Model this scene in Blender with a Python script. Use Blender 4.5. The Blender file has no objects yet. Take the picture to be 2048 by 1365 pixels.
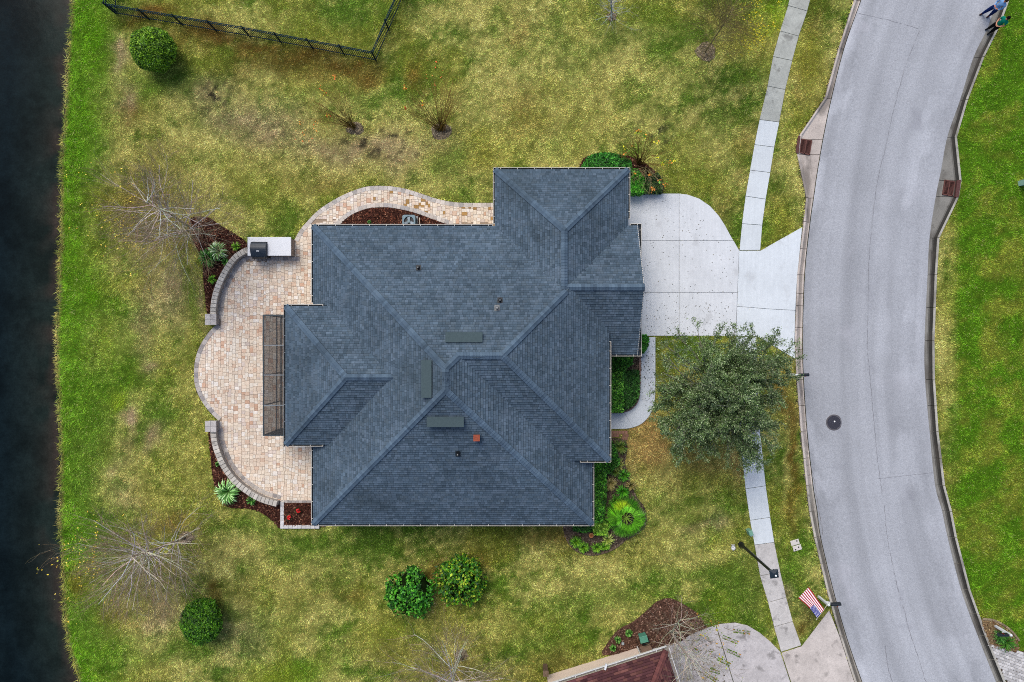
import bpy, math, random
import numpy as np
from math import radians, sin, cos, pi
from mathutils import Vector, Matrix

rng = np.random.default_rng(7)
random.seed(7)
scene = bpy.context.scene
COL = scene.collection

# ---------------------------------------------------------------- camera, sky, sun, exposure
H, F, CX, CY = 40.0, 1365.333, 1024.0, 682.5        # flying height, focal length in photo pixels, centre
cam_d = bpy.data.cameras.new('camera'); cam = bpy.data.objects.new('camera', cam_d); COL.objects.link(cam)
cam.location = (0, 0, H); cam.rotation_euler = (0, 0, 0)
cam_d.sensor_width = 36.0; cam_d.lens = 24.0; cam_d.clip_start = 0.5; cam_d.clip_end = 2000
scene.camera = cam
SUN_EL, SUN_AZ = 54.0, 332.0       # high soft sun behind cloud, from the upper left of the picture
world = bpy.data.worlds.new('World'); scene.world = world; world.use_nodes = True
wn = world.node_tree.nodes; wl = world.node_tree.links
bg = wn['Background']; sky = wn.new('ShaderNodeTexSky'); sky.sky_type = 'NISHITA'
sky.sun_disc = False; sky.sun_elevation = radians(SUN_EL); sky.sun_rotation = radians(SUN_AZ)
sky.air_density = 0.9; sky.dust_density = 3.0; sky.ozone_density = 1.0
wl.new(sky.outputs[0], bg.inputs[0]); bg.inputs[1].default_value = 0.14
sd = bpy.data.lights.new('sun', 'SUN'); sun = bpy.data.objects.new('sun', sd); COL.objects.link(sun)
sd.energy = 1.3; sd.angle = radians(34); sd.color = (1.0, 0.985, 0.90)
az = radians(SUN_AZ)
sdir = Vector((sin(az) * cos(radians(SUN_EL)), cos(az) * cos(radians(SUN_EL)), sin(radians(SUN_EL))))
sun.rotation_euler = sdir.to_track_quat('Z', 'Y').to_euler()
sun.location = sdir * 60
vs = scene.view_settings
vs.view_transform = 'Standard'; vs.look = 'None'; vs.gamma = 1.0; vs.exposure = 0.43; vs.use_curve_mapping = False
scene.cycles.max_bounces = 6; scene.cycles.diffuse_bounces = 3; scene.cycles.transparent_max_bounces = 12
scene.cycles.use_denoising = False
scene.cycles.filter_width = 1.0; scene.render.filter_size = 1.0

# ---------------------------------------------------------------- helpers
GAIN = 1.25
def lin(c):
    c = np.asarray(c, float) / 255.0
    return np.where(c <= 0.04045, c / 12.92, ((c + 0.055) / 1.055) ** 2.4)
def C(r, g, b, k=1.0):
    return tuple(float(v) for v in lin((r, g, b)) / GAIN * k)
def J(c, lo, hi):
    k = random.uniform(lo, hi); return tuple(v * k for v in c)
def W(px, py, z=0.0):
    return ((px - CX) * (H - z) / F, (CY - py) * (H - z) / F)
def W3(px, py, z=0.0):
    return ((px - CX) * (H - z) / F, (CY - py) * (H - z) / F, z)
def WP(pts, z=0.0):
    return [W(p[0], p[1], z) for p in pts]
M_ = H / F       # metres per pixel on the ground

def crom(pts, n=8, closed=False):
    P = np.asarray(pts, float); out = []
    N = len(P)
    rngi = range(N if closed else N - 1)
    for i in rngi:
        if closed:
            p0, p1, p2, p3 = P[(i - 1) % N], P[i], P[(i + 1) % N], P[(i + 2) % N]
        else:
            p1, p2 = P[i], P[i + 1]
            p0 = P[i - 1] if i > 0 else 2 * p1 - p2
            p3 = P[i + 2] if i + 2 < N else 2 * p2 - p1
        for k in range(n):
            t = k / n
            out.append(0.5 * ((2 * p1) + (-p0 + p2) * t + (2 * p0 - 5 * p1 + 4 * p2 - p3) * t * t + (-p0 + 3 * p1 - 3 * p2 + p3) * t ** 3))
    if not closed: out.append(P[-1])
    return np.array(out)
def resample(P, step=None, n=None):
    P = np.asarray(P, float); d = np.r_[0, np.cumsum(np.linalg.norm(np.diff(P, axis=0), axis=1))]
    if n is None: n = max(1, int(round(d[-1] / step)))
    t = np.linspace(0, d[-1], n + 1)
    return np.stack([np.interp(t, d, P[:, k]) for k in range(P.shape[1])], 1)
def normals2(P):
    P = np.asarray(P, float); T = np.gradient(P, axis=0); T /= np.linalg.norm(T, axis=1)[:, None] + 1e-9
    return np.stack([-T[:, 1], T[:, 0]], 1)
def offset(P, d):
    return np.asarray(P, float) + normals2(P) * d
def pip(x, y, poly):
    poly = np.asarray(poly, float); x = np.asarray(x); y = np.asarray(y)
    res = np.zeros(x.shape, bool)
    mnx, mny = poly.min(0); mxx, mxy = poly.max(0)
    m = (x >= mnx) & (x <= mxx) & (y >= mny) & (y <= mxy)
    if not m.any(): return res
    xs, ys = x[m], y[m]; r = np.zeros(xs.shape, bool); n = len(poly); j = n - 1
    for i in range(n):
        xi, yi = poly[i]; xj, yj = poly[j]
        if yi != yj:
            c = ((yi > ys) != (yj > ys)) & (xs < (xj - xi) * (ys - yi) / (yj - yi) + xi)
            r ^= c
        j = i
    res[m] = r
    return res

_tab = rng.random((256, 256))
def vnoise(x, y, seed=0):
    x = np.asarray(x, float) + seed * 17.31; y = np.asarray(y, float) + seed * 9.77
    xi = np.floor(x).astype(int); yi = np.floor(y).astype(int); fx = x - xi; fy = y - yi
    fx = fx * fx * (3 - 2 * fx); fy = fy * fy * (3 - 2 * fy)
    g = lambda a, b: _tab[a & 255, b & 255]
    return (g(xi, yi) * (1 - fx) + g(xi + 1, yi) * fx) * (1 - fy) + (g(xi, yi + 1) * (1 - fx) + g(xi + 1, yi + 1) * fx) * fy
def fbm(x, y, scale, octv=4, seed=0, gain=0.55):
    s = 0; a = 1; tot = 0
    for o in range(octv):
        s = s + a * vnoise(x * scale * 2 ** o, y * scale * 2 ** o, seed + o * 3); tot += a; a *= gain
    return s / tot

def tag(o, label=None, cat=None, group=None, kind=None):
    if label: o['label'] = label
    if cat: o['category'] = cat
    if group: o['group'] = group
    if kind: o['kind'] = kind
    return o
def empty(name, loc=(0, 0, 0), label=None, cat=None, group=None, kind=None):
    o = bpy.data.objects.new(name, None); COL.objects.link(o); o.location = loc
    o.empty_display_size = 0.2
    return tag(o, label, cat, group, kind)
def link(name, me, parent=None, loc=None, color=None):
    o = bpy.data.objects.new(name, me); COL.objects.link(o)
    if parent is not None: o.parent = parent
    if loc is not None: o.location = loc
    if color is not None: o.color = (*color[:3], 1)
    return o
def root_loc(p):
    v = Vector((0, 0, 0))
    while p is not None:
        v += p.location; p = p.parent
    return v

class MB:
    """collects polygons; build() links them as ONE mesh object (vertices given in world space)"""
    def __init__(s): s.v = []; s.f = []; s.c = []; s.cur = (1, 1, 1)
    def col(s, c): s.cur = tuple(c[:3]); return s
    def poly(s, pts, c=None):
        i = len(s.v); s.v += [tuple(map(float, p)) for p in pts]; s.f.append(tuple(range(i, i + len(pts)))); s.c.append(s.cur if c is None else tuple(float(q) for q in c[:3])); return s
    def mesh(s, vs_, fs, c=None):
        i = len(s.v); s.v += [tuple(map(float, p)) for p in vs_]
        for f in fs: s.f.append(tuple(i + k for k in f)); s.c.append(s.cur if c is None else tuple(float(q) for q in c[:3]))
        return s
    def prism(s, poly, z0, z1, c=None, bevel=0.0, bottom=True):
        P = np.asarray(poly, float); n = len(P)
        a = 0.5 * np.sum(P[:, 0] * np.roll(P[:, 1], -1) - np.roll(P[:, 0], -1) * P[:, 1])
        if a < 0: P = P[::-1]
        vs_ = [(x, y, z0) for x, y in P]
        if bevel > 0:
            nx = np.roll(P, -1, 0) - P; nx /= np.linalg.norm(nx, axis=1)[:, None] + 1e-9
            nr = np.stack([-nx[:, 1], nx[:, 0]], 1); pv = np.roll(nr, 1, 0)
            q = nr + pv; q = q / np.maximum(0.35, np.sum(q * nr, 1))[:, None]
            Q = P + q * bevel
            vs_ += [(x, y, z1 - bevel * 0.8) for x, y in P] + [(x, y, z1) for x, y in Q]
            fs = [(i, (i + 1) % n, n + (i + 1) % n, n + i) for i in range(n)] + [(n + i, n + (i + 1) % n, 2 * n + (i + 1) % n, 2 * n + i) for i in range(n)] + [tuple(range(2 * n, 3 * n))]
        else:
            vs_ += [(x, y, z1) for x, y in P]
            fs = [(i, (i + 1) % n, n + (i + 1) % n, n + i) for i in range(n)] + [tuple(range(n, 2 * n))]
        if bottom: fs.append(tuple(range(n - 1, -1, -1)))
        return s.mesh(vs_, fs, c)
    def box(s, c, size, rz=0.0, col=None, M=None):
        hx, hy, hz = size[0] / 2, size[1] / 2, size[2] / 2
        R = Matrix.Rotation(rz, 3, 'Z') if M is None else M
        vs_ = [Vector(c) + R @ Vector((x * hx, y * hy, z * hz)) for z in (-1, 1) for (x, y) in ((-1, -1), (1, -1), (1, 1), (-1, 1))]
        return s.mesh(vs_, [(3, 2, 1, 0), (4, 5, 6, 7), (0, 1, 5, 4), (1, 2, 6, 5), (2, 3, 7, 6), (3, 0, 4, 7)], col)
    def bar(s, a, b, w, h=None, col=None):
        a, b = Vector(a), Vector(b); d = b - a; L = d.length
        if L < 1e-6: return s
        Mx = d.to_track_quat('X', 'Z').to_matrix()
        return s.box((a + b) / 2, (L, w, h or w), col=col, M=Mx)
    def tube(s, pts, rad, n=8, col=None, cap=True):
        P = np.asarray(pts, float); k = len(P)
        R = np.full(k, rad, float) if np.isscalar(rad) else np.asarray(rad, float)
        T = np.gradient(P, axis=0); T /= np.linalg.norm(T, axis=1)[:, None] + 1e-9
        ref = np.array([0.31, 0.17, 0.93]) if abs(T[0][2]) < 0.85 else np.array([1.0, 0.1, 0])
        U = np.cross(T, ref); U /= np.linalg.norm(U, axis=1)[:, None] + 1e-9; V = np.cross(T, U)
        a = np.arange(n) * 2 * pi / n
        vs_ = (P[:, None, :] + R[:, None, None] * (np.cos(a)[None, :, None] * U[:, None, :] + np.sin(a)[None, :, None] * V[:, None, :])).reshape(-1, 3)
        fs = [(i * n + j, (i + 1) * n + j, (i + 1) * n + (j + 1) % n, i * n + (j + 1) % n) for i in range(k - 1) for j in range(n)]
        if cap: fs += [tuple(range(n)), tuple(range(k * n - 1, (k - 1) * n - 1, -1))]
        return s.mesh(vs_, fs, col)
    def lathe(s, c, prof, n=20, col=None):
        vs_ = []; k = len(prof)
        for r, z in prof: vs_ += [(c[0] + r * cos(2 * pi * j / n), c[1] + r * sin(2 * pi * j / n), c[2] + z) for j in range(n)]
        fs = [(i * n + j, i * n + (j + 1) % n, (i + 1) * n + (j + 1) % n, (i + 1) * n + j) for i in range(k - 1) for j in range(n)]
        fs += [tuple(range(n - 1, -1, -1)), tuple(range((k - 1) * n, k * n))]
        return s.mesh(vs_, fs, col)
    def data(s, name, mat, org=(0, 0, 0), smooth=False):
        me = bpy.data.meshes.new(name); ox, oy, oz = org
        me.from_pydata([(x - ox, y - oy, z - oz) for x, y, z in s.v], [], s.f)
        ca = me.color_attributes.new('col', 'FLOAT_COLOR', 'CORNER')
        arr = np.ones((len(me.loops), 4), np.float32)
        arr[:, :3] = np.repeat(np.array(s.c, np.float32), [len(f) for f in s.f], axis=0)
        ca.data.foreach_set('color', arr.ravel())
        if smooth: me.polygons.foreach_set('use_smooth', [True] * len(me.polygons))
        me.materials.append(mat); me.update()
        return me
    def build(s, name, mat, parent=None, smooth=False, color=None, org=None):
        o = root_loc(parent) if org is None else Vector(org)
        ob = link(name, s.data(name, mat, o, smooth), parent, color=color)
        if org is not None and parent is None: ob.location = org
        return ob

def np_mesh(name, V, nper, cols, mat, parent=None, faces=None):
    """V (N*nper,3): every nper vertices form one polygon; cols (N,3)"""
    V = np.asarray(V, np.float32); o = root_loc(parent); V = V - np.array(o, np.float32)
    N = len(V) // nper
    me = bpy.data.meshes.new(name)
    me.vertices.add(len(V)); me.vertices.foreach_set('co', V.ravel())
    me.loops.add(len(V)); me.loops.foreach_set('vertex_index', np.arange(len(V), dtype=np.int32))
    me.polygons.add(N); me.polygons.foreach_set('loop_start', np.arange(0, len(V), nper, dtype=np.int32))
    try: me.polygons.foreach_set('loop_total', np.full(N, nper, np.int32))
    except Exception: pass
    ca = me.color_attributes.new('col', 'FLOAT_COLOR', 'POINT')
    cc = np.ones((len(V), 4), np.float32); cc[:, :3] = np.repeat(np.asarray(cols, np.float32), nper, axis=0)
    ca.data.foreach_set('color', cc.ravel())
    me.materials.append(mat); me.update(calc_edges=True); me.validate()
    return link(name, me, parent)

def unit(v): return v / (np.linalg.norm(v, axis=-1, keepdims=True) + 1e-9)
def rdir(n): return unit(rng.normal(size=(n, 3)))
def leaf_quads(Cn, D, Nn, L, Wd):
    """diamond leaves: centre, direction, facing normal, length, width"""
    D = unit(D); S = unit(np.cross(D, Nn)); L = np.asarray(L)[:, None]; Wd = np.asarray(Wd)[:, None]
    a = Cn - D * L * 0.5; b = Cn + S * Wd * 0.5 - D * L * 0.05; c = Cn + D * L * 0.5; d = Cn - S * Wd * 0.5 - D * L * 0.05
    return np.stack([a, b, c, d], 1).reshape(-1, 3)
def pick(cols, n, jit=0.15, w=None):
    cols = np.asarray(cols, float); i = rng.choice(len(cols), n, p=w)
    c = cols[i] * (1 + rng.normal(0, jit, (n, 1)))
    return np.clip(c, 0.002, 0.95)

# ---------------------------------------------------------------- materials (procedural)
def mat(name, base=(1, 1, 1), attr=True, rough=0.85, var=(), tints=(), bump=None, spec=0.25, metal=0.0, stretch=None, ocol=True):
    m = bpy.data.materials.new(name); m.use_nodes = True
    nt = m.node_tree; N = nt.nodes; L = nt.links; b = N['Principled BSDF']
    geo = N.new('ShaderNodeNewGeometry'); pos = geo.outputs['Position']
    def noise(sc, det=3, st=None, w=0.0):
        p = pos
        if st is not None:
            mp = N.new('ShaderNodeVectorMath'); mp.operation = 'MULTIPLY'; L.new(pos, mp.inputs[0]); mp.inputs[1].default_value = st; p = mp.outputs[0]
        t = N.new('ShaderNodeTexNoise'); t.inputs['Scale'].default_value = sc; t.inputs['Detail'].default_value = det
        t.inputs['Distortion'].default_value = w
        L.new(p, t.inputs['Vector']); return t.outputs[0]
    rgb = N.new('ShaderNodeRGB'); rgb.outputs[0].default_value = (*base, 1); c = rgb.outputs[0]
    def mul(c, other):
        v = N.new('ShaderNodeVectorMath'); v.operation = 'MULTIPLY'; L.new(c, v.inputs[0]); L.new(other, v.inputs[1]); return v.outputs[0]
    if attr:
        a = N.new('ShaderNodeAttribute'); a.attribute_name = 'col'; c = mul(c, a.outputs['Color'])
    if ocol:
        oi = N.new('ShaderNodeObjectInfo'); c = mul(c, oi.outputs['Color'])
    for vv in var:
        sc, amt = vv[0], vv[1]; det = vv[2] if len(vv) > 2 else 3; st = vv[3] if len(vv) > 3 else None
        mr = N.new('ShaderNodeMapRange'); L.new(noise(sc, det, st), mr.inputs[0])
        mr.inputs[1].default_value = 0.3; mr.inputs[2].default_value = 0.7; mr.inputs[3].default_value = 1 - amt; mr.inputs[4].default_value = 1 + amt
        v = N.new('ShaderNodeVectorMath'); v.operation = 'SCALE'; L.new(c, v.inputs[0]); L.new(mr.outputs[0], v.inputs['Scale']); c = v.outputs[0]
    for tt in tints:
        sc, col, lo, hi, amt = tt[:5]; st = tt[5] if len(tt) > 5 else None
        mr = N.new('ShaderNodeMapRange'); mr.interpolation_type = 'SMOOTHSTEP'; L.new(noise(sc, 5, st, 0.4), mr.inputs[0])
        mr.inputs[1].default_value = lo; mr.inputs[2].default_value = hi; mr.inputs[3].default_value = 0; mr.inputs[4].default_value = amt
        mx = N.new('ShaderNodeMix'); mx.data_type = 'RGBA'; L.new(mr.outputs[0], mx.inputs['Factor'])
        L.new(c, mx.inputs[6]); mx.inputs[7].default_value = (*col, 1); c = mx.outputs[2]
    L.new(c, b.inputs['Base Color'])
    b.inputs['Roughness'].default_value = rough; b.inputs['Metallic'].default_value = metal
    b.inputs['Specular IOR Level'].default_value = spec
    if bump:
        bp = N.new('ShaderNodeBump'); bp.inputs['Strength'].default_value = bump[1]; bp.inputs['Distance'].default_value = bump[2] if len(bump) > 2 else 0.02
        L.new(noise(bump[0], 4), bp.inputs['Height']); L.new(bp.outputs[0], b.inputs['Normal'])
    return m

MAT = {}
MAT['soil'] = mat('lawn_ground', var=[(9, .22, 4), (40, .25, 2)], rough=.95, bump=(30, .6, .03), spec=.05)
MAT['grass'] = mat('grass_blades', rough=.8, spec=.12, var=[(60, .18, 1)])
MAT['leaf'] = mat('leaves', base=(1.45, 1.45, 1.35), rough=.55, spec=.3, var=[(25, .15, 1)])
MAT['core'] = mat('foliage_core', rough=.95, spec=.02, var=[(12, .4, 3)])
MAT['bark'] = mat('bark', rough=.95, spec=.05, var=[(14, .25, 4), (3, .15, 2)], bump=(40, .5, .01))
MAT['twig'] = mat('twigs', base=(1.25, 1.25, 1.25), rough=.95, spec=.05, var=[(6, .2, 2)])
MAT['shingle'] = mat('roof_shingle', rough=.92, spec=.12, var=[(.32, .16, 5), (14, .06, 2), (1.3, .07, 4, (1, .5, 1))], tints=[(.4, C(60, 72, 78), .54, .72, .40), (.7, C(108, 122, 136), .58, .74, .35)], bump=(220, .35, .004))
MAT['shingle_red'] = mat('roof_shingle_red', rough=.92, spec=.12, var=[(.8, .15, 4), (60, .15, 2)], bump=(220, .35, .004))
MAT['concrete'] = mat('concrete', rough=.9, spec=.15, var=[(.7, .05, 5), (14, .04, 2), (5, .03, 3), (1.2, .04, 3, (6, .4, 1))], tints=[(1.1, C(178, 178, 178), .57, .75, .35)], bump=(120, .15, .004))
MAT['old_concrete'] = mat('old_concrete', rough=.95, spec=.1, var=[(1.2, .12, 6), (15, .09, 2), (5, .07, 4)], tints=[(1.6, C(92, 88, 84), .56, .72, .55), (5, C(70, 68, 64), .62, .75, .4)], bump=(90, .25, .005))
MAT['curb'] = mat('curb_concrete', rough=.95, spec=.1, var=[(1.1, .14, 6), (14, .12, 2)], tints=[(.9, C(84, 78, 72), .5, .66, .55, (1, .5, 1)), (3.5, C(60, 56, 52), .6, .74, .5)], bump=(80, .3, .006))
MAT['asphalt'] = mat('asphalt', rough=.95, spec=.08, var=[(.35, .06, 4), (5, .04, 3), (15, .10, 1), (10, .05, 2), (60, .15, 2)], tints=[(.28, C(204, 203, 210), .60, .74, .32), (.5, C(140, 140, 148), .60, .76, .30), (6, C(116, 117, 124), .69, .77, .4)], bump=(30, .4, .012))
MAT['matte'] = mat('matte_metal', rough=.85, spec=.06, var=[(8, .06, 3)])
MAT['paver'] = mat('paver', rough=.9, spec=.15, var=[(14, .12, 3), (40, .08, 2), (1.2, .06, 3)], tints=[(6, C(204, 168, 136), .6, .75, .25)], bump=(90, .3, .004))
MAT['stone'] = mat('wall_block', rough=.93, spec=.12, var=[(9, .14, 4), (60, .1, 2)], tints=[(4, C(96, 92, 90), .56, .72, .45)], bump=(50, .5, .008))
MAT['sand'] = mat('joint_sand', base=C(168, 148, 128), rough=1, spec=.02, var=[(40, .2, 2)])
MAT['mulch'] = mat('mulch', rough=.95, spec=.05, var=[(14, .35, 2), (2, .2, 3)], bump=(40, .8, .03))
MAT['paint'] = mat('painted_metal', rough=.5, spec=.4, var=[(6, .05, 3)])
MAT['metal'] = mat('dark_metal', rough=.45, spec=.45, var=[(20, .1, 2)])
MAT['iron'] = mat('cast_iron', rough=.75, spec=.3, var=[(12, .22, 4), (60, .15, 2)], bump=(70, .3, .004))
MAT['stucco'] = mat('stucco', rough=.95, spec=.1, var=[(1.2, .05, 4), (80, .05, 2)], bump=(120, .3, .004))
MAT['granite'] = mat('granite_top', rough=.4, spec=.4, var=[(30, .06, 4)], tints=[(38, C(140, 138, 140), .62, .70, .7)])
MAT['cloth'] = mat('cloth', rough=.95, spec=.05, var=[(30, .06, 2)])
MAT['skin'] = mat('skin', rough=.6, spec=.25, var=[(60, .04, 2)])
MAT['wood'] = mat('cut_wood', rough=.9, spec=.1, var=[(30, .2, 4)])

def screen_mat():
    m = bpy.data.materials.new('insect_screen'); m.use_nodes = True; N = m.node_tree.nodes; L = m.node_tree.links
    b = N['Principled BSDF']; b.inputs['Base Color'].default_value = (.02, .022, .026, 1); b.inputs['Roughness'].default_value = .7
    t = N.new('ShaderNodeBsdfTransparent'); mx = N.new('ShaderNodeMixShader'); mx.inputs[0].default_value = .52
    L.new(t.outputs[0], mx.inputs[1]); L.new(b.outputs[0], mx.inputs[2]); L.new(mx.outputs[0], N['Material Output'].inputs[0]); return m
MAT['screen'] = screen_mat()
def glass_mat():
    m = bpy.data.materials.new('window_glass'); m.use_nodes = True; b = m.node_tree.nodes['Principled BSDF']
    b.inputs['Base Color'].default_value = (.03, .04, .05, 1); b.inputs['Roughness'].default_value = .06; return m
MAT['glass'] = glass_mat()
MAT['water'] = mat('pond_water', rough=.12, spec=.03, var=[(2.2, .20, 5), (9, .16, 3), (20, .10, 2)], bump=(1.6, .10, .05), ocol=False)

# ---------------------------------------------------------------- plan of the place (photo pixels, turned to metres)
SHORE_PX = [(165, -120), (148, 0), (137, 110), (131, 230), (124, 330), (122, 480), (118, 600), (116, 700), (119, 820), (122, 930), (121, 1060), (127, 1160), (131, 1230), (139, 1290), (155, 1340), (170, 1400), (215, 1500)]
WATER_Z = -0.42
_sh = np.array(WP(crom(SHORE_PX, 6), WATER_Z))
_o = np.argsort(_sh[:, 1]); SHY, SHX = _sh[_o, 1], _sh[_o, 0]
def shore_dist(x, y):
    j = 0.10 * (fbm(np.zeros_like(y), y, 2.2, 3, 5) - .5) * 2
    return x - np.interp(y, SHY, SHX) - j

RL = [(1775, -130), (1748, -65), (1723, 0), (1688, 100), (1663, 200), (1648, 272), (1636, 341), (1628, 396), (1621, 445), (1610, 550), (1606, 682), (1608, 760), (1615, 863), (1627, 971), (1635, 1023), (1642, 1075), (1667, 1180), (1693, 1272), (1725, 1365), (1752, 1440), (1785, 1520)]
OL = [(1760, -130), (1733, -65), (1708, 0), (1676, 100), (1649, 197), (1598, 272), (1593, 306), (1612, 396), (1607, 444), (1594, 550), (1589, 682), (1593, 760), (1601, 863), (1612, 971), (1618, 1023), (1628, 1075), (1653, 1180), (1679, 1272), (1709, 1365), (1736, 1440), (1769, 1520)]
RR = [(2045, -130), (2018, -65), (1995, 0), (1975, 58), (1948, 114), (1921, 200), (1896, 272), (1883, 341), (1873, 390), (1860, 476), (1856, 550), (1850, 682), (1851, 760), (1860, 863), (1871, 971), (1885, 1023), (1896, 1075), (1923, 1180), (1956, 1272), (1993, 1365), (2025, 1440), (2062, 1520)]
OR = [(2066, -130), (2040, -65), (2018, 0), (2000, 50), (1968, 114), (1935, 200), (1913, 275), (1922, 361), (1917, 395), (1878, 476), (1873, 550), (1868, 682), (1869, 760), (1876, 863), (1889, 971), (1903, 1023), (1913, 1075), (1940, 1180), (1973, 1272), (2011, 1365), (2043, 1440), (2080, 1520)]
def by_y(pts, ys, smooth=True):
    P = crom(pts, 6) if smooth else np.array(pts, float)
    return np.stack([np.interp(ys, P[:, 1], P[:, 0]), ys], 1)
ROAD_POLY = WP(list(by_y(RL, np.linspace(-130, 1520, 60))) + list(by_y(RR, np.linspace(1520, -130, 60))))
CURB_L = WP(list(by_y(RL, np.linspace(-130, 1520, 90))) + list(by_y(OL, np.linspace(1520, -130, 200), False)))
CURB_R = WP(list(by_y(RR, np.linspace(-130, 1520, 90))) + list(by_y(OR, np.linspace(1520, -130, 200), False)))
ROADWAY = WP(list(by_y(OL, np.linspace(-130, 1520, 200), False)) + list(by_y(OR, np.linspace(1520, -130, 200), False)))

SIDE_N = [((1599, -95), (1641, -84)), ((1588, -42), (1628, -32)), ((1576, 12), (1614, 23)), ((1560, 63), (1597, 73)), ((1546, 114), (1584, 122)), ((1535, 173), (1570, 180)), ((1519, 240), (1558, 245)), ((1509, 290), (1548, 295)), ((1500, 341), (1540, 346)), ((1491, 393), (1531, 399)), ((1484, 448), (1524, 451)), ((1479, 501), (1520, 501))]
SIDE_S = [((1472, 674), (1512, 674)), ((1472, 728), (1513, 728)), ((1474, 782), (1514, 782)), ((1477, 836), (1517, 834)), ((1480, 880), (1521, 876)), ((1486, 930), (1526, 925)), ((1491, 978), (1531, 972)), ((1500, 1041), (1540, 1035)), ((1509, 1090), (1548, 1085)), ((1520, 1152), (1560, 1144)), ((1536, 1205), (1572, 1195)), ((1548, 1254), (1585, 1243)), ((1562, 1304), (1602, 1291))]
DRIVE_SLABS = [
    [(1248, 388), (1357.7, 388), (1357.7, 481.7), (1248, 481.7)],
    [(1358.3, 388), (1375, 390), (1398, 398), (1420, 413), (1437, 432), (1450, 452), (1460, 471), (1466.3, 481.7), (1358.3, 481.7)],
    [(1248, 482.3), (1357.7, 482.3), (1357.7, 585.7), (1248, 585.7)],
    [(1358.3, 482.3), (1467, 482.3), (1477.5, 501), (1476.6, 530), (1474.4, 585.7), (1358.3, 585.7)],
    [(1248, 586.3), (1357.7, 586.3), (1357.7, 672), (1248, 672)],
    [(1358.3, 586.3), (1474.2, 586.3), (1471.2, 672), (1358.3, 672)]]
APRON = [[(1478, 502), (1521, 502), (1540, 491), (1604, 455), (1599, 505), (1593, 570), (1590.5, 621), (1535, 618), (1474.0, 613), (1475, 587), (1477.2, 530)],
         [(1474, 613.6), (1534, 618.6), (1590.4, 621.6), (1588.5, 682), (1590, 718), (1560, 700), (1532, 683), (1514, 673), (1472, 673)]]
WALK_OUT = [(1310.5, 674), (1310.5, 714), (1310.5, 756), (1310, 790), (1307, 812), (1298, 832), (1284, 847), (1266, 855), (1246, 858), (1205, 858)]
WALK_IN = [(1281.5, 674), (1281.5, 714), (1281, 756), (1280, 786), (1277, 802), (1270, 813), (1260, 821), (1248, 825.5), (1236, 827), (1205, 827)]
NDRIVE = [(1357, 1285), (1385, 1267), (1414, 1256), (1441, 1248), (1470, 1245.5), (1494.6, 1251), (1519, 1265.5), (1540, 1283), (1560, 1303.5), (1572, 1340), (1592, 1400), (1622, 1480), (1400, 1480), (1310, 1340), (1298, 1300), (1330, 1290)]
NAPRON = [(1563, 1306), (1603, 1293), (1658, 1221), (1679, 1274), (1709, 1367), (1736, 1440), (1750, 1480), (1624, 1480), (1594, 1400), (1574, 1340)]
PDRIVE = [(1976, 1285), (1995, 1296), (2020, 1302), (2120, 1306), (2120, 1520), (2082, 1520), (2045, 1440), (2013, 1365)]

# patio and garden path
PATH_OUT = [(1000, 407), (984, 406.5), (937, 406.5), (907, 405), (874, 398.5), (844, 388.5), (812, 378.5), (782, 373.5), (752, 372.5), (727, 375.5), (697, 386), (667, 401), (637, 421), (617, 441), (600, 461), (589, 481)]
PATH_IN = [(905, 452), (882, 445), (857, 436), (832, 427), (807, 420.5), (777, 415.5), (747, 416), (727, 420), (702, 431), (682, 447), (672, 458)]
WALL_A = [(500, 497), (487, 503), (472, 514), (459, 531), (447, 552), (437, 574.5), (430.5, 598), (428, 618), (427.5, 632)]
BULGE = [(436, 648), (424, 658), (412, 673), (401, 691), (392.5, 713), (388.5, 740), (389.5, 766), (397, 790), (410, 812), (425, 830), (438, 842)]
WALL_B = [(427.5, 858), (429, 876), (433, 894), (442.5, 919.5), (451, 936), (462.5, 952), (474, 965.5), (487.5, 977), (511, 993), (533, 1003), (558, 1010)]
cWA, cBU, cWB = crom(WALL_A, 6), crom(BULGE, 6), crom(WALL_B, 6)
PATIO_PX = [(497, 492)] + list(cWA[4:]) + list(cBU) + list(cWB) + [(561, 1009), (700, 1009), (700, 440), (632, 440), (617, 441), (600, 461), (589, 481)]
PATH_PX = list(crom(PATH_OUT, 6)) + [(589, 481), (600, 520), (680, 520)] + list(crom(PATH_IN[::-1], 6)) + [(1000, 452)]
PATIO, PATHP = np.array(WP(PATIO_PX)), np.array(WP(PATH_PX))
BED_A = [(383, 436), (402, 434), (420, 437), (445, 453.5), (475, 471), (494, 486), (497, 497), (472, 514), (459, 531), (447, 552), (437, 575), (430, 598), (428, 630), (416, 632), (411, 600), (407, 560), (406, 530), (400, 508), (388, 486), (378, 458)]
BED_B = [(417, 860), (428, 860), (433, 894), (442, 919), (462, 952), (487, 977), (511, 994), (533, 1004), (562, 1011), (562, 1056), (553, 1050), (543, 1040), (523, 1026), (500, 1018), (474, 1017), (455, 1013), (436, 993), (426, 957), (421, 907)]
BED_P = [(566, 1006), (650, 1006), (650, 1052), (566, 1052)]
BED_AC = [(690, 470)] + [p for p in PATH_IN[::-1][1:]] + [(905, 470)]
BED_F = [(1190, 872), (1225, 876), (1250, 880), (1254, 900), (1250, 925), (1256, 950), (1266, 978), (1275, 996), (1290, 1018), (1292, 1050), (1270, 1072), (1248, 1083), (1232, 1096), (1206, 1107), (1178, 1110), (1152, 1102), (1137, 1086), (1128, 1066), (1128, 1030), (1170, 1030)]
BED_W = [(1205, 700), (1285, 700), (1281, 756), (1280, 786), (1277, 802), (1270, 813), (1260, 821), (1248, 825), (1205, 826)]
BED_G = [(1164, 322), (1182, 311), (1236, 309), (1268, 316), (1300, 334), (1322, 360), (1322, 386), (1250, 386), (1250, 350), (1164, 350)]
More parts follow.
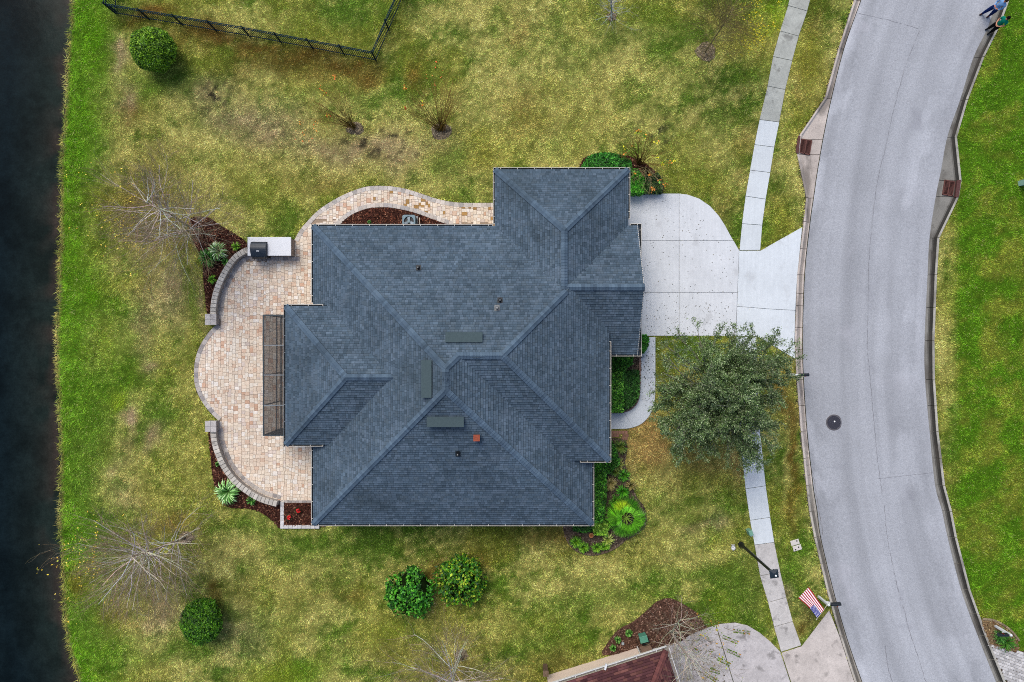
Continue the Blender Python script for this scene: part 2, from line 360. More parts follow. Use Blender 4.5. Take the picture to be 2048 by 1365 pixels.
BED_N = [(1206, 1311), (1216, 1285), (1236, 1260), (1267, 1243), (1294, 1221), (1316, 1202), (1341, 1197), (1367, 1209), (1397, 1229), (1407, 1248), (1414, 1256), (1385, 1267), (1357, 1285), (1330, 1292), (1300, 1298), (1270, 1302)]
BED_M = [(1963, 1240), (1985, 1242), (2005, 1252), (2022, 1266), (2034, 1282), (2036, 1301), (2015, 1303), (1990, 1296), (1975, 1284)]
RINGS = [((710, 257), 17, 14), ((882, 264), 20, 18), ((1412, 104), 20, 18), ((1223, 34), 10, 9), ((923, 1309), 13, 11), ((372, 1076), 15, 13)]

# ---------------------------------------------------------------- lawn colour
KIND = {'T': (186, 178, 98), 'O': (138, 138, 52), 'G': (90, 118, 36), 'B': (82, 126, 16), 'D': (86, 84, 30), 'R': (112, 88, 36), 'P': (168, 146, 110), 'Y': (178, 146, 86), 'K': (66, 60, 50), 'L': (128, 152, 30)}
KIND = {k: np.array(C(*v, 1.15)) for k, v in KIND.items()}
BLOBS = [
 (190, 90, 40, 110, 'B', .8), (170, 250, 40, 90, 'B', .6), (195, 590, 60, 75, 'B', .8), (235, 735, 75, 85, 'B', .7), (165, 900, 60, 130, 'G', .7), (180, 800, 60, 60, 'B', .5), (170, 1230, 50, 70, 'G', .7), (225, 1300, 70, 45, 'B', .6),
 (340, 150, 60, 35, 'G', .5), (240, 100, 14, 30, 'P', .7), (245, 130, 12, 20, 'P', .6), (280, 190, 40, 50, 'G', .5), (255, 215, 16, 40, 'P', .6), (260, 245, 40, 35, 'R', .45), (300, 180, 25, 25, 'B', .4), (420, 180, 35, 40, 'P', .5), (390, 220, 50, 35, 'T', .4), (340, 330, 70, 45, 'D', .35), (280, 400, 80, 60, 'R', .5), (260, 460, 70, 50, 'D', .45), (345, 480, 60, 40, 'R', .3),
 (300, 32, 70, 16, 'R', .9), (420, 70, 70, 18, 'R', .85), (520, 98, 70, 22, 'R', .95), (600, 124, 70, 24, 'R', 1), (700, 148, 70, 18, 'R', 1), (560, 135, 120, 20, 'D', .5), (480, 130, 50, 22, 'R', .5),
 (590, 60, 60, 25, 'G', .5), (690, 25, 60, 40, 'G', .6), (450, 40, 60, 25, 'T', .4), (640, 70, 80, 25, 'O', .4), (560, 30, 60, 18, 'T', .4),
 (480, 240, 60, 40, 'P', .55), (545, 270, 60, 50, 'P', .6), (640, 300, 60, 40, 'P', .55), (760, 300, 90, 35, 'P', .75), (800, 270, 60, 30, 'T', .5), (520, 330, 90, 45, 'T', .5), (700, 190, 90, 20, 'G', .5), (830, 150, 26, 36, 'R', .6), (800, 190, 50, 24, 'G', .5), (870, 210, 60, 20, 'T', .4),
 (560, 420, 40, 26, 'G', .5), (470, 430, 60, 30, 'T', .5), (660, 340, 60, 30, 'T', .4), (640, 360, 50, 20, 'R', .3), (900, 330, 40, 40, 'G', .6), (940, 395, 40, 20, 'G', .6), (970, 300, 30, 40, 'O', .5),
 (1080, 60, 150, 60, 'T', .35), (1060, 225, 40, 40, 'R', .5), (1040, 75, 26, 26, 'R', .4), (1150, 200, 140, 80, 'T', .45), (1310, 40, 50, 40, 'G', .5), (1380, 130, 50, 50, 'G', .4), (1250, 130, 90, 40, 'T', .4), (1430, 300, 60, 60, 'T', .5), (1110, 290, 60, 35, 'G', .35), (1450, 40, 55, 45, 'D', .45), (1500, 80, 40, 60, 'O', .5), (1540, 30, 26, 40, 'L', .6), (1520, 160, 20, 40, 'G', .4), (1300, 260, 60, 40, 'T', .4), (1490, 300, 20, 60, 'R', .3),
 (1620, 110, 26, 90, 'O', .8), (1640, 40, 30, 50, 'D', .5), (1590, 230, 24, 60, 'O', .7), (1600, 180, 16, 30, 'Y', .3), (1560, 430, 24, 60, 'O', .7), (1570, 360, 14, 20, 'G', .5), (1420, 390, 50, 24, 'O', .5), (1460, 430, 20, 40, 'Y', .3),
 (1300, 905, 60, 50, 'Y', .85), (1290, 850, 36, 50, 'Y', .8), (1400, 925, 70, 34, 'Y', .6), (1375, 915, 30, 14, 'K', .4), (1340, 770, 40, 90, 'O', .6), (1320, 970, 60, 40, 'T', .5), (1420, 960, 60, 40, 'O', .5), (1470, 940, 24, 70, 'Y', .5), (1450, 1010, 40, 50, 'G', .4), (1345, 1010, 50, 26, 'G', .4),
 (1552, 900, 10, 110, 'G', .5), (1566, 950, 7, 120, 'T', .6), (1582, 900, 12, 130, 'R', .75), (1572, 790, 20, 60, 'R', .6), (1560, 1050, 20, 70, 'O', .4), (1585, 1030, 14, 60, 'R', .4), (1580, 1160, 36, 60, 'G', .7), (1600, 1130, 26, 40, 'B', .35), (1575, 1195, 12, 20, 'P', .5), (1610, 1262, 12, 18, 'R', .7), (1625, 1240, 20, 20, 'D', .5),
 (1400, 1140, 90, 36, 'G', .8), (1480, 1170, 60, 60, 'G', .7), (1350, 1120, 60, 20, 'T', .5), (1300, 1075, 60, 30, 'T', .4), (1430, 1100, 60, 20, 'T', .4), (1410, 1050, 40, 14, 'P', .4), (1180, 1140, 70, 30, 'T', .5), (1100, 1080, 50, 20, 'R', .5), (1040, 1080, 40, 20, 'D', .4), (1150, 1210, 140, 40, 'G', .5), (1250, 1180, 80, 40, 'G', .4), (1500, 1230, 30, 30, 'G', .6), (1440, 1215, 30, 20, 'L', .35),
 (1090, 1290, 100, 40, 'G', .6), (1130, 1330, 60, 20, 'D', .5), (900, 1250, 140, 40, 'O', .4), (780, 1300, 100, 40, 'D', .3), (620, 1335, 70, 34, 'B', .55), (540, 1350, 50, 26, 'L', .5), (560, 1250, 60, 40, 'T', .35), (920, 1340, 60, 40, 'R', .35), (780, 1260, 60, 30, 'L', .25),
 (690, 1095, 100, 22, 'G', .5), (700, 1190, 40, 20, 'R', .45), (680, 1165, 60, 30, 'D', .35), (590, 1150, 60, 50, 'T', .4), (870, 1150, 22, 30, 'R', .7), (960, 1115, 40, 30, 'R', .35), (920, 1220, 60, 25, 'O', .4), (640, 1230, 60, 25, 'T', .3), (560, 1090, 50, 30, 'G', .4),
 (430, 1110, 50, 50, 'T', .5), (500, 1060, 60, 20, 'G', .5), (310, 1220, 30, 50, 'P', .6), (440, 1180, 24, 20, 'R', .75), (440, 1220, 16, 30, 'R', .6), (370, 1300, 70, 26, 'G', .8), (240, 1240, 40, 30, 'R', .4), (300, 1130, 70, 60, 'D', .35), (170, 1160, 30, 40, 'R', .5), (350, 1055, 60, 26, 'R', .5), (480, 1270, 40, 50, 'P', .3),
 (250, 845, 12, 34, 'P', .85), (250, 900, 12, 20, 'K', .35), (305, 880, 22, 22, 'P', .8), (225, 810, 16, 24, 'L', .6), (320, 740, 60, 60, 'O', .4), (300, 730, 18, 14, 'P', .5), (340, 930, 70, 50, 'O', .4), (230, 935, 14, 20, 'P', .6), (230, 950, 30, 40, 'T', .4), (380, 930, 40, 60, 'T', .35), (260, 990, 30, 40, 'P', .3), (370, 800, 26, 60, 'T', .3),
 (290, 620, 20, 110, 'P', .45), (340, 590, 34, 60, 'P', .55), (380, 600, 14, 60, 'G', .6), (285, 590, 10, 90, 'D', .4), (200, 680, 30, 30, 'L', .35), (260, 560, 40, 30, 'O', .5), (400, 600, 8, 50, 'P', .5),
]
def lawn_color(x, y):
    x = np.asarray(x, float); y = np.asarray(y, float)
    px = CX + x / M_; py = CY - y / M_
    wx = px + 34 * (fbm(x, y, .55, 3, 11) - .5) * 2; wy = py + 34 * (fbm(x, y, .55, 3, 31) - .5) * 2
    n1 = fbm(x, y, .22, 4, 1); n2 = fbm(x, y, .8, 4, 2); n3 = fbm(x, y, 2.6, 3, 3, .7); n4 = fbm(x, y, 5.5, 2, 4, .7)
    u_, v_ = x * .94 + y * .34, -x * .34 + y * .94; ns = fbm(u_ * .35, v_ * 1.9, 1.0, 3, 71)          # mowing streaks
    n2 = n2 * .72 + ns * .28
    a = np.clip((n1 * .30 + n2 * .42 + n3 * .16 + n4 * .12 - .42) / .17, 0, 1)[:, None]
    c = KIND['G'] * (1 - a) + KIND['T'] * a
    o = np.clip((fbm(x, y, .35, 3, 8) - .46) / .16, 0, 1)[:, None] * .5
    c = c * (1 - o) + KIND['O'] * o
    right = np.clip((px - 1880) / 40, 0, 1)[:, None]          # the lawn across the street is greener
    cr = KIND['B'] * .75 + KIND['G'] * .25
    b = np.clip((n2 - .45) / .2, 0, 1)[:, None]
    cr = cr * (1 - b * .62) + KIND['O'] * b * .62
    c = c * (1 - right) + cr * right
    sdist = shore_dist(x, y) / M_
    bank = np.clip(1.35 - sdist / 95.0 + 1.1 * (n2 - .5), 0, 1)[:, None] * np.clip(sdist / 4, 0, 1)[:, None]
    bc = KIND['B'] * (.55 + .9 * n3[:, None]) ; c = c * (1 - .92 * bank) + bc * .92 * bank
    for (bx, by, rx, ry, k, s) in BLOBS:
        m = (np.abs(wx - bx) < rx * 1.9) & (np.abs(wy - by) < ry * 1.9)
        if not m.any(): continue
        d2 = ((wx[m] - bx) / rx) ** 2 + ((wy[m] - by) / ry) ** 2
        w = min(1, s * 1.18) * np.exp(-d2 * 1.1) * np.clip(.35 + 1.3 * n2[m] + .9 * (n3[m] - .5), 0, 1.25)
        w = np.clip(w, 0, 1)[:, None]
        c[m] = c[m] * (1 - w) + KIND[k] * w
    # bare dark mole-hill specks
    sp = fbm(x, y, 3.2, 2, 41); reg = np.exp(-(((px - 770) / 110) ** 2 + ((py - 285) / 40) ** 2)) + np.exp(-(((px - 430) / 40) ** 2 + ((py - 190) / 40) ** 2)) + .8 * np.exp(-(((px - 1310) / 60) ** 2 + ((py - 270) / 40) ** 2)) + .5 * np.exp(-(((px - 540) / 60) ** 2 + ((py - 280) / 40) ** 2))
    w = (np.clip((sp - .60) / .08, 0, 1) * np.clip(reg, 0, 1))[:, None]
    c = c * (1 - w) + KIND['K'] * .6 * w
    edge = np.clip(1 - np.abs(sdist - 2) / 7, 0, 1)[:, None] * .7
    c = c * (1 - edge) + np.array(C(128, 112, 66)) * edge
    c = c * (.40 + .62 * n3[:, None] + .66 * n4[:, None])
    return np.clip(c, .004, .9)

# ---------------------------------------------------------------- ground sheet
xs = np.r_[-400, -200, -100, -60, -45, np.arange(-36, 36.01, .2), 45, 60, 100, 200, 400]
ys = np.r_[-400, -200, -100, -60, -40, np.arange(-26, 26.01, .2), 40, 60, 100, 200, 400]
GX, GY = np.meshgrid(xs, ys); gx, gy = GX.ravel(), GY.ravel()
sdm = shore_dist(gx, gy)
gz = np.where(sdm > 2.4, 0, np.where(sdm > 0, WATER_Z * ((2.4 - np.clip(sdm, 0, 2.4)) / 2.4) ** 1.4, WATER_Z + np.clip(sdm, -9, 0) * .22))
gz = gz + .02 * (fbm(gx, gy, .6, 3, 21) - .5) * (sdm > 0)
inroad = pip(gx, gy, ROADWAY)
cxr = np.interp(gy, [-26, 26], [30, 30])
gz = np.where(inroad, -.30, gz)
for poly in (PATIO, PATHP): gz = np.where(pip(gx, gy, poly), -.14, gz)
gc = lawn_color(gx, gy) * .55
bedm = sdm < 0
bc = np.array(C(80, 86, 72))[None] * (1 - np.clip(-sdm / 3.2, 0, 1))[:, None] + np.array(C(44, 55, 60))[None] * np.clip(-sdm / 3.2, 0, 1)[:, None]
bn = fbm(gx, gy, .9, 5, 51, .65)[:, None]
bc = bc * np.clip(-.2 + 2.4 * bn, .2, 2.2) + np.array(C(96, 80, 66))[None] * (np.exp(-np.abs(sdm + .35) / .5) * np.clip((fbm(gx, gy, .5, 3, 61) - .42) / .15, 0, 1))[:, None] * .8
gc = np.where(bedm[:, None], bc, gc)
ny, nx = GX.shape
idx = np.arange(nx * ny).reshape(ny, nx)
fs = np.stack([idx[:-1, :-1], idx[:-1, 1:], idx[1:, 1:], idx[1:, :-1]], -1).reshape(-1, 4)
me = bpy.data.meshes.new('lawn'); me.from_pydata(np.stack([gx, gy, gz], 1).tolist(), [], fs.tolist())
ca = me.color_attributes.new('col', 'FLOAT_COLOR', 'POINT'); cc = np.ones((len(gx), 4), np.float32); cc[:, :3] = gc
ca.data.foreach_set('color', cc.ravel()); me.materials.append(MAT['soil']); me.update()
me.polygons.foreach_set('use_smooth', [True] * len(me.polygons))
tag(link('lawn', me), 'patchy winter lawn around the house running down to the pond', 'lawn', kind='structure')

wxs = np.r_[-400, -150, -60, np.arange(-34, -19.9, .25)]; wys = np.r_[-400, -150, -60, np.arange(-27, 27.1, .25), 60, 150, 400]
WXg, WYg = np.meshgrid(wxs, wys); wx_, wy_ = WXg.ravel(), WYg.ravel(); ws = shore_dist(wx_, wy_)
dp = np.clip(-ws / 3.4, 0, 1)[:, None]; wc = np.array(C(33, 42, 37)) * (1 - dp) + np.array(C(16, 27, 31)) * dp
wm = np.clip((fbm(wx_, wy_, .55, 5, 51, .65) - .02) / .48, .75, 1.22)[:, None]; wc = wc * wm
mud = (np.exp(-np.abs(ws + .3) / .45) * np.clip((fbm(wx_, wy_, .5, 3, 61) - .40) / .15, 0, 1))[:, None]; wc = wc * (1 - mud) + np.array(C(62, 54, 48)) * mud
me = bpy.data.meshes.new('pond_water'); idx = np.arange(WXg.size).reshape(WXg.shape)
me.from_pydata(np.c_[wx_, wy_, np.full(len(wx_), WATER_Z)].tolist(), [], np.stack([idx[:-1, :-1], idx[:-1, 1:], idx[1:, 1:], idx[1:, :-1]], -1).reshape(-1, 4).tolist())
ca = me.color_attributes.new('col', 'FLOAT_COLOR', 'POINT'); cc = np.ones((len(wx_), 4), np.float32); cc[:, :3] = wc; ca.data.foreach_set('color', cc.ravel()); me.materials.append(MAT['water']); me.update()
tag(link('pond_water', me), 'dark still pond water along the grassy bank', 'water', kind='structure')

# ---------------------------------------------------------------- road
ysn = np.linspace(-130, 1520, 120)
lp, rp = np.array(WP(by_y(RL, ysn), -.07)), np.array(WP(by_y(RR, ysn), -.07))
K = 44; nr = 260; ysn2 = np.linspace(-130, 1520, nr)
lp, rp = np.array(WP(by_y(RL, ysn2), -.07)), np.array(WP(by_y(RR, ysn2), -.07)); tt = np.linspace(0, 1, K + 1)
RV = np.stack([np.c_[lp * (1 - t) + rp * t, np.full(nr, -.075 + .09 * 4 * t * (1 - t))] for t in tt])
TT, SS = np.meshgrid(tt * 8.0, ysn2 * M_, indexing='ij')
st = fbm(TT, SS * .05, 1.0, 4, 81) - .5; st2 = fbm(TT * 2.6, SS * .09, 1.0, 3, 85) - .5; wear = fbm(TT * .5, SS * .22, 1.0, 4, 87)
tone = 1 + .36 * st + .24 * st2 - .06 * (np.exp(-((TT - 2.2) / .5) ** 2) + np.exp(-((TT - 5.6) / .5) ** 2))
pat = np.clip((wear - .60) / .07, 0, 1) * (np.exp(-(TT / 1.3) ** 2) * .26 + np.exp(-((TT - 6.2) / 1.4) ** 2) * .16)
grime = np.exp(-TT / .22) * .16 * (fbm(TT, SS * .5, 1.0, 3, 89) > .45)
tone = tone + pat - grime
rc = np.array(C(176, 178, 183))[None] * tone.reshape(-1, 1)
me = bpy.data.meshes.new('road'); idx = np.arange((K + 1) * nr).reshape(K + 1, nr)
me.from_pydata(RV.reshape(-1, 3).tolist(), [], np.stack([idx[:-1, :-1], idx[:-1, 1:], idx[1:, 1:], idx[1:, :-1]], -1).reshape(-1, 4).tolist())
ca = me.color_attributes.new('col', 'FLOAT_COLOR', 'POINT'); cc = np.ones(((K + 1) * nr, 4), np.float32); cc[:, :3] = rc; ca.data.foreach_set('color', cc.ravel())
me.materials.append(MAT['asphalt']); me.polygons.foreach_set('use_smooth', [True] * len(me.polygons)); me.update()
road = link('road', me)
tag(road, 'curving pale grey asphalt street with worn lighter patches', 'road', kind='structure')
def road_z(x, y):
    px = CX + x / M_; py = CY - y / M_
    a = np.interp(py, ysn, by_y(RL, ysn)[:, 0]); b = np.interp(py, ysn, by_y(RR, ysn)[:, 0]); t = np.clip((px - a) / (b - a), 0, 1)
    return -.075 + .09 * 4 * t * (1 - t)
def crack(pts, w, wob, parent, name, col=C(136, 136, 142)):
    P = resample(np.array(WP(crom(pts, 6))), .12); P = P + normals2(P) * (rng.normal(0, wob, len(P)))[:, None]
    N_ = normals2(P); ww = w * (.3 + rng.random(len(P)) * 1.1) * (rng.random(len(P)) > .12)
    a, b = P + N_ * ww[:, None], P - N_ * ww[:, None]; z = road_z(P[:, 0], P[:, 1]) + .006
    m = MB(); m.mesh(list(np.c_[a, z]) + list(np.c_[b, z]), [(i, i + 1, len(P) + i + 1, len(P) + i) for i in range(len(P) - 1)], col)
    return m.build(name, MAT['asphalt'], parent)
crack([(1842, 55), (1812, 130), (1787, 220), (1770, 300), (1755, 360), (1745, 440), (1738, 520), (1736, 600), (1735, 690), (1741, 770), (1748, 850), (1757, 940), (1765, 990)], .011, .012, road, 'paving_seam')
crack([(1768, 1010), (1775, 1080), (1785, 1130), (1796, 1180), (1808, 1220), (1821, 1270), (1838, 1320), (1852, 1365), (1880, 1430)], .014, .012, road, 'paving_seam')
crack([(1757, 958), (1780, 955), (1820, 951), (1868, 946)], .012, .006, road, 'paving_seam')
crack([(1718, 26), (1750, 34), (1790, 44), (1836, 58)], .010, .008, road, 'paving_seam')
crack([(1770, 1290), (1774, 1320), (1780, 1350), (1795, 1400)], .014, .02, road, 'crack')
crack([(1625, 940), (1633, 985), (1640, 1030), (1648, 1072)], .016, .02, road, 'crack', C(132, 128, 128))
# manhole cover
mx_, my_ = W(1668.5, 845.5); zc = float(road_z(mx_, my_))
mh = empty('manhole_cover', (mx_, my_, zc), 'round black iron manhole cover set in the street', 'manhole cover')
m = MB().col(C(98, 94, 98)); m.lathe((mx_, my_, zc - .05), [(.47, 0), (.47, .058), (.40, .062), (.40, .0)], 32); m.build('frame_ring', MAT['iron'], mh)
m = MB().col(C(58, 58, 68)); m.lathe((mx_, my_, zc - .05), [(.39, 0), (.39, .060), (.0, .062)], 32); m.build('lid', MAT['iron'], mh)
m = MB().col(C(74, 74, 84))
for r in (.12, .22, .31):
    for k in range(int(r * 60)):
        a = 2 * pi * k / int(r * 60) + r; m.box((mx_ + r * cos(a), my_ + r * sin(a), zc + .014), (.05, .03, .008), a)
m.build('tread_pattern', MAT['iron'], mh)['kind'] = 'stuff'
m = MB().col((.85, .85, .83)); m.lathe((mx_ + .02, my_ + .06, zc + .010), [(.045, 0), (.045, .012), (.02, .018)], 12); m.build('white_marker', MAT['paint'], mh)

# ---------------------------------------------------------------- kerbs, in cast lengths with joints
def curb_run(name, inner, outer, joints, label, cols, sm_outer):
    root = empty(name, (0, 0, 0), label, 'kerb', kind='structure')
    for a, b in zip(joints[:-1], joints[1:]):
        nn = max(3, int((b - a) / 7)); yy = np.linspace(a + .5, b - .5, nn)
        I = np.array(WP(by_y(inner, yy))); O = np.array(WP(by_y(outer, yy, sm_outer)))
        wv = np.linalg.norm(O - I, axis=1)
        lip = np.minimum(.15, wv * .4) / wv
        prof = []
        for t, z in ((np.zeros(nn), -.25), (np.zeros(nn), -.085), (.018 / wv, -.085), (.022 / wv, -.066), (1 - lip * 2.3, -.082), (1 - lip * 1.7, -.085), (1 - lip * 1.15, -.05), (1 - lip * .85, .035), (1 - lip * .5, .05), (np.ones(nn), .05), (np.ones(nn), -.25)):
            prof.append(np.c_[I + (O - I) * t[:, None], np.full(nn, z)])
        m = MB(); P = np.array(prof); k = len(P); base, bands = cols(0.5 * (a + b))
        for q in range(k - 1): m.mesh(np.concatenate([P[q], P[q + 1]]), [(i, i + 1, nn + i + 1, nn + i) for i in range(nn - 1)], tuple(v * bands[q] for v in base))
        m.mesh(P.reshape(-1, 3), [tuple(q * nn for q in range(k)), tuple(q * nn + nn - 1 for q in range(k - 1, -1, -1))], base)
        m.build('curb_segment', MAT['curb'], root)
    return root
jl = [-130, -60, 0, 97, 197, 279, 309, 396, 444, 498, 550, 587, 612, 655, 700, 760, 812, 863, 917, 971, 1023, 1075, 1128, 1180, 1228, 1272, 1320, 1365, 1440, 1520]
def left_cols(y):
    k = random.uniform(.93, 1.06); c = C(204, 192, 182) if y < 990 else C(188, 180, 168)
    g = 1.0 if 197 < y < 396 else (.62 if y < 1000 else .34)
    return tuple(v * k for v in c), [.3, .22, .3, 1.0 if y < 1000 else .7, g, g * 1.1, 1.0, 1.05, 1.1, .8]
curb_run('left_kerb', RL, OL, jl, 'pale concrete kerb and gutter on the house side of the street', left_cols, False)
jr = [-130, -60, 0, 57, 114, 200, 275, 361, 393, 476, 550, 615, 682, 760, 812, 863, 917, 971, 1023, 1075, 1128, 1180, 1228, 1272, 1320, 1365, 1440, 1520]
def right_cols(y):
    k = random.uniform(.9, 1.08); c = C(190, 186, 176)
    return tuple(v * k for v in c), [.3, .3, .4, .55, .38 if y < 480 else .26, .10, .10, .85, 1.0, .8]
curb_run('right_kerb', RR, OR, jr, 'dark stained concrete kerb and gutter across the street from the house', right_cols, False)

def storm_drain(corners, hood, label):
    c = np.array(WP(corners, -.06)); o = c.mean(0); root = empty('storm_drain', (o[0], o[1], -.08), label, 'storm drain', 'storm drains in the kerbs')
    q = lambda u, v: (c[0] * (1 - u) + c[1] * u) * (1 - v) + (c[3] * (1 - u) + c[2] * u) * v
    rust = C(104, 66, 58)
    m = MB().col((.004, .004, .004)); m.poly([(*q(u, v), -.066) for u, v in ((0, 0), (1, 0), (1, 1), (0, 1))]); m.build('pit', MAT['core'], root)
    m = MB().col(rust)
    for u0, v0, u1, v1 in ((0, .02, 1, .02), (0, .98, 1, .98), (.03, 0, .03, 1), (.97, 0, .97, 1), (.5, 0, .5, 1)):
        m.bar((*q(u0, v0), -.045), (*q(u1, v1), -.045), .05, .05)
    m.build('grate_frame', MAT['iron'], root)
    for k in range(13):
        v = .07 + .86 * k / 12
        for (a, b) in ((.05, .47), (.53, .95)):
            m = MB().col(rust); m.bar((*q(a, v), -.048), (*q(b, v), -.048), .028, .03); m.build('grate_bar', MAT['iron'], root)
    h = np.array(WP(hood, .07)); m = MB().col(C(96, 62, 58)); m.prism(h, -.2, .075, bevel=.01); m.build('hood', MAT['iron'], root)
storm_drain([(1601.5, 278), (1624, 281.5), (1619, 311), (1598, 306)], [(1596.5, 272), (1601, 272.5), (1597.5, 308), (1591.5, 306)], 'rusty kerb drain grate on the house side of the street')
storm_drain([(1889, 360), (1910, 363.5), (1904.5, 393), (1884, 390)], [(1915, 361), (1922.5, 361), (1917.5, 395), (1911, 395)], 'rusty kerb drain grate on the far side of the street')

# ---------------------------------------------------------------- sidewalks, driveways and front walk (slab by slab)
def slabs(root, polys, mats, cols, z=.035, thick=.14, bevel=.010):
    bb = MB().col(C(150, 150, 150, .6))
    for p in polys:
        P = np.array(WP(p)); c = P.mean(0); bb.prism(c + (P - c) * 1.006, -.1, z - .022, None)
    o = bb.build('joint_filler', MAT['sand'], root); o['kind'] = 'stuff'
    for i, p in enumerate(polys):
        mm = mats[i] if isinstance(mats, list) else mats; cc_ = cols[i] if isinstance(cols, list) else cols
        k = 1 + random.uniform(-.03, .03)
        m = MB(); m.prism(WP(p), z - thick, z + random.uniform(-.002, .002), [v * k for v in cc_], bevel); m.build('slab', mm, root)
def ladder(L, gap=.8):
    out = []
    for (a, b), (c, d) in zip(L[:-1], L[1:]):
        out.append([(a[0], a[1] + gap * .5), (b[0], b[1] + gap * .5), (d[0], d[1] - gap * .5), (c[0], c[1] - gap * .5)])
    return out
WHITE, GREY, WARM = C(220, 226, 229), C(182, 184, 176), C(206, 201, 196)
sw = empty('north_sidewalk', (0, 0, 0), 'concrete sidewalk from the driveway up to the top edge, its far slabs stained grey', 'sidewalk', kind='structure')
pl = ladder(SIDE_N); slabs(sw, pl, [MAT['old_concrete'] if i < 6 else MAT['concrete'] for i in range(len(pl))], [GREY if i < 6 else WHITE for i in range(len(pl))])
sw = empty('south_sidewalk', (0, 0, 0), 'concrete sidewalk passing under the leafy street tree to the neighbour drive', 'sidewalk', kind='structure')
pl = ladder(SIDE_S); slabs(sw, pl, [MAT['old_concrete'] if i >= 8 else MAT['concrete'] for i in range(len(pl))], [WARM if i >= 8 else WHITE for i in range(len(pl))])
dv = empty('driveway', (0, 0, 0), 'white concrete driveway slabs in front of the garage with a curved corner', 'driveway', kind='structure')
slabs(dv, DRIVE_SLABS, MAT['concrete'], C(224, 227, 230), z=.04)
slabs(dv, APRON, MAT['concrete'], C(224, 230, 234), z=.03)
wo, wi = crom(WALK_OUT, 6), crom(WALK_IN, 6)
fw = empty('front_walk', (0, 0, 0), 'narrow white concrete walk curving from the driveway to the front door', 'path', kind='structure')
cuts = [0, 6, 12, 22, 42, len(wo) - 1]
pl = []
for a, b in zip(cuts[:-1], cuts[1:]):
    A_, B_ = wo[a:b + 1].copy(), wi[a:b + 1].copy()
    A_[0] += (wo[min(a + 1, len(wo) - 1)] - wo[a]) * .10; B_[0] += (wi[min(a + 1, len(wi) - 1)] - wi[a]) * .10
    pl.append(list(A_) + list(B_[::-1]))
slabs(fw, pl, MAT['concrete'], C(219, 225, 231), z=.04, bevel=.006)
# clay brick edging along the walk
def soldier(P, width, step, gap=.008):
    """blocks laid side by side along a world polyline, reaching to its left by width"""
    R_ = resample(P, step); N_ = normals2(R_); out = []
    for i in range(len(R_) - 1):
        a, b = R_[i], R_[i + 1]; t = (b - a) / (np.linalg.norm(b - a) + 1e-9) * gap * .5
        out.append([a + t, b - t, b - t + N_[i + 1] * width, a + t + N_[i] * width])
    return out
ed = empty('brick_edging', (0, 0, 0), 'row of reddish clay bricks edging the hedge bed beside the front walk', 'edging')
for q in soldier(np.array(WP(wi[3:44][::-1])), .11, .22):
    m = MB(); m.prism(q, -.05, .07 + random.uniform(-.006, .006), J(C(172, 138, 122), .85, 1.15), .008); m.build('brick', MAT['paver'], ed)
rb = empty('brick_landing', (0, 0, 0), 'small patch of red brick pavers below the front walk by the eave', 'paving', kind='structure')
for j in range(3):
    for i in range(7):
        x, y = 1212 + i * 6.2 + (j % 2) * 2, 862 + j * 6.4
        if i == 4 and j > 0: continue
        if j == 2 and i < 5: continue
        m = MB(); m.prism(WP([(x, y), (x + 5.8, y), (x + 5.8, y + 6), (x, y + 6)]), -.05, .035, J(C(168, 122, 104), .8, 1.15), .006); m.build('brick', MAT['paver'], rb)
nd = empty('neighbour_driveway', (0, 0, 0), 'greyish stained concrete driveway of the red roofed house', 'driveway', kind='structure')
slabs(nd, [[(1330, 1290), (1357, 1285), (1385, 1267), (1414, 1256), (1431, 1251), (1466, 1365), (1500, 1480), (1400, 1480), (1310, 1340), (1298, 1300)],
           [(1432.4, 1250.6), (1441, 1248)] + NDRIVE[4:9] + [(1572, 1340), (1592, 1400), (1622, 1480), (1501.6, 1480), (1467.4, 1365)]], MAT['old_concrete'], C(204, 198, 196), z=.035)
slabs(nd, [NAPRON], MAT['old_concrete'], C(208, 198, 190), z=.025)
pd = empty('paver_driveway', (0, 0, 0), 'pale cobbled driveway corner across the street', 'driveway', kind='structure')
m = MB(); m.prism(WP(PDRIVE), -.2, .01, C(140, 134, 128)); m.build('bedding', MAT['sand'], pd)
pp = np.array(WP(PDRIVE)); ang = radians(-20); cobm = {}
for i in range(-6, 40):
    for j in range(-30, 16):
        u, v = i * .20 + (j % 2) * .1, j * .17
        x = 28.6 + u * cos(ang) - v * sin(ang); y = -18.2 + u * sin(ang) + v * cos(ang)
        if not pip(np.array([x]), np.array([y]), pp)[0]: continue
        key = random.randrange(4)
        if key not in cobm:
            m = MB(); r = [(-.095, -.08), (.095, -.08), (.095, .08), (-.095, .08)]
            m.prism([(a * cos(ang) - b * sin(ang) + random.uniform(-.006, .006), a * sin(ang) + b * cos(ang)) for a, b in r], -.03, .035, (1, 1, 1), .018); cobm[key] = m.data('cobble', MAT['stone'])
        link('cobble', cobm[key], pd, (x, y, random.uniform(-.004, .004)), J(C(205, 202, 200), .75, 1.2))
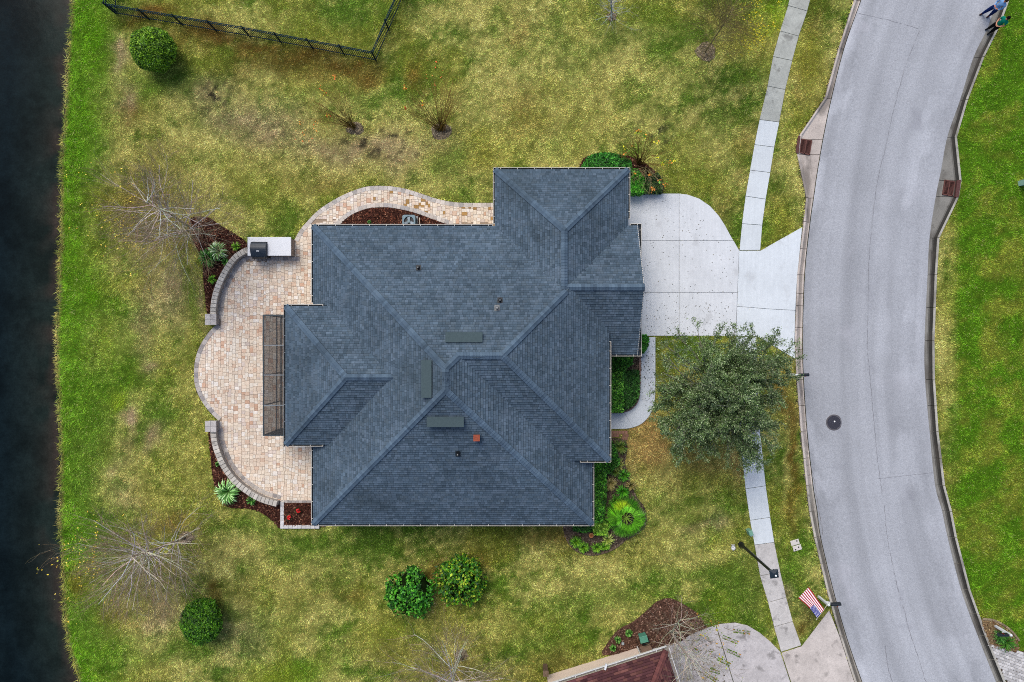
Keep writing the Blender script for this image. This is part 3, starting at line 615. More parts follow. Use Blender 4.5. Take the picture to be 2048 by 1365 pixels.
# ---------------------------------------------------------------- patio, garden path, seat walls
CREAM = [C(232, 216, 194), C(238, 228, 212), C(224, 202, 178), C(230, 210, 188), C(216, 184, 158), C(204, 160, 130), C(216, 200, 188), C(243, 236, 226)]
CREAM = [tuple((np.array(c) * .78 + np.array(C(226, 207, 190)) * .22) * 1.1) for c in CREAM]
CW = [.24, .18, .17, .18, .08, .04, .06, .05]
SLATE = [C(176, 168, 164), C(190, 182, 176), C(160, 154, 152), C(200, 192, 184)]
def paver_field(poly, inset_test, unit=.068, extra=None):
    """random three-size paver pattern on a grid; returns (x0,y0,w,h)"""
    poly = np.asarray(poly); x0, y0 = poly.min(0); x1, y1 = poly.max(0)
    nx_, ny_ = int((x1 - x0) / unit) + 1, int((y1 - y0) / unit) + 1
    occ = np.zeros((ny_, nx_), bool); out = []
    sizes = [(3, 3), (4, 3), (3, 4), (3, 2), (2, 3), (4, 4), (5, 3)]
    wts = [.34, .20, .14, .10, .10, .06, .06]
    for j in range(ny_):
        for i in range(nx_):
            if occ[j, i]: continue
            order = list(rng.choice(len(sizes), len(sizes), replace=False, p=wts)); placed = False
            for k in order + [7, 8, 9, 10]:
                w, h = sizes[k] if k < 7 else [(2, 2), (2, 1), (1, 2), (1, 1)][k - 7]
                if i + w <= nx_ and j + h <= ny_ and not occ[j:j + h, i:i + w].any():
                    # avoid leaving one-wide slivers
                    if k < 7 and i + w < nx_ and occ[j, i + w] == False and i + w + 1 < nx_ and occ[j, i + w + 1]: continue
                    occ[j:j + h, i:i + w] = True; out.append((x0 + i * unit, y0 + j * unit, w * unit, h * unit)); placed = True; break
    return out
PZ = .03
pmesh = {}
def paver_mesh(w, h):
    k = (round(w, 3), round(h, 3))
    if k not in pmesh:
        m = MB(); g = .006; m.prism([(-w / 2 + g, -h / 2 + g), (w / 2 - g, -h / 2 + g), (w / 2 - g, h / 2 - g), (-w / 2 + g, h / 2 - g)], -.06, 0, (1, 1, 1), .008, False); pmesh[k] = m.data('paver', MAT['paver'])
    return pmesh[k]
def lay(name, poly, label, keep, palette, pw, borders, stain=None):
    root = empty(name, (0, 0, 0), label, 'paving', kind='structure')
    m = MB(); m.prism(poly, -.16, PZ - (.018 if name == 'patio' else .024)); m.build('bedding_sand', MAT['sand'], root)
    F_ = paver_field(poly, None)
    cx = np.array([f[0] + f[2] / 2 for f in F_]); cy = np.array([f[1] + f[3] / 2 for f in F_])
    ok = keep(cx, cy) & pip(cx, cy, poly)
    for dx in (-1, 1):
        for dy in (-1, 1):
            ok &= pip(cx + dx * .42 * np.array([f[2] for f in F_]), cy + dy * .42 * np.array([f[3] for f in F_]), poly)
    ids = np.where(ok)[0]; area = np.array([F_[i][2] * F_[i][3] for i in ids])
    vis = ~pip(cx[ids], cy[ids], np.array(WP([(628, 452), (1180, 452), (1180, 1048), (628, 1048)], 3)))
    order = ids[np.argsort(-(area + vis * 1.0))]
    rest = MB()
    for n_, i in enumerate(order):
        x, y, w, h = F_[i]
        c = pick(palette, 1, .03, pw)[0]
        low = fbm(np.array([x]), np.array([y]), .5, 3, 77)[0]; c = c * (.88 + .24 * low)
        if stain is not None: c = stain(x, y, c)
        z = PZ + random.uniform(-.003, .003)
        if n_ < 290: link('paver', paver_mesh(w, h), root, (x + w / 2, y + h / 2, z), c)
        else:
            g = .006; rest.prism([(x + g, y + g), (x + w - g, y + g), (x + w - g, y + h - g), (x + g, y + h - g)], z - .06, z, c, .008, False)
    if rest.v:
        o = rest.build('further_pavers', MAT['paver'], root); o['kind'] = 'stuff'
    for P, width, step, pal in borders:
        for q in soldier(P, width, step, .012):
            m = MB(); m.prism(q, -.05, PZ + .012 + random.uniform(-.003, .003), pick(pal, 1, .10)[0], .008, False); m.build('border_paver', MAT['paver'], root)
    return root
def wp(pts): return np.array(WP(pts))
bA_in = wp(cWA)[::-1]          # reversed so that "left" is the patio side
def left_side(P, toward):
    P = np.asarray(P); N_ = normals2(P); m = len(P) // 2
    return P if np.dot(N_[m], np.asarray(toward) - P[m]) > 0 else P[::-1]
pc = W(540, 740)
wA, wBU, wB = left_side(wp(cWA), pc), left_side(wp(cBU), pc), left_side(wp(cWB), pc)
CAPW = .33
inA, inB = offset(wA, CAPW), offset(wB, CAPW)
outer = np.array(WP(list(crom(PATH_OUT, 6))))
borders = [(left_side(inA[:], pc), .24, .25, SLATE), (wBU, .25, .30, SLATE), (left_side(inB, pc), .24, .25, SLATE),
           (np.array(WP([(561, 1008.5), (628, 1008.5)])), .22, .23, SLATE), (np.array(WP([(505, 521), (606, 521)])), .23, .24, SLATE)]
borders[3] = (left_side(borders[3][0], pc), .22, .23, SLATE)
borders[4] = (np.array(WP([(500, 522), (600, 522)])), .23, .24, SLATE)
def keepP(x, y):
    px = CX + x / M_; py = CY - y / M_
    return ~((py > 514.5) & (py < 521.5) & (px < 598)) & (py < 1003)
lay('patio', PATIO, 'cream and tan stone paver patio with scalloped edge beside the pond lawn', keepP, CREAM, CW, borders)
def stain(x, y, c):
    px = CX + x / M_
    if px > 730 and random.random() < .11: return np.array(C(182, 142, 88)) * random.uniform(.8, 1.15)
    return c
pin = np.array(WP(crom(PATH_IN, 6))); pc2 = W(760, 400)
bo = np.array(WP(crom(PATH_OUT, 6)))
def keepQ(x, y): return ~pip(x, y, PATIO)
lay('garden_path', PATHP, 'curving cream paver path from the patio round to the garage side', keepQ, [c for c in CREAM], [.28, .24, .10, .14, .06, .03, .07, .08],
    [(left_side(bo, W(760, 395)), .25, .27, [C(208, 200, 192), C(190, 184, 178), C(216, 206, 196)]), (left_side(pin, W(770, 395)), .25, .25, [C(206, 198, 190), C(184, 178, 174), C(212, 202, 192)])], stain)

def seat_wall(name, P, label, nlay=3, h=.5):
    a = P.mean(0); root = empty(name, (a[0], a[1], 0), label, 'wall', 'low seat walls around the patio')
    core0, core1 = offset(P, .05), offset(P, .28)
    for L_ in range(nlay):
        z0 = L_ * (h - .07) / nlay; z1 = (L_ + 1) * (h - .07) / nlay - .006
        R_ = resample(P, .30); sh = .15 if L_ % 2 else 0
        P2 = resample(P, .05); k = int(sh / .05); P2 = P2[k:]
        for q in soldier(offset(P2, .045), .25, .30, .006):
            m = MB(); m.prism(q, z0, z1, J(C(174, 166, 158), .85, 1.12), .01, False); m.build('block', MAT['stone'], root)
    for q in soldier(P, CAPW, .24, .022):
        m = MB(); m.prism(q, h - .07, h + random.uniform(-.003, .003), J(C(206, 199, 188), .80, 1.12), .016); m.build('cap_stone', MAT['stone'], root)
seat_wall('seat_wall', resample(wA, .1), 'curved grey block seat wall next to the grill counter')
seat_wall('seat_wall', resample(wB, .1), 'curved grey block seat wall by the raised flower bed')
def pier(x0, x1, y0, y1, label):
    q = WP([(x0, y0), (x1, y0), (x1, y1), (x0, y1)]); c = np.mean(q, 0)
    root = empty('wall_pier', (c[0], c[1], 0), label, 'pier', 'stone piers ending the seat walls')
    q = np.array(q); inn = c + (q - c) * .88
    for L_ in range(3):
        m = MB(); m.prism(inn, L_ * .17, L_ * .17 + .164, J(C(160, 154, 150), .9, 1.1), .012); m.build('block', MAT['stone'], root)
    mid = (q[0] + q[1]) / 2; mid2 = (q[3] + q[2]) / 2; lm, rm = (q[0] + q[3]) / 2, (q[1] + q[2]) / 2
    for p in ([q[0], mid, c, lm], [mid, q[1], rm, c], [c, rm, q[2], mid2], [lm, c, mid2, q[3]]):
        p = np.array(p); pc_ = p.mean(0); m = MB(); m.prism(pc_ + (p - pc_) * .975, .51, .58, J(C(196, 190, 186), .92, 1.08), .012); m.build('cap_stone', MAT['stone'], root)
pier(418.5, 441, 629, 651, 'square stone pier at the end of the seat wall below the grill counter')
pier(418.5, 441, 840, 862, 'square stone pier at the end of the seat wall above the flower bed')
# raised planter of white stone
pr = empty('planter_border', (*W(565, 1030), 0), 'low border of whitish stone blocks around the red flower bed', 'planter')
for P in ([(569.5, 1003), (569.5, 1049)], [(569.5, 1056.5), (640, 1056.5)], ):
    PP = np.array(WP(P)); PP = left_side(PP, W(562 if P[0][1] == 1003 else 600, 1030))
    if P[0][1] == 1003: PP = left_side(np.array(WP(P)), W(550, 1030))
    for q in soldier(PP, .21, .27, .012):
        m = MB(); m.prism(q, -.05, .16 + random.uniform(-.006, .006), J(C(222, 218, 216), .85, 1.06), .016); m.build('block', MAT['stone'], pr)
m = MB(); m.prism(WP([(562, 1049), (569.3, 1049), (569.3, 1056.5), (562, 1056.5)]), -.05, .16, C(224, 220, 218), .016); m.build('block', MAT['stone'], pr)

# ---------------------------------------------------------------- grill counter
gx0, gy0 = W(495, 512, .92); gx1, gy1 = W(582, 474.5, .92)
ct = empty('grill_counter', ((gx0 + gx1) / 2, (gy0 + gy1) / 2, 0), 'outdoor kitchen counter with speckled white granite top on stacked stone', 'counter')
for L_ in range(6):
    n_ = 8; sh = (L_ % 2) * .14
    for i in range(n_):
        for (ya, yb) in ((gy0 + .06, gy0 + .2), (gy1 - .2, gy1 - .06)):
            x0 = gx0 + .06 + (gx1 - gx0 - .12) * i / n_; x1 = gx0 + .06 + (gx1 - gx0 - .12) * (i + 1) / n_ - .008
            m = MB(); m.prism([(x0, ya), (x1, ya), (x1, yb), (x0, yb)], L_ * .145, L_ * .145 + .14, J(C(158, 146, 138), .8, 1.15), .008, False); m.build('stone_block', MAT['stone'], ct)
    for i in range(3):
        y0 = gy0 + .21 + (gy1 - gy0 - .42) * i / 3; y1 = gy0 + .21 + (gy1 - gy0 - .42) * (i + 1) / 3 - .008
        for (xa, xb) in ((gx0 + .06, gx0 + .2), (gx1 - .2, gx1 - .06)):
            m = MB(); m.prism([(xa, y0), (xb, y0), (xb, y1), (xa, y1)], L_ * .145, L_ * .145 + .14, J(C(158, 146, 138), .8, 1.15), .008, False); m.build('stone_block', MAT['stone'], ct)
gl, gr = W(503, 0, .92)[0], W(534.5, 0, .92)[0]; gyb = W(0, 485.5, .92)[1]
m = MB().col(C(232, 234, 238))
m.prism([(gx0, gy0), (gl - .03, gy0), (gl - .03, gyb + .03), (gr + .01, gyb + .03), (gr + .01, gy0), (gx1, gy0), (gx1, gy1), (gx0, gy1)], .87, .92, None, .012); m.build('granite_top', MAT['granite'], ct)
gcx = (gl + gr) / 2; gw = gr - gl
gri = empty('barbecue_grill', (gcx, gyb - .3, .3), 'black lidded gas grill built into the granite counter', 'grill')
m = MB().col(C(34, 40, 48)); m.box((gcx, gyb - .43, .62), (gw - .02, .82, .62)); m.build('firebox', MAT['metal'], gri)
m = MB().col(C(40, 50, 62)); arc = [(gyb - .02 - .80 * t, .93 + .26 * sin(pi * min(1, .18 + t * .75))) for t in np.linspace(0, 1, 9)]
pr_ = [(gyb - .02, .93)] + arc + [(gyb - .82, .93)]
Lf = [(gl + .01, y, z) for y, z in pr_]; Rt = [(gr - .01, y, z) for y, z in pr_]; n_ = len(pr_)
m.mesh(Lf + Rt, [(i, i + 1, n_ + i + 1, n_ + i) for i in range(n_ - 1)] + [tuple(range(n_ - 1, -1, -1)), tuple(range(n_, 2 * n_))]); lid = m.build('lid', MAT['metal'], gri)
m = MB().col(C(200, 204, 208)); m.box((gcx, gyb - .52, 1.175), (.16, .06, .02)); m.build('badge', MAT['paint'], lid)
m = MB().col(C(30, 32, 36)); m.tube([(gl + .1, gyb - .90, 1.0), (gr - .1, gyb - .90, 1.0)], .018, 8); m.bar((gl + .12, gyb - .80, 1.0), (gl + .12, gyb - .90, 1.0), .02); m.bar((gr - .12, gyb - .80, 1.0), (gr - .12, gyb - .90, 1.0), .02); m.build('handle', MAT['metal'], lid)
m = MB().col(C(28, 30, 34)); m.box((gcx, gyb - .88, .86), (gw - .06, .12, .10))
m.build('control_panel', MAT['metal'], gri)
for k in range(4):
    m = MB().col(C(60, 62, 66)); x = gl + .14 + (gw - .28) * k / 3; m.tube([(x, gyb - .94, .86), (x, gyb - .98, .86)], .028, 10); m.build('knob', MAT['metal'], gri)

# ---------------------------------------------------------------- air conditioner beside the house
ax, ay = W(817.5, 443, .8)
ac = empty('condenser_unit', (ax, ay, 0), 'square grey outdoor air conditioning condenser with round fan in the mulch', 'air conditioner')
m = MB().col(C(150, 150, 150)); m.box((ax, ay, .03), (.86, .86, .06)); m.build('pad', MAT['concrete'], ac)
m = MB().col(C(84, 104, 112)); r = .37; rr = []
for k in range(4):
    a0 = k * pi / 2
    for t in np.linspace(0, pi / 2, 4): rr.append((ax + (.27) * (1 if k in (0, 3) else -1) + .10 * cos(a0 + t), ay + .27 * (1 if k < 2 else -1) + .10 * sin(a0 + t)))
m.prism(rr, .06, .70, None); m.build('casing', MAT['paint'], ac)
m = MB().col(C(120, 146, 158)); ring = [(ax + .29 * cos(2 * pi * k / 16 + pi / 16), ay + .29 * sin(2 * pi * k / 16 + pi / 16)) for k in range(16)]
out16 = [rr[(k + 0) % 16] for k in range(16)]
m.mesh([(x, y, .80) for x, y in out16] + [(x, y, .80) for x, y in ring] + [(x, y, .70) for x, y in out16] + [(x, y, .715) for x, y in ring],
       [(k, (k + 1) % 16, 16 + (k + 1) % 16, 16 + k) for k in range(16)] + [(32 + k, 32 + (k + 1) % 16, (k + 1) % 16, k) for k in range(16)] + [(16 + k, 16 + (k + 1) % 16, 48 + (k + 1) % 16, 48 + k) for k in range(16)]); m.build('top_cover', MAT['paint'], ac)
m = MB().col((.006, .006, .008)); m.lathe((ax, ay, .701), [(.30, 0), (.0, .003)], 20); m.build('fan_well', MAT['metal'], ac)
for k in range(3):
    a = radians(95 + 120 * k); m = MB().col(C(150, 165, 176)); u = np.array([cos(a), sin(a)]); v = np.array([-u[1], u[0]]); c0 = np.array([ax, ay])
    m.mesh([(*(c0 + u * .06 + v * .05), .75), (*(c0 + u * .06 - v * .05), .77), (*(c0 + u * .27 - v * .11), .785), (*(c0 + u * .27 + v * .08), .735)], [(0, 1, 2, 3)]); m.build('fan_blade', MAT['metal'], ac)
m = MB().col(C(128, 150, 158)); m.lathe((ax, ay, .70), [(.09, 0), (.09, .09), (.06, .105)], 14); m.build('fan_motor', MAT['metal'], ac)

# ---------------------------------------------------------------- the house
S_ = .54; Z0, ZB, ZL = 3.0, 3.70, 3.55
k0, kb, kl = (H - Z0) / F, (H - ZB) / F, (H - ZL) / F
X = lambda px, k: (px - CX) * k
Y = lambda py, k: (CY - py) * k
class Body:
    """hip / gable roof body: each side = (eave height, hip?)"""
    def __init__(s, name, x0, x1, y0, y1, e, order):
        s.name, s.x0, s.x1, s.y0, s.y1, s.e, s.order = name, x0, x1, y0, y1, e, order
    def z(s, x, y):
        v = np.full(np.shape(x), 99.0)
        if 'W' in s.e: v = np.minimum(v, s.e['W'] + S_ * (x - s.x0))
        if 'E' in s.e: v = np.minimum(v, s.e['E'] + S_ * (s.x1 - x))
        if 'S' in s.e: v = np.minimum(v, s.e['S'] + S_ * (y - s.y0))
        if 'N' in s.e: v = np.minimum(v, s.e['N'] + S_ * (s.y1 - y))
        return np.where((x >= s.x0 - 1e-6) & (x <= s.x1 + 1e-6) & (y >= s.y0 - 1e-6) & (y <= s.y1 + 1e-6), v, -1)
RA = Body('A', X(623, k0), X(1188, k0), Y(1052, k0), Y(449, k0), dict(W=Z0, E=Z0, S=Z0, N=Z0), 0)
RB = Body('B', -3.0, X(1222, kb), Y(925, kb), Y(449, k0), dict(E=ZB, S=ZB, N=Z0), 1)
RL_ = Body('L', X(568, kl), -5.6, Y(893, kl), Y(609, kl), dict(W=ZL, S=ZL, N=ZL), 2)
RN = Body('N', X(986, k0), X(1260, k0), Y(592, k0 * .95), Y(336, k0), dict(W=Z0, E=Z0, N=Z0), 3)
RG = Body('G', 2.55, 6.82, Y(713, k0), Y(448, k0), dict(S=Z0, N=Z0), 4)
BODIES = [RA, RB, RL_, RN, RG]
EDGE = .10                      # shingles start this far up from the outer gutter line
house = empty('house', (-2, -2, 0), 'large single storey house with slate blue hipped shingle roof', 'house')
roof = empty('roof', (0, 0, 3)); roof.parent = house; roof.location = (2, 2, 3)
SH = [C(86, 103, 118), C(91, 108, 123), C(81, 98, 112), C(96, 112, 127), C(76, 92, 105), C(88, 103, 115)]
def side_geo(b, sd):
    """eave start point, along unit, up-slope unit (plan), length, eave height, ends"""
    if sd == 'N': return (b.x0, b.y1), (1, 0), (0, -1), b.x1 - b.x0
    if sd == 'S': return (b.x1, b.y0), (-1, 0), (0, 1), b.x1 - b.x0
    if sd == 'W': return (b.x0, b.y0), (0, 1), (1, 0), b.y1 - b.y0
    return (b.x1, b.y1), (0, -1), (-1, 0), b.y1 - b.y0
def other_z(b, x, y):
    v = np.full(np.shape(x), -9.0)
    for o in BODIES:
        if o is not b: v = np.maximum(v, o.z(x, y))
    return v
def shingle_side(b, sd, bodies_z, cols, mat_, parent, slope=S_, edge=EDGE, rise=.135):
    p0, al, up, LEN = side_geo(b, sd); p0 = np.array(p0); al = np.array(al); up = np.array(up); ez = b.e[sd]
    cs = 1 / math.sqrt(1 + slope * slope); ex = .143 * cs                 # plan width of a course
    Vv = []; Cc = []
    nc = int(12 / ex); 
    for c in range(nc):
        d0 = edge + c * ex; d1 = d0 + ex
        t = 0.0; off = -random.random() * .3
        row = []
        while t + off < LEN:
            w = random.choice((.13, .16, .19, .22, .27)); row.append((t + off, min(t + off + w, LEN))); t += w
        R_ = np.array(row)
        R_ = np.clip(R_, 0, LEN); R_ = R_[R_[:, 1] - R_[:, 0] > .01]
        if not len(R_): continue
        # clip by the neighbouring sides (hips), via the body's own height
        def lim(dd):
            tt = np.linspace(0, LEN, 400); q = p0 + al * tt[:, None] + up * dd; zz = b.z(q[:, 0], q[:, 1]); own = ez + slope * dd
            g = tt[(zz >= own - .012)]
            return (g.min(), g.max()) if len(g) else None
        l0, l1 = lim(d0), lim(min(d1, 99))
        if l0 is None: break
        if l1 is None: l1 = ((l0[0] + l0[1]) / 2,) * 2
        a0 = np.clip(R_[:, 0], l0[0], l0[1]); b0 = np.clip(R_[:, 1], l0[0], l0[1])
        a1 = np.clip(R_[:, 0], l1[0], l1[1]); b1 = np.clip(R_[:, 1], l1[0], l1[1])
        keep = (b0 - a0 > .004) | (b1 - a1 > .004)
        a0, b0, a1, b1 = a0[keep], b0[keep], a1[keep], b1[keep]
        if not len(a0): continue
        def pt(t_, d, dz): return np.c_[p0 + al * t_[:, None] + up * d, np.full(len(t_), ez + slope * d) + dz]
        if bodies_z is not None:
            ok = np.zeros(len(a0), bool)
            for tt_, d in ((a0, d0), (b0, d0), (a1, d1), (b1, d1)):
                q = pt(tt_, d, 0); oz = bodies_z(q[:, 0], q[:, 1]); thr = -.04
                same = np.abs(oz - q[:, 2]) < .02
                ok |= (q[:, 2] > oz + thr) & ~(same & (b.order > 0) & (sd == 'N'))
            a0, b0, a1, b1 = a0[ok], b0[ok], a1[ok], b1[ok]
            if not len(a0): continue
        n_ = len(a0); th = .022 + rng.random(n_) * .010
        g = .004
        A, B, D, E_ = pt(a0 + g, d0, th), pt(b0 - g, d0, th), pt(b1 - g, d1, .006), pt(a1 + g, d1, .006)
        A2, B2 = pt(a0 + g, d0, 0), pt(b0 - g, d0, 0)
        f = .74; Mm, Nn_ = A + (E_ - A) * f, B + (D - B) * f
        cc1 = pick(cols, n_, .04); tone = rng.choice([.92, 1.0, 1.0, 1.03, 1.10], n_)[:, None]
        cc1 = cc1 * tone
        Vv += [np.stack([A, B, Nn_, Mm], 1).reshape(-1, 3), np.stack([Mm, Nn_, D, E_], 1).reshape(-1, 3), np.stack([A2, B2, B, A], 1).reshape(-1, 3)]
        Cc += [cc1, cc1 * .70, cc1 * .5]  # upper band and butt darkened: shadow line of each course put into colour
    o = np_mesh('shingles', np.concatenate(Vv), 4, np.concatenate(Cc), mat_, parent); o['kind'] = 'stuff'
    return o
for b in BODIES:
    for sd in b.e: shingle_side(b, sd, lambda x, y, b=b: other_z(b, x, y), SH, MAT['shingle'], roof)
# sheathing, fascia and soffit below the shingles
def deck(b, edge=EDGE, dz=-.015, col=C(60, 74, 88)):
    x0 = b.x0 + (edge if 'W' in b.e else 0); x1 = b.x1 - (edge if 'E' in b.e else 0); y0 = b.y0 + (edge if 'S' in b.e else 0); y1 = b.y1 - (edge if 'N' in b.e else 0)
    m = MB().col(col)
    xsn = sorted({x0, x1}); 
    # ridge
    zE = {k: v + S_ * edge for k, v in b.e.items()}
    if 'N' in b.e and 'S' in b.e and not ('W' in b.e and 'E' in b.e and (y1 - y0) > (x1 - x0)):
        yr = (zE['N'] - zE['S']) / (2 * S_) + (y0 + y1) / 2; zr = zE['S'] + S_ * (yr - y0)
        xa = x0 + ((zr - zE['W']) / S_ if 'W' in b.e else 0); xb = x1 - ((zr - zE['E']) / S_ if 'E' in b.e else 0)
        r0, r1 = (xa, yr, zr), (xb, yr, zr)
        c = [(x0, y0), (x1, y0), (x1, y1), (x0, y1)]
        zc_ = {'S': zE['S'], 'N': zE['N']}
        ze = zE.get('E', None); zw = zE.get('W', None)
        def Z(x, y): return min(v for v in ([zE['S'] + S_ * (y - y0), zE['N'] + S_ * (y1 - y)] + ([zE['W'] + S_ * (x - x0)] if zw else []) + ([zE['E'] + S_ * (x1 - x)] if ze else [])))
        P = lambda p: (p[0], p[1], p[2] + dz)
        cz = [(x, y, Z(x, y)) for x, y in c]
        if b.name == 'B':            # the east end rises from a higher eave than the north one
            yk = y1 - (zE['E'] - zE['N']) / S_; kp = (x1, yk, zE['E'])
            m.poly([P(cz[1]), P(kp), P(r1)]); m.poly([P(cz[0]), P(cz[1]), P(r1), P(r0)]); m.poly([P(kp), P(cz[2]), P(cz[3]), P(r0), P(r1)])
        else:
            m.poly([P(cz[0]), P(cz[1]), P(r1), P(r0)]); m.poly([P(cz[2]), P(cz[3]), P(r0), P(r1)]); m.poly([P(cz[1]), P(cz[2]), P(r1)]); m.poly([P(cz[3]), P(cz[0]), P(r0)])
    else:
        xr = (x0 + x1) / 2; zr = zE['W'] + S_ * (xr - x0)
        ya = y0 + ((zr - zE['S']) / S_ if 'S' in b.e else 0); yb = y1 - ((zr - zE['N']) / S_ if 'N' in b.e else 0)
        P = lambda x, y, z: (x, y, z + dz); zc_ = zE['W']
        m.poly([P(x0, y1, zc_), P(x0, y0, zc_), P(xr, ya, zr), P(xr, yb, zr)]); m.poly([P(x1, y0, zc_), P(x1, y1, zc_), P(xr, yb, zr), P(xr, ya, zr)])
        m.poly([P(x1, y1, zc_), P(x0, y1, zc_), P(xr, yb, zr)]); m.poly([P(x0, y0, zc_), P(x1, y0, zc_), P(xr, ya, zr)])
    m.build('roof_deck', MAT['shingle'], roof)
    ex_ = {k: v for k, v in b.e.items()}
    zs = min(ex_.values()) - .17
    m = MB().col(C(222, 214, 202)); hi = max(b.e.values()) + S_ * edge - .03
    lo = hi - .2
    if b.name == 'B': rect = [(3.0, y0), (x1, y0), (x1, -.3), (3.0, -.3)]
    elif b.name == 'L': rect = [(x0, y0), (-10.2, y0), (-10.2, y1), (x0, y1)]
    else: rect = [(x0, y0), (x1, y0), (x1, y1), (x0, y1)]
    if b.name == 'G': rect = [(3.2, y0), (x1 - .02, y0), (x1 - .02, y1), (3.2, y1)]
    m.prism(rect, lo, hi, None); m.build('fascia_and_soffit', MAT['paint'], roof)
for b in BODIES: deck(b)
# hip and ridge caps
def cap_line(p, q, name, cols, mat_, parent, half=.165, step=.15, drop=S_):
    p, q = np.array(p, float), np.array(q, float); d = q - p; L_ = np.linalg.norm(d); n_ = max(1, int(L_ / step)); u = d / L_
    side = np.cross(u, [0, 0, 1]); side /= np.linalg.norm(side)
    h = math.hypot(u[0], u[1]); diag = abs(u[0]) > .2 and abs(u[1]) > .2
    dr = drop * (.72 if diag else 1.0)
    m = MB()
    for i in range(n_):
        a = p + u * (L_ * i / n_); b = p + u * (L_ * (i + 1) / n_ + .03); c = pick(cols, 1, .05)[0]
        if i % random.choice((4, 5, 7)) == 0: c = c * .86
        up = np.array([0, 0, 1.0]); lo, hi = .085, .066
        A = [a + side * half * s_ + up * (lo - abs(s_) * half * dr * 1.0 + (.012 if s_ == 0 else 0)) for s_ in (-1, -.45, 0, .45, 1)]
        B = [b + side * half * s_ + up * (hi - abs(s_) * half * dr * 1.0 + (.012 if s_ == 0 else 0)) for s_ in (-1, -.45, 0, .45, 1)]
        sk = [A[0] - up * .075, A[4] - up * .075, B[0] - up * .075, B[4] - up * .075]
        m.mesh(A + B + sk, [(0, 1, 6, 5), (1, 2, 7, 6), (2, 3, 8, 7), (3, 4, 9, 8), (0, 10, 11, 4, 3, 2, 1)], tuple(c)); m.mesh(A + B + sk, [(10, 0, 5, 12), (4, 11, 13, 9)], tuple(c * .35))  # skirts get a darker tone, a painted shadow line beside the caps
    return m.build(name, mat_, parent)
CAPC = [C(90, 109, 126), C(95, 114, 131), C(86, 104, 121)]
hw = (RA.x1 - RA.x0) / 2; xr = (RA.x0 + RA.x1) / 2; zr = Z0 + S_ * hw; e = EDGE
yT, yB_ = RA.y1 - hw, RA.y0 + hw
yrB = (Z0 - ZB) / (2 * S_) + (RB.y0 + RB.y1) / 2; zrB = ZB + S_ * (yrB - RB.y0); xaB = RB.x1 - (zrB - ZB) / S_
dd = (zr - zrB) / S_
def low(c, dx, dy, z): return (c[0] + dx * e, c[1] + dy * e, z + S_ * e)
xn = (RN.x0 + RN.x1) / 2; hn = xn - RN.x0; zn = Z0 + S_ * hn
yg = (RG.y0 + RG.y1) / 2; zg = Z0 + S_ * (RG.y1 - yg)
yl = (RL_.y0 + RL_.y1) / 2; hl = yl - RL_.y0; zl = ZL + S_ * hl; xl = RL_.x0 + hl
tb = (zrB - zn) / S_ - .05
for nm, p, q in [('hip_cap', low((RA.x0, RA.y1), 1, -1, Z0), (xr, yT, zr)), ('hip_cap', low((RA.x0, RA.y0), 1, 1, Z0), (xr, yB_, zr)), ('hip_cap', low((RA.x1, RA.y0), -1, 1, Z0), (xr, yB_, zr)),
                 ('ridge_cap', (xr, yB_, zr), (xr, yT, zr)), ('hip_cap', (xr + dd, yT + dd, zrB), (xr, yT, zr)), ('ridge_cap', (xaB, yrB, zrB), (xr + dd - .1, yrB, zrB)),
                 ('hip_cap', low((RB.x1, RB.y0), -1, 1, ZB), (xaB, yrB, zrB)), ('hip_cap', (xaB + tb, yrB + tb, zrB - S_ * tb), (xaB, yrB, zrB)),
                 ('hip_cap', low((RN.x0, RN.y1), 1, -1, Z0), (xn, RN.y1 - hn, zn)), ('hip_cap', low((RN.x1, RN.y1), -1, -1, Z0), (xn, RN.y1 - hn, zn)), ('ridge_cap', (xn, yg - .1, zn), (xn, RN.y1 - hn, zn)),
                 ('ridge_cap', (RG.x1, yg, zg), (xn + .1, yg, zg)),
                 ('hip_cap', low((RL_.x0, RL_.y1), 1, -1, ZL), (xl, yl, zl)), ('hip_cap', low((RL_.x0, RL_.y0), 1, 1, ZL), (xl, yl, zl)), ('ridge_cap', (xl, yl, zl), (RA.x0 + (zl - Z0) / S_ + .1, yl, zl))]:
    cap_line(p, q, nm, CAPC, MAT['shingle'], roof)
# gutters: trough with cream lip and white hangers
def gutter(p, q, z, outw, name='gutter', parent=None, hang=.92, mat_=None, phase=.4, colr=C(212, 206, 194), ins=C(52, 58, 62)):
    p, q, n_ = np.array(p, float), np.array(q, float), np.array(outw, float)
    m = MB(); L_ = np.linalg.norm(q - p); u = (q - p) / L_; w = .13
    def ring(c): return [(*(c - n_ * .0), z + .045), (*(c - n_ * .0), z + .03), (*(c - n_ * .028), z + .03), (*(c - n_ * .03), z - .08), (*(c - n_ * w), z - .08), (*(c - n_ * w), z - .1), (*(c - n_ * .0), z - .1)]
    a, b = ring(p), ring(q); k = 7
    m.col(colr); m.mesh(a + b, [(i, (i + 1) % k, k + (i + 1) % k, k + i) for i in (0, 5, 6)] )
    m.col(colr); m.poly([(*(p), z + .045), (*(q), z + .045), (*(q - n_ * .028), z + .045), (*(p - n_ * .028), z + .045)])
    m.col(ins); m.mesh(a + b, [(i, i + 1, k + i + 1, k + i) for i in (2, 3, 4)])
    m.col(colr)
    for c, s_ in ((p, 1), (q, -1)): m.box((*(c - n_ * .06 + u * s_ * .012), z - .03), (.024 if abs(u[0]) > .5 else .12, .12 if abs(u[0]) > .5 else .024, .14))
    t = phase
    while t < L_ - .05:
        c = p + u * t - n_ * .06; m.box((*c, z + .04), (.026 if abs(u[0]) > .5 else .125, .125 if abs(u[0]) > .5 else .026, .018)); t += hang
    return m.build(name, mat_ or MAT['paint'], parent or house)
o = .0
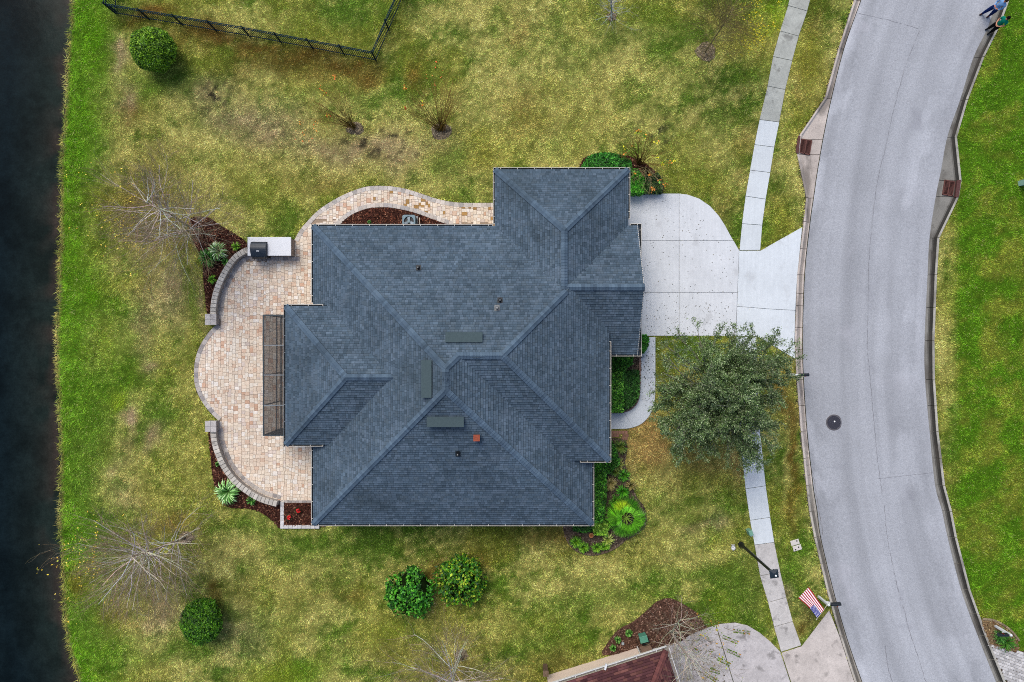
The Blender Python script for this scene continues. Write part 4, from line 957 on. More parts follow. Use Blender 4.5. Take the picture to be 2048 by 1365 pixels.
gutter((RA.x0, RA.y1), (RN.x0 - .02, RA.y1), Z0 + .02, (0, 1))
gutter((RA.x0, RL_.y1 + .1), (RA.x0, RA.y1), Z0 + .02, (-1, 0))
gutter((RA.x0, RA.y0), (RA.x0, RL_.y0 - .1), Z0 + .02, (-1, 0))
gutter((RA.x0, RA.y0), (RA.x1, RA.y0), Z0 + .02, (0, -1))
gutter((RA.x1, RA.y0), (RA.x1, RB.y0 - .02), Z0 + .02, (1, 0))
gutter((RL_.x0, RL_.y0), (RL_.x0, RL_.y1), ZL + .02, (-1, 0), ins=C(30, 36, 42), colr=C(120, 128, 132))
gutter((RL_.x0, RL_.y1), (RL_.x0 + 2.1, RL_.y1), ZL + .02, (0, 1))
gutter((RL_.x0 + .1, RL_.y0), (RL_.x0 + 2.1, RL_.y0), ZL + .02, (0, -1))
gutter((RB.x1, RB.y0), (RB.x1, Y(683, kb)), ZB + .02, (1, 0))
gutter((X(1160, kb), RB.y0), (RB.x1, RB.y0), ZB + .02, (0, -1))
gutter((RN.x0, RA.y1 + .02), (RN.x0, RN.y1), Z0 + .02, (-1, 0))
gutter((RN.x0, RN.y1), (RN.x1, RN.y1), Z0 + .02, (0, 1))
gutter((RN.x1, RG.y1 + .25), (RN.x1, RN.y1), Z0 + .02, (1, 0))
gutter((RN.x1 + .0, RG.y1), (7.02, RG.y1), Z0 + .02, (0, 1))
gutter((RB.x1 + .0, RG.y0), (7.02, RG.y0), Z0 + .02, (0, -1))
gutter((7.02, RG.y0), (7.02, RG.y1), Z0 - .02, (1, 0))
m = MB().col(C(64, 80, 96)); m.mesh([(6.70, RG.y0 + .1, 3.08), (6.90, RG.y0 + .1, 2.99), (6.90, RG.y1 - .1, 2.99), (6.70, RG.y1 - .1, 3.08)], [(0, 1, 2, 3)]); m.build('pent_roof_strip', MAT['shingle'], roof)
# gable end of the garage
m = MB().col(C(214, 204, 190)); m.poly([(6.62, RG.y0 + .3, 2.9), (6.62, RG.y1 - .3, 2.9), (6.62, RG.y1 - .3, Z0 + .05), (6.62, yg, zg - .06), (6.62, RG.y0 + .3, Z0 + .05)]); m.build('gable_wall', MAT['stucco'], house)
for yy, s_ in ((RG.y0, 1), (RG.y1, -1)):
    m = MB().col(C(210, 204, 194)); m.bar((6.79, yy + s_ * .08, Z0 - .03), (6.79, yg, zg - .07), .03, .16); m.build('rake_board', MAT['paint'], house)
# walls
WALLC = C(212, 198, 176)
def wallbox(x0, x1, y0, y1, z1):
    m = MB().col(WALLC); m.prism([(x0, y0), (x1, y0), (x1, y1), (x0, y1)], -.1, z1, None); return m.build('wall', MAT['stucco'], house)
iw = .55
wallbox(RA.x0 + iw, RA.x1 - iw, RA.y0 + iw, RA.y1 - iw, Z0 - .02)
wallbox(2.0, RB.x1 - iw, RB.y0 + iw, .2, ZB - .05)
wallbox(RN.x0 + iw, RN.x1 - iw, 4.0, RN.y1 - iw, Z0 - .04)
wallbox(3.0, 6.5, RG.y0 + iw, RG.y1 - iw, Z0 - .06)
def opening(c, w, h, face, nm, panes=2):
    """a window or door on a wall: face = outward unit in plan"""
    f = np.array(face, float); u = np.array([-f[1], f[0]]); c = np.array(c, float)
    root = MB().col(C(232, 228, 220))
    P = lambda a, z, d: (*(c[:2] + u * a + f * d), c[2] + z)
    def slab(a0, a1, z0, z1, d, mm): mm.mesh([P(a0, z0, -.02), P(a1, z0, -.02), P(a1, z1, -.02), P(a0, z1, -.02), P(a0, z0, d), P(a1, z0, d), P(a1, z1, d), P(a0, z1, d)], [(4, 5, 6, 7), (0, 1, 5, 4), (1, 2, 6, 5), (2, 3, 7, 6), (3, 0, 4, 7)])
    for a0, a1, z0, z1 in ((-w / 2 - .08, -w / 2, -.08, h + .08), (w / 2, w / 2 + .08, -.08, h + .08), (-w / 2, w / 2, -.08, 0), (-w / 2, w / 2, h, h + .08)): slab(a0, a1, z0, z1, .05, root)
    fr = root.build(nm, MAT['paint'], house)
    if nm == 'window':
        for k in range(panes):
            m = MB(); a0 = -w / 2 + w * k / panes; a1 = -w / 2 + w * (k + 1) / panes - .03; slab(a0, a1, 0, h, .015, m); m.build('pane', MAT['glass'], fr)
    else:
        n_ = 4 if nm == 'garage_door' else 1
        for k in range(n_):
            m = MB().col(C(226, 220, 208) if n_ > 1 else C(92, 60, 44)); slab(-w / 2, w / 2, h * k / n_, h * (k + 1) / n_ - .015, .03, m); m.build('panel', MAT['paint'], fr)
opening((6.5, 2.7, .05), 4.9, 2.2, (1, 0), 'garage_door')
opening((RN.x1 - iw, 7.4, .05), 2.5, 2.2, (1, 0), 'garage_door')
opening((RB.x1 - iw, -4.3, .1), 1.1, 2.2, (1, 0), 'door')
opening((RB.x1 - iw, -2.0, .9), 1.8, 1.5, (1, 0), 'window')
opening((RA.x1 - iw, -8.2, .9), 1.8, 1.5, (1, 0), 'window')
for xx in (-7, -3, 1): opening((xx, RA.y0 + iw, .9), 1.2, 1.5, (0, -1), 'window')
for xx in (-8, -4.5): opening((xx, RA.y1 - iw, .9), 1.2, 1.5, (0, 1), 'window')
opening((2.5, RN.y1 - iw, .9), 1.2, 1.3, (0, 1), 'window')
opening((RA.x0 + iw, 4.3, .8), 1.5, 1.5, (-1, 0), 'window'); opening((RA.x0 + iw, -7.8, .8), 1.5, 1.5, (-1, 0), 'window'); opening((RA.x0 + iw, -1.8, .1), 3.6, 2.3, (-1, 0), 'window', 4)
for yy in (RL_.y0 + .5, yl - 1.2, yl + 1.2, RL_.y1 - .5):
    m = MB().col(C(224, 216, 204)); m.box((RL_.x0 + .55, yy, 1.62), (.3, .3, 3.3)); m.build('porch_column', MAT['stucco'], house)

# things on the roof
def roof_z(x, y): return float(max(np.max([b.z(np.array(x), np.array(y)) for b in BODIES]), 0))
def on_roof(px, py):
    z = 5.0
    for _ in range(12): x, y = W(px, py, z); z = roof_z(x, y)
    return x, y, z
def off_ridge_vent(px, py, lenx, up, label_part):
    x, y, z = on_roof(px, py); up = np.array(up, float); al = np.array([-up[1], up[0]])
    m = MB().col(C(80, 95, 98)); hl_, hw_ = lenx / 2, .25
    def P(a, d, dz): q = np.array([x, y]) + al * a + up * d; return (q[0], q[1], z + S_ * d + dz)
    top = [P(-hl_, -hw_, .36), P(hl_, -hw_, .36), P(hl_, hw_, .12), P(-hl_, hw_, .12)]
    bot = [P(-hl_, -hw_, .22), P(hl_, -hw_, .22), P(hl_, hw_, .04), P(-hl_, hw_, .04)]
    m.mesh(top + bot, [(0, 1, 2, 3), (4, 5, 1, 0), (5, 6, 2, 1), (7, 4, 0, 3), (7, 6, 5, 4)])
    v = m.build('ridge_vent', MAT['matte'], roof)
    m = MB().col((.008, .009, .01)); b2 = [P(-hl_ + .05, -hw_ + .07, .16), P(hl_ - .05, -hw_ + .07, .16), P(hl_ - .05, hw_ - .05, .02), P(-hl_ + .05, hw_ - .05, .02)]; b3 = [P(-hl_ + .05, -hw_ + .07, -.02), P(hl_ - .05, -hw_ + .07, -.02), P(hl_ - .05, hw_ - .05, -.02), P(-hl_ + .05, hw_ - .05, -.02)]
    m.mesh(b2 + b3, [(4, 5, 1, 0), (5, 6, 2, 1), (6, 7, 3, 2), (7, 4, 0, 3)]); m.build('throat', MAT['core'], v)
off_ridge_vent(928.5, 675, 1.82, (0, -1), '')
off_ridge_vent(854, 758, 1.82, (1, 0), '')
off_ridge_vent(891.5, 843.5, 1.82, (0, 1), '')
def pipe_vent(px, py, lean, colr=C(26, 30, 34), r=.055, hh=.34):
    x, y, z = on_roof(px, py)
    m = MB().col(colr); m.mesh([(x - .13, y - .15, z + .035 + .0), (x + .13, y - .15, z + .035), (x + .13, y + .15, z + .035), (x - .13, y + .15, z + .035)], [(0, 1, 2, 3)])
    m2 = MB().col(colr)
    gxn = (roof_z(x, y + .1) - roof_z(x, y - .1)) / .2
    m = MB().col(colr); m.mesh([(x - .13, y - .15, z - .15 * gxn + .04), (x + .13, y - .15, z - .15 * gxn + .04), (x + .13, y + .15, z + .15 * gxn + .04), (x - .13, y + .15, z + .15 * gxn + .04)], [(0, 1, 2, 3)])
    m.lathe((x, y, z), [(.10, 0), (.07, .12), (r, .13), (r, hh), (r * .6, hh), (r * .6, hh - .08)], 12); p = m.build('vent_pipe', MAT['metal'], roof)
    m = MB().col(C(180, 184, 186)); m.lathe((x, y, z), [(r * .55, hh - .02), (.01, hh - .015)], 10); m.build('opening', MAT['metal'], p)
pipe_vent(837, 536, 0); pipe_vent(1000, 601, 0); pipe_vent(994, 616, 0, C(120, 122, 122), .07); pipe_vent(916, 908, 0)
x, y, z = on_roof(954, 875)
m = MB().col(C(118, 116, 112)); m.box((x, y, z + .12), (.30, .30, .36)); m.build('flue_base', MAT['metal'], roof)
m = MB().col(C(158, 78, 54)); m.box((x, y + .02, z + .40), (.32, .32, .05))
for sx in (-1, 1):
    for sy in (-1, 1): m.box((x + sx * .12, y + .02 + sy * .12, z + .34), (.03, .03, .1))
m.build('flue_cap', MAT['iron'], roof)

# ---------------------------------------------------------------- screened enclosure at the back porch
ZT = 2.85; ke = (H - ZT) / F
ex0, ex1 = X(527, ke), RL_.x0 + .14; eys = [Y(v, ke) for v in (631, 691, 750.5, 811, 871)]
en = empty('screen_enclosure', ((ex0 + ex1) / 2, (eys[0] + eys[-1]) / 2, 0), 'dark framed insect screen enclosure along the back porch', 'enclosure')
DK = C(46, 60, 68)
def ebar(a, b, nm, w=.06, h=.07, c=DK): m = MB().col(c); m.bar(a, b, w, h); m.build(nm, MAT['paint'], en)
ebar((ex0, eys[0] + .03, ZT), (ex0, eys[-1] - .03, ZT), 'top_beam'); ebar((ex1, eys[0] + .03, ZT + .02), (ex1, eys[-1] - .03, ZT + .02), 'top_beam')
ebar((ex0, eys[0], .75), (ex0, eys[-1], .75), 'chair_rail', .05, .05); ebar((ex0, eys[0], .05), (ex0, eys[-1], .05), 'bottom_rail', .05, .06)
for i, yy in enumerate(eys):
    ebar((ex0 + .03, yy, ZT), (ex1 - .03, yy, ZT), 'roof_beam', .05 if 0 < i < 4 else .07, .07, C(128, 136, 142) if 0 < i < 4 else DK)
    ebar((ex0, yy, .02), (ex0, yy, ZT - .04), 'post', .05, .05)
for yy in (eys[0], eys[-1]):
    ebar((ex1, yy, .02), (ex1, yy, ZT - .04), 'post', .05, .05); ebar((ex0, yy, .75), (ex1, yy, .75), 'chair_rail', .05, .05); ebar((ex0, yy, .05), (ex1, yy, .05), 'bottom_rail', .05, .05)
for a, b in zip(eys[:-1], eys[1:]):
    m = MB(); m.poly([(ex0 + .03, b + .03, ZT), (ex1 - .03, b + .03, ZT), (ex1 - .03, a - .03, ZT), (ex0 + .03, a - .03, ZT)]); m.build('screen_panel', MAT['screen'], en)
    m = MB(); m.poly([(ex0, b + .03, .08), (ex0, a - .03, .08), (ex0, a - .03, ZT - .04), (ex0, b + .03, ZT - .04)]); m.build('screen_panel', MAT['screen'], en)
m = MB(); m.poly([(ex0 + .03, eys[0], .08), (ex1 - .03, eys[0], .08), (ex1 - .03, eys[0], ZT - .04), (ex0 + .03, eys[0], ZT - .04)]); m.build('screen_panel', MAT['screen'], en)
m = MB().col(C(40, 56, 66)); m.box(((ex0 + ex1) / 2, eys[-1], (ZT) / 2 + .02), (ex1 - ex0 - .06, .02, ZT - .1)); m.build('end_panel', MAT['paint'], en)

# ---------------------------------------------------------------- neighbour's house with red shingles
nh = empty('neighbour_house', (*W(1250, 1420), 0), 'neighbouring tan house with reddish brown shingle roof at the bottom edge', 'house')
nroof = empty('roof'); nroof.parent = nh
c0 = np.array(W(1333.5, 1297, 3)); c1 = np.array(W(1121, 1365, 3)); un = (c1 - c0) / np.linalg.norm(c1 - c0); vn = np.array([un[1], -un[0]])
if vn[1] > 0: vn = -vn
c0 = c0 + un * 0
LW, LD = 14.0, 12.0
def NP(a, d, z): q = c0 + un * a + vn * d; return (q[0], q[1], z)
NR = [C(88, 56, 58), C(100, 64, 64), C(80, 50, 52), C(112, 74, 68), C(94, 60, 62)]
Vv, Cc = [], []
sl = .42
for side in (0, 1):
    for c in range(46):
        ex = .13; d0 = .06 + c * ex; d1 = d0 + ex; t = -random.random() * .3
        LEN = LW if side == 0 else LD
        while t < LEN:
            w = random.choice((.24, .30, .34, .40)); a0, b0 = max(t, d0), min(t + w, LEN - d0); a1, b1 = max(t, d1), min(t + w, LEN - d1); t += w
            if b0 - a0 < .01: continue
            f = (lambda s_, d, z: NP(s_, d, z)) if side == 0 else (lambda s_, d, z: NP(d, s_, z))
            A, B, D, E_ = f(a0, d0, 3 + sl * d0 + .025), f(b0 - .004, d0, 3 + sl * d0 + .025), f(max(b1, min(a1, LEN - d1)) - .004, d1, 3 + sl * d1 + .008), f(min(a1, max(b1, d1)), d1, 3 + sl * d1 + .008)
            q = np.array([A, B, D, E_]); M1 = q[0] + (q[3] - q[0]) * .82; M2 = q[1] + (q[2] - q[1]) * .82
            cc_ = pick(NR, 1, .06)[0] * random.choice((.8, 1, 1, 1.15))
            Vv += [q[0], q[1], M2, M1, M1, M2, q[2], q[3]]; Cc += [cc_, cc_ * .62]  # darker upper strip paints the shade below the next course
o = np_mesh('shingles', np.array(Vv), 4, np.array(Cc), MAT['shingle_red'], nroof); o['kind'] = 'stuff'
m = MB().col(C(92, 60, 56)); zt = 3 + sl * 4.5
zq = 3 + sl * 6 - .02; m.poly([NP(.05, .05, 3.0), NP(LW, .05, 3.0), NP(8, 6, zq), NP(6, 6, zq)]); m.poly([NP(.05, .05, 3.0), NP(6, 6, zq), NP(.05, LD, 3.0)]); m.poly([NP(LW, .05, 3.0), NP(LW, LD, 3.0), NP(8, 6, zq)]); m.poly([NP(.05, LD, 3.0), NP(LW, LD, 3.0), NP(8, 6, zq), NP(6, 6, zq)]); m.build('roof_deck', MAT['shingle_red'], nroof)
cap_line(NP(.08, .08, 3.03), NP(6, 6, 3 + sl * 6), 'hip_cap', [C(118, 74, 70), C(108, 68, 66)], MAT['shingle_red'], nroof, drop=sl)
m = MB().col(C(214, 206, 196)); m.prism([NP(.06, .06, 0)[:2], NP(LW, .06, 0)[:2], NP(LW, LD, 0)[:2], NP(.06, LD, 0)[:2]], 2.78, 2.97); m.build('fascia_and_soffit', MAT['paint'], nroof)
def ngut(a, b, outw):
    a, b, n_ = np.array(a), np.array(b), np.array(outw); m = MB().col(C(232, 230, 226))
    m.bar((*(a + n_ * .12), 3.0), (*(b + n_ * .12), 3.0), .035, .12); m.col(C(150, 140, 130)); m.bar((*(a + n_ * .05), 2.94), (*(b + n_ * .05), 2.94), .11, .03)
    m.col(C(232, 230, 226)); L_ = np.linalg.norm(b - a)
    for k in range(int(L_ / 1.15)): q = a + (b - a) * (k + .5) * 1.15 / L_; m.bar((*q, 3.05), (*(q + n_ * .12), 3.05), .03, .02)
    m.build('gutter', MAT['paint'], nh)
ngut(NP(0, 0, 0)[:2], NP(LW, 0, 0)[:2], -vn); ngut(NP(0, 0, 0)[:2], NP(0, LD, 0)[:2], -un)
wb0, wb1 = np.array(W(1309, 1284.5)), np.array(W(1094, 1351)); wu = (wb1 - wb0) / np.linalg.norm(wb1 - wb0); wv = np.array([wu[1], -wu[0]])
if wv[1] > 0: wv = -wv
wlen = np.linalg.norm(wb1 - wb0)
m = MB().col(C(244, 222, 204)); m.prism([wb0 + wu * .9, wb1, wb1 + wv * 10.5, wb0 + wu * .9 + wv * 10.5], -.1, 2.85); m.build('wall', MAT['stucco'], nh)
m = MB().col(C(240, 218, 200)); m.prism([wb0 + wu * .25 + wv * .6, wb0 + wu * .95 + wv * .6, wb0 + wu * .95 + wv * 8, wb0 + wu * .25 + wv * 8], -.1, 2.8); m.build('wall', MAT['stucco'], nh)
q = wb0 + wu * 1.05 - wv * .06; m = MB().col(C(228, 224, 218)); m.tube([(*q, .05), (*q, 2.6), (*(q - wv * .3), 2.85)], .045, 8); m.build('downspout', MAT['paint'], nh)
m = MB().col(C(150, 122, 104)); m.prism([wb0 + wu * .3, wb0 + wu * 1.0, wb0 + wu * 1.0 + wv * .58, wb0 + wu * .3 + wv * .58], -.05, .9); m.build('stoop_wall', MAT['stucco'], nh)
x, y = W(1211, 1333, 3.05); m = MB().col(C(236, 236, 236)); m.box((x, y, 3.1), (.10, .32, .12), radians(-15)); m.build('downspout_elbow', MAT['paint'], nh)
x, y = W(1246, 1288.5, .15); m = MB().col(C(168, 176, 180)); m.lathe((x, y, -.02), [(.09, 0), (.09, .14), (.07, .17)], 16); tag(m.build('cleanout_cap', MAT['paint'], org=(x, y, 0)), 'round grey pipe cap in the mulch by the red roofed house', 'pipe cap')
# ---------------------------------------------------------------- mulch beds
def bed(poly_px, label, cols, name='mulch_bed', h=.07, dens=150, chip=.13, world_poly=None, avoid=None):
    P = np.array(world_poly if world_poly is not None else WP(crom(poly_px, 3, True))); c = P.mean(0)
    root = empty(name, (c[0], c[1], 0), label, 'mulch bed', kind='structure')
    m = MB(); m.prism(P, -.12, h * .6, [v * (.55 if name == 'mulch_bed' else .8) for v in cols[0]], .03); m.build('soil', MAT['mulch'], root)
    mn, mx = P.min(0), P.max(0); n_ = int((mx - mn).prod() * dens); q = rng.random((n_, 2)) * (mx - mn) + mn
    ok = pip(q[:, 0], q[:, 1], P)
    if avoid is not None: ok &= ~avoid(q[:, 0], q[:, 1])
    q = q[ok]; n_ = len(q)
    Cn = np.c_[q, h * .6 + .01 + rng.random(n_) * .035]; D = rdir(n_); D[:, 2] *= .35; Nn = rdir(n_) * .45 + [0, 0, 1]
    V = leaf_quads(Cn, D, Nn, chip * (.6 + rng.random(n_)), chip * .38 * (.6 + rng.random(n_)))
    o = np_mesh('mulch_chips', V, 4, pick(cols, n_, .25), MAT['mulch'], root); o['kind'] = 'stuff'
    return root
MU = [C(92, 58, 48), C(124, 78, 62), C(70, 42, 36), C(160, 116, 92), C(56, 34, 30)]
MB2 = [C(120, 88, 74), C(142, 108, 92), C(94, 68, 58), C(160, 130, 112), C(78, 58, 50)]
GR = [C(128, 110, 94), C(104, 88, 74), C(150, 134, 116), C(84, 70, 60)]
bed(BED_A, 'dark brown mulch bed beside the seat wall and grill counter', MU)
bed(BED_B, 'dark brown mulch bed curving under the lower seat wall', MU)
bed(None, 'reddish mulch bed with red flowers inside the stone border', MU, h=.2, world_poly=WP(BED_P))
bed(None, 'reddish brown mulch bed around the condenser between path and house', [v for v in MU] + [C(128, 76, 58)], world_poly=WP(BED_AC))
bed(BED_F, 'brown planting bed at the front corner below the palm', GR, h=.06)
bed(None, 'hedge bed enclosed by the curving front walk', GR, world_poly=WP(BED_W), h=.05)
bed(BED_G, 'small planting bed at the garage corner', MU, h=.05)
bed(BED_N, 'brown mulch bed beside the neighbouring tan wall', MB2)
bed(BED_M, 'stone edged bed around the mailbox across the street', [C(176, 150, 110), C(150, 120, 84), C(120, 84, 60)], h=.05)
ringl = ['bare mulch ring under the left of the two bushy crape myrtles', 'bare mulch ring under the right of the two bushy crape myrtles', 'mulch ring at the foot of the thin brown tree near the sidewalk', 'dark ring of soil under the small grey tree at the top edge', 'mulch ring under the bare tree at the bottom edge', 'worn soil ring under the bare tree near the lower pond bank']
for ((cx_, cy_), rx_, ry_), lb in zip(RINGS, ringl):
    P = [(cx_ + rx_ * cos(a) * (1 + .12 * sin(3 * a + cx_)), cy_ + ry_ * sin(a) * (1 + .1 * cos(2 * a + cy_))) for a in np.linspace(0, 2 * pi, 14, endpoint=False)]
    bed(P, lb, [C(146, 130, 106), C(166, 150, 122), C(120, 106, 88), C(186, 170, 140), C(96, 86, 74)], name='soil_ring', h=.035, dens=200)

# ---------------------------------------------------------------- grass blades over the whole lawn
HARD = [PATIO, PATHP, ROADWAY] + [np.array(WP(p)) for p in DRIVE_SLABS + APRON] + [np.array(WP([a for a, b in L] + [b for a, b in L[::-1]])) for L in (SIDE_N, SIDE_S)] + \
       [np.array(WP(list(wo) + list(wi[::-1]))), np.array(WP(NDRIVE)), np.array(WP(NAPRON)), np.array(WP(PDRIVE))] + [np.array(WP(crom(b, 3, True))) for b in (BED_A, BED_B, BED_F, BED_G, BED_N, BED_M)] + \
       [np.array(WP(b)) for b in (BED_P, BED_AC, BED_W)] + [np.array([(b.x0 + .5, b.y0 + .5), (b.x1 - .5, b.y0 + .5), (b.x1 - .5, b.y1 - .5), (b.x0 + .5, b.y1 - .5)]) for b in BODIES]
for ((cx_, cy_), rx_, ry_) in RINGS: HARD.append(np.array(WP([(cx_ + rx_ * .85 * cos(a), cy_ + ry_ * .85 * sin(a)) for a in np.linspace(0, 2 * pi, 14, endpoint=False)])))
def hard(x, y):
    m = np.zeros(x.shape, bool)
    for P in HARD: m |= pip(x, y, P)
    return m
NB = 900000
gxx = rng.uniform(-27.6, 31.5, NB); gyy = rng.uniform(-21.5, 21.5, NB)
sd_ = shore_dist(gxx, gyy); ok = (sd_ > -.12) & ~hard(gxx, gyy); gxx, gyy, sd_ = gxx[ok], gyy[ok], sd_[ok]; n_ = len(gxx)
gzz = np.where(sd_ > 2.4, 0, WATER_Z * ((2.4 - np.clip(sd_, 0, 2.4)) / 2.4) ** 1.4) - .012
bank = np.clip(1 - sd_ / 1.6, 0, 1)
flow = fbm(gxx, gyy, .5, 2, 91) * 14
a = flow + rng.normal(0, 1.3, n_)
lean = rng.uniform(.5, 1.3, n_); hgt = rng.uniform(.03, .075, n_) * (1 + 1.2 * bank); ln = hgt * lean * 1.6 + .03
d = np.c_[np.cos(a), np.sin(a)]; s_ = np.c_[-np.sin(a), np.cos(a)]; w_ = rng.uniform(.009, .019, n_)
b0 = np.c_[gxx, gyy]
A = np.c_[b0 + s_ * w_[:, None], gzz]; B = np.c_[b0 - s_ * w_[:, None], gzz]; T = np.c_[b0 + d * ln[:, None], gzz + hgt]
col = lawn_color(gxx, gyy) * 1.58
col *= (.50 + .62 * vnoise(gxx * 8.5, gyy * 8.5, 13) + .40 * vnoise(gxx * 4.1, gyy * 4.1, 17))[:, None]
col *= np.clip(np.exp(rng.normal(-.03, .25, (n_, 1))), .3, 2.3)
hs = rng.normal(0, .12, (n_, 1)); col = col * np.c_[1 + hs, 1 - .2 * hs, 1 + .3 * hs]
cl_ = vnoise(gxx * 5.5, gyy * 5.5, 3); tan = (rng.random(n_) < .015 + .09 * (cl_ > .6))[:, None]; col = np.where(tan, col * .55 + np.array(C(210, 200, 134)) * .6, col)
o = np_mesh('grass', np.stack([A, B, T], 1).reshape(-1, 3), 3, np.clip(col, .005, .9), MAT['grass'])
tag(o, 'short patchy green and tan grass blades covering the lawns', 'grass', kind='stuff')

# ---------------------------------------------------------------- plants
def foliage(name, root, centers, normals, cols, size, asp=.55, jit=.2, w=None, updir=.4):
    n_ = len(centers); D = normals * .5 + rdir(n_); Nn = normals * 1.2 + rdir(n_) * .9 + np.array([0, 0, updir])
    sz = size * (.6 + .8 * rng.random(n_))
    return np_mesh(name, leaf_quads(np.asarray(centers), D, Nn, sz, sz * asp), 4, pick(cols, n_, jit, w), MAT['leaf'], root)
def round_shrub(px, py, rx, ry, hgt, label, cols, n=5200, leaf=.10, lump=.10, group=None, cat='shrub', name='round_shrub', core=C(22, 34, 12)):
    z = hgt * .55; cx_, cy_ = W(px, py, z); rx, ry = rx * (H - z) / F, ry * (H - z) / F
    root = empty(name, (cx_, cy_, 0), label, cat, group)
    u = rdir(n); u[:, 2] = np.where(u[:, 2] < -.25, -u[:, 2], u[:, 2])
    k = (1 + lump * 2 * (fbm(u[:, 0] * 3 + px, u[:, 1] * 3 + u[:, 2] * 2, 1.2, 3, 5) - .5) * 2) * (1 - .13 * rng.random(n) ** 2)
    c = np.c_[cx_ + u[:, 0] * rx * k, cy_ + u[:, 1] * ry * k, hgt * .48 + u[:, 2] * hgt * .52 * k]
    br = (.55 + .9 * fbm(c[:, 0] + px, c[:, 1], 3.2, 2, 9))[:, None]
    D = u * .5 + rdir(n); Nn = u * 1.2 + rdir(n) * .9 + [0, 0, .4]; sz = leaf * (.6 + .8 * rng.random(n))
    np_mesh('foliage', leaf_quads(c, D, Nn, sz, sz * .6), 4, np.clip(pick(cols, n, .18) * br, .003, .9), MAT['leaf'], root)
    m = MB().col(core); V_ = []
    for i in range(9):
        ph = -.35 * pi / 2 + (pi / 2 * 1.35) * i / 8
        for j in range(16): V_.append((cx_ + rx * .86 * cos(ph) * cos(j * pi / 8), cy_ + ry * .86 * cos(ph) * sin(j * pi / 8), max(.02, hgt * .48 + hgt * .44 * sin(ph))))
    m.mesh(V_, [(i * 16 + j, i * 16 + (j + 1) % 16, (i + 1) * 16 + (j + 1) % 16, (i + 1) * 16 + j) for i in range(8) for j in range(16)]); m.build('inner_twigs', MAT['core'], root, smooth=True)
    m = MB().col(C(84, 66, 50))
    for k_ in range(5): a_ = k_ * 1.256; m.tube([(cx_ + .06 * cos(a_), cy_ + .06 * sin(a_), -.03), (cx_ + rx * .4 * cos(a_), cy_ + ry * .4 * sin(a_), hgt * .5)], [.025, .012], 5)
    m.build('stem', MAT['bark'], root); return root
SG = [C(84, 124, 16), C(104, 146, 20), C(64, 100, 14), C(44, 76, 10), C(128, 164, 40)]
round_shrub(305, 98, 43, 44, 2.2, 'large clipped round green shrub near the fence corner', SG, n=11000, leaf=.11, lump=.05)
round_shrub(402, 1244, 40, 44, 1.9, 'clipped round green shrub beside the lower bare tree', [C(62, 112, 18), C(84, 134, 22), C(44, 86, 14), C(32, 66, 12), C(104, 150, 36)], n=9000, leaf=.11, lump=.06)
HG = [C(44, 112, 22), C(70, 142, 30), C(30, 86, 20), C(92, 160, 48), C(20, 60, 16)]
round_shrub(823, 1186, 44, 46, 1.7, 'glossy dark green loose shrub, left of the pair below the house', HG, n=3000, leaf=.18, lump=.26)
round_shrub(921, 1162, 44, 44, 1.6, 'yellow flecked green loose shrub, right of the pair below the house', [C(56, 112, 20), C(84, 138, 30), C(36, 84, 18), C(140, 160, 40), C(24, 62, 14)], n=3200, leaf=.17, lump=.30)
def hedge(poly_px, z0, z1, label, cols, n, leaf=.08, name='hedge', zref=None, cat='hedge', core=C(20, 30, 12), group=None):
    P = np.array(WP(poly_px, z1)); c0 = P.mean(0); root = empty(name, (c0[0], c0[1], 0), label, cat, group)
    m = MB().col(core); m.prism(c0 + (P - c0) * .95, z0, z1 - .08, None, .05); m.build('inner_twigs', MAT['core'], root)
    mn, mx = P.min(0) - .05, P.max(0) + .05; q = rng.random((n * 2, 2)) * (mx - mn) + mn; q = q[pip(q[:, 0], q[:, 1], P)][:n]
    top = np.c_[q, z1 - .10 + .14 * fbm(q[:, 0], q[:, 1], 2.2, 3, 15) + rng.normal(0, .015, len(q))]; nt_ = np.tile([0, 0, 1.0], (len(q), 1))
    R_ = resample(np.r_[P, P[:1]], n=max(8, n // 4)); N_ = normals2(R_); cen = R_ - c0; N_ = np.where((np.sum(N_ * cen, 1) < 0)[:, None], -N_, N_)
    k_ = np.repeat(np.arange(len(R_)), 2)
    sidep = np.c_[R_[k_] + rng.normal(0, .03, (len(k_), 2)), z0 + (z1 - z0) * rng.random(len(k_))]; ns_ = np.c_[N_[k_], np.full(len(k_), .3)]
    Cn = np.r_[top, sidep]; Nn = np.r_[nt_, ns_]; n2 = len(Cn)
    br = (.15 + 1.75 * fbm(Cn[:, 0], Cn[:, 1], 3.4, 3, 19, .7))[:, None]
    D = Nn * .4 + rdir(n2); NN = Nn * 1.2 + rdir(n2) * .9 + [0, 0, .3]; sz = leaf * 1.5 * (.6 + .8 * rng.random(n2))
    np_mesh('foliage', leaf_quads(Cn, D, NN, sz, sz * .6), 4, np.clip(pick(cols, n2, .3) * br * 1.45, .003, .9), MAT['leaf'], root)
    return root
DG = [C(34, 78, 22), C(48, 100, 26), C(26, 60, 18), C(70, 118, 40), C(18, 44, 14)]
BX = [C(28, 74, 22), C(40, 98, 28), C(20, 54, 16), C(58, 118, 36)]
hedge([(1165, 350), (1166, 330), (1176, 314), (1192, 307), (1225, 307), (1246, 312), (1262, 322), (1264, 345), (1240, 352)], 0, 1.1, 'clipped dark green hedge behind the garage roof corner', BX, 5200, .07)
hedge([(1252, 338), (1275, 338), (1288, 356), (1288, 385), (1254, 386)], 0, .95, 'boxy bright green hedge at the end of the driveway edge', [C(44, 104, 24), C(60, 128, 30), C(30, 78, 18), C(84, 146, 44)], 3600, .07)
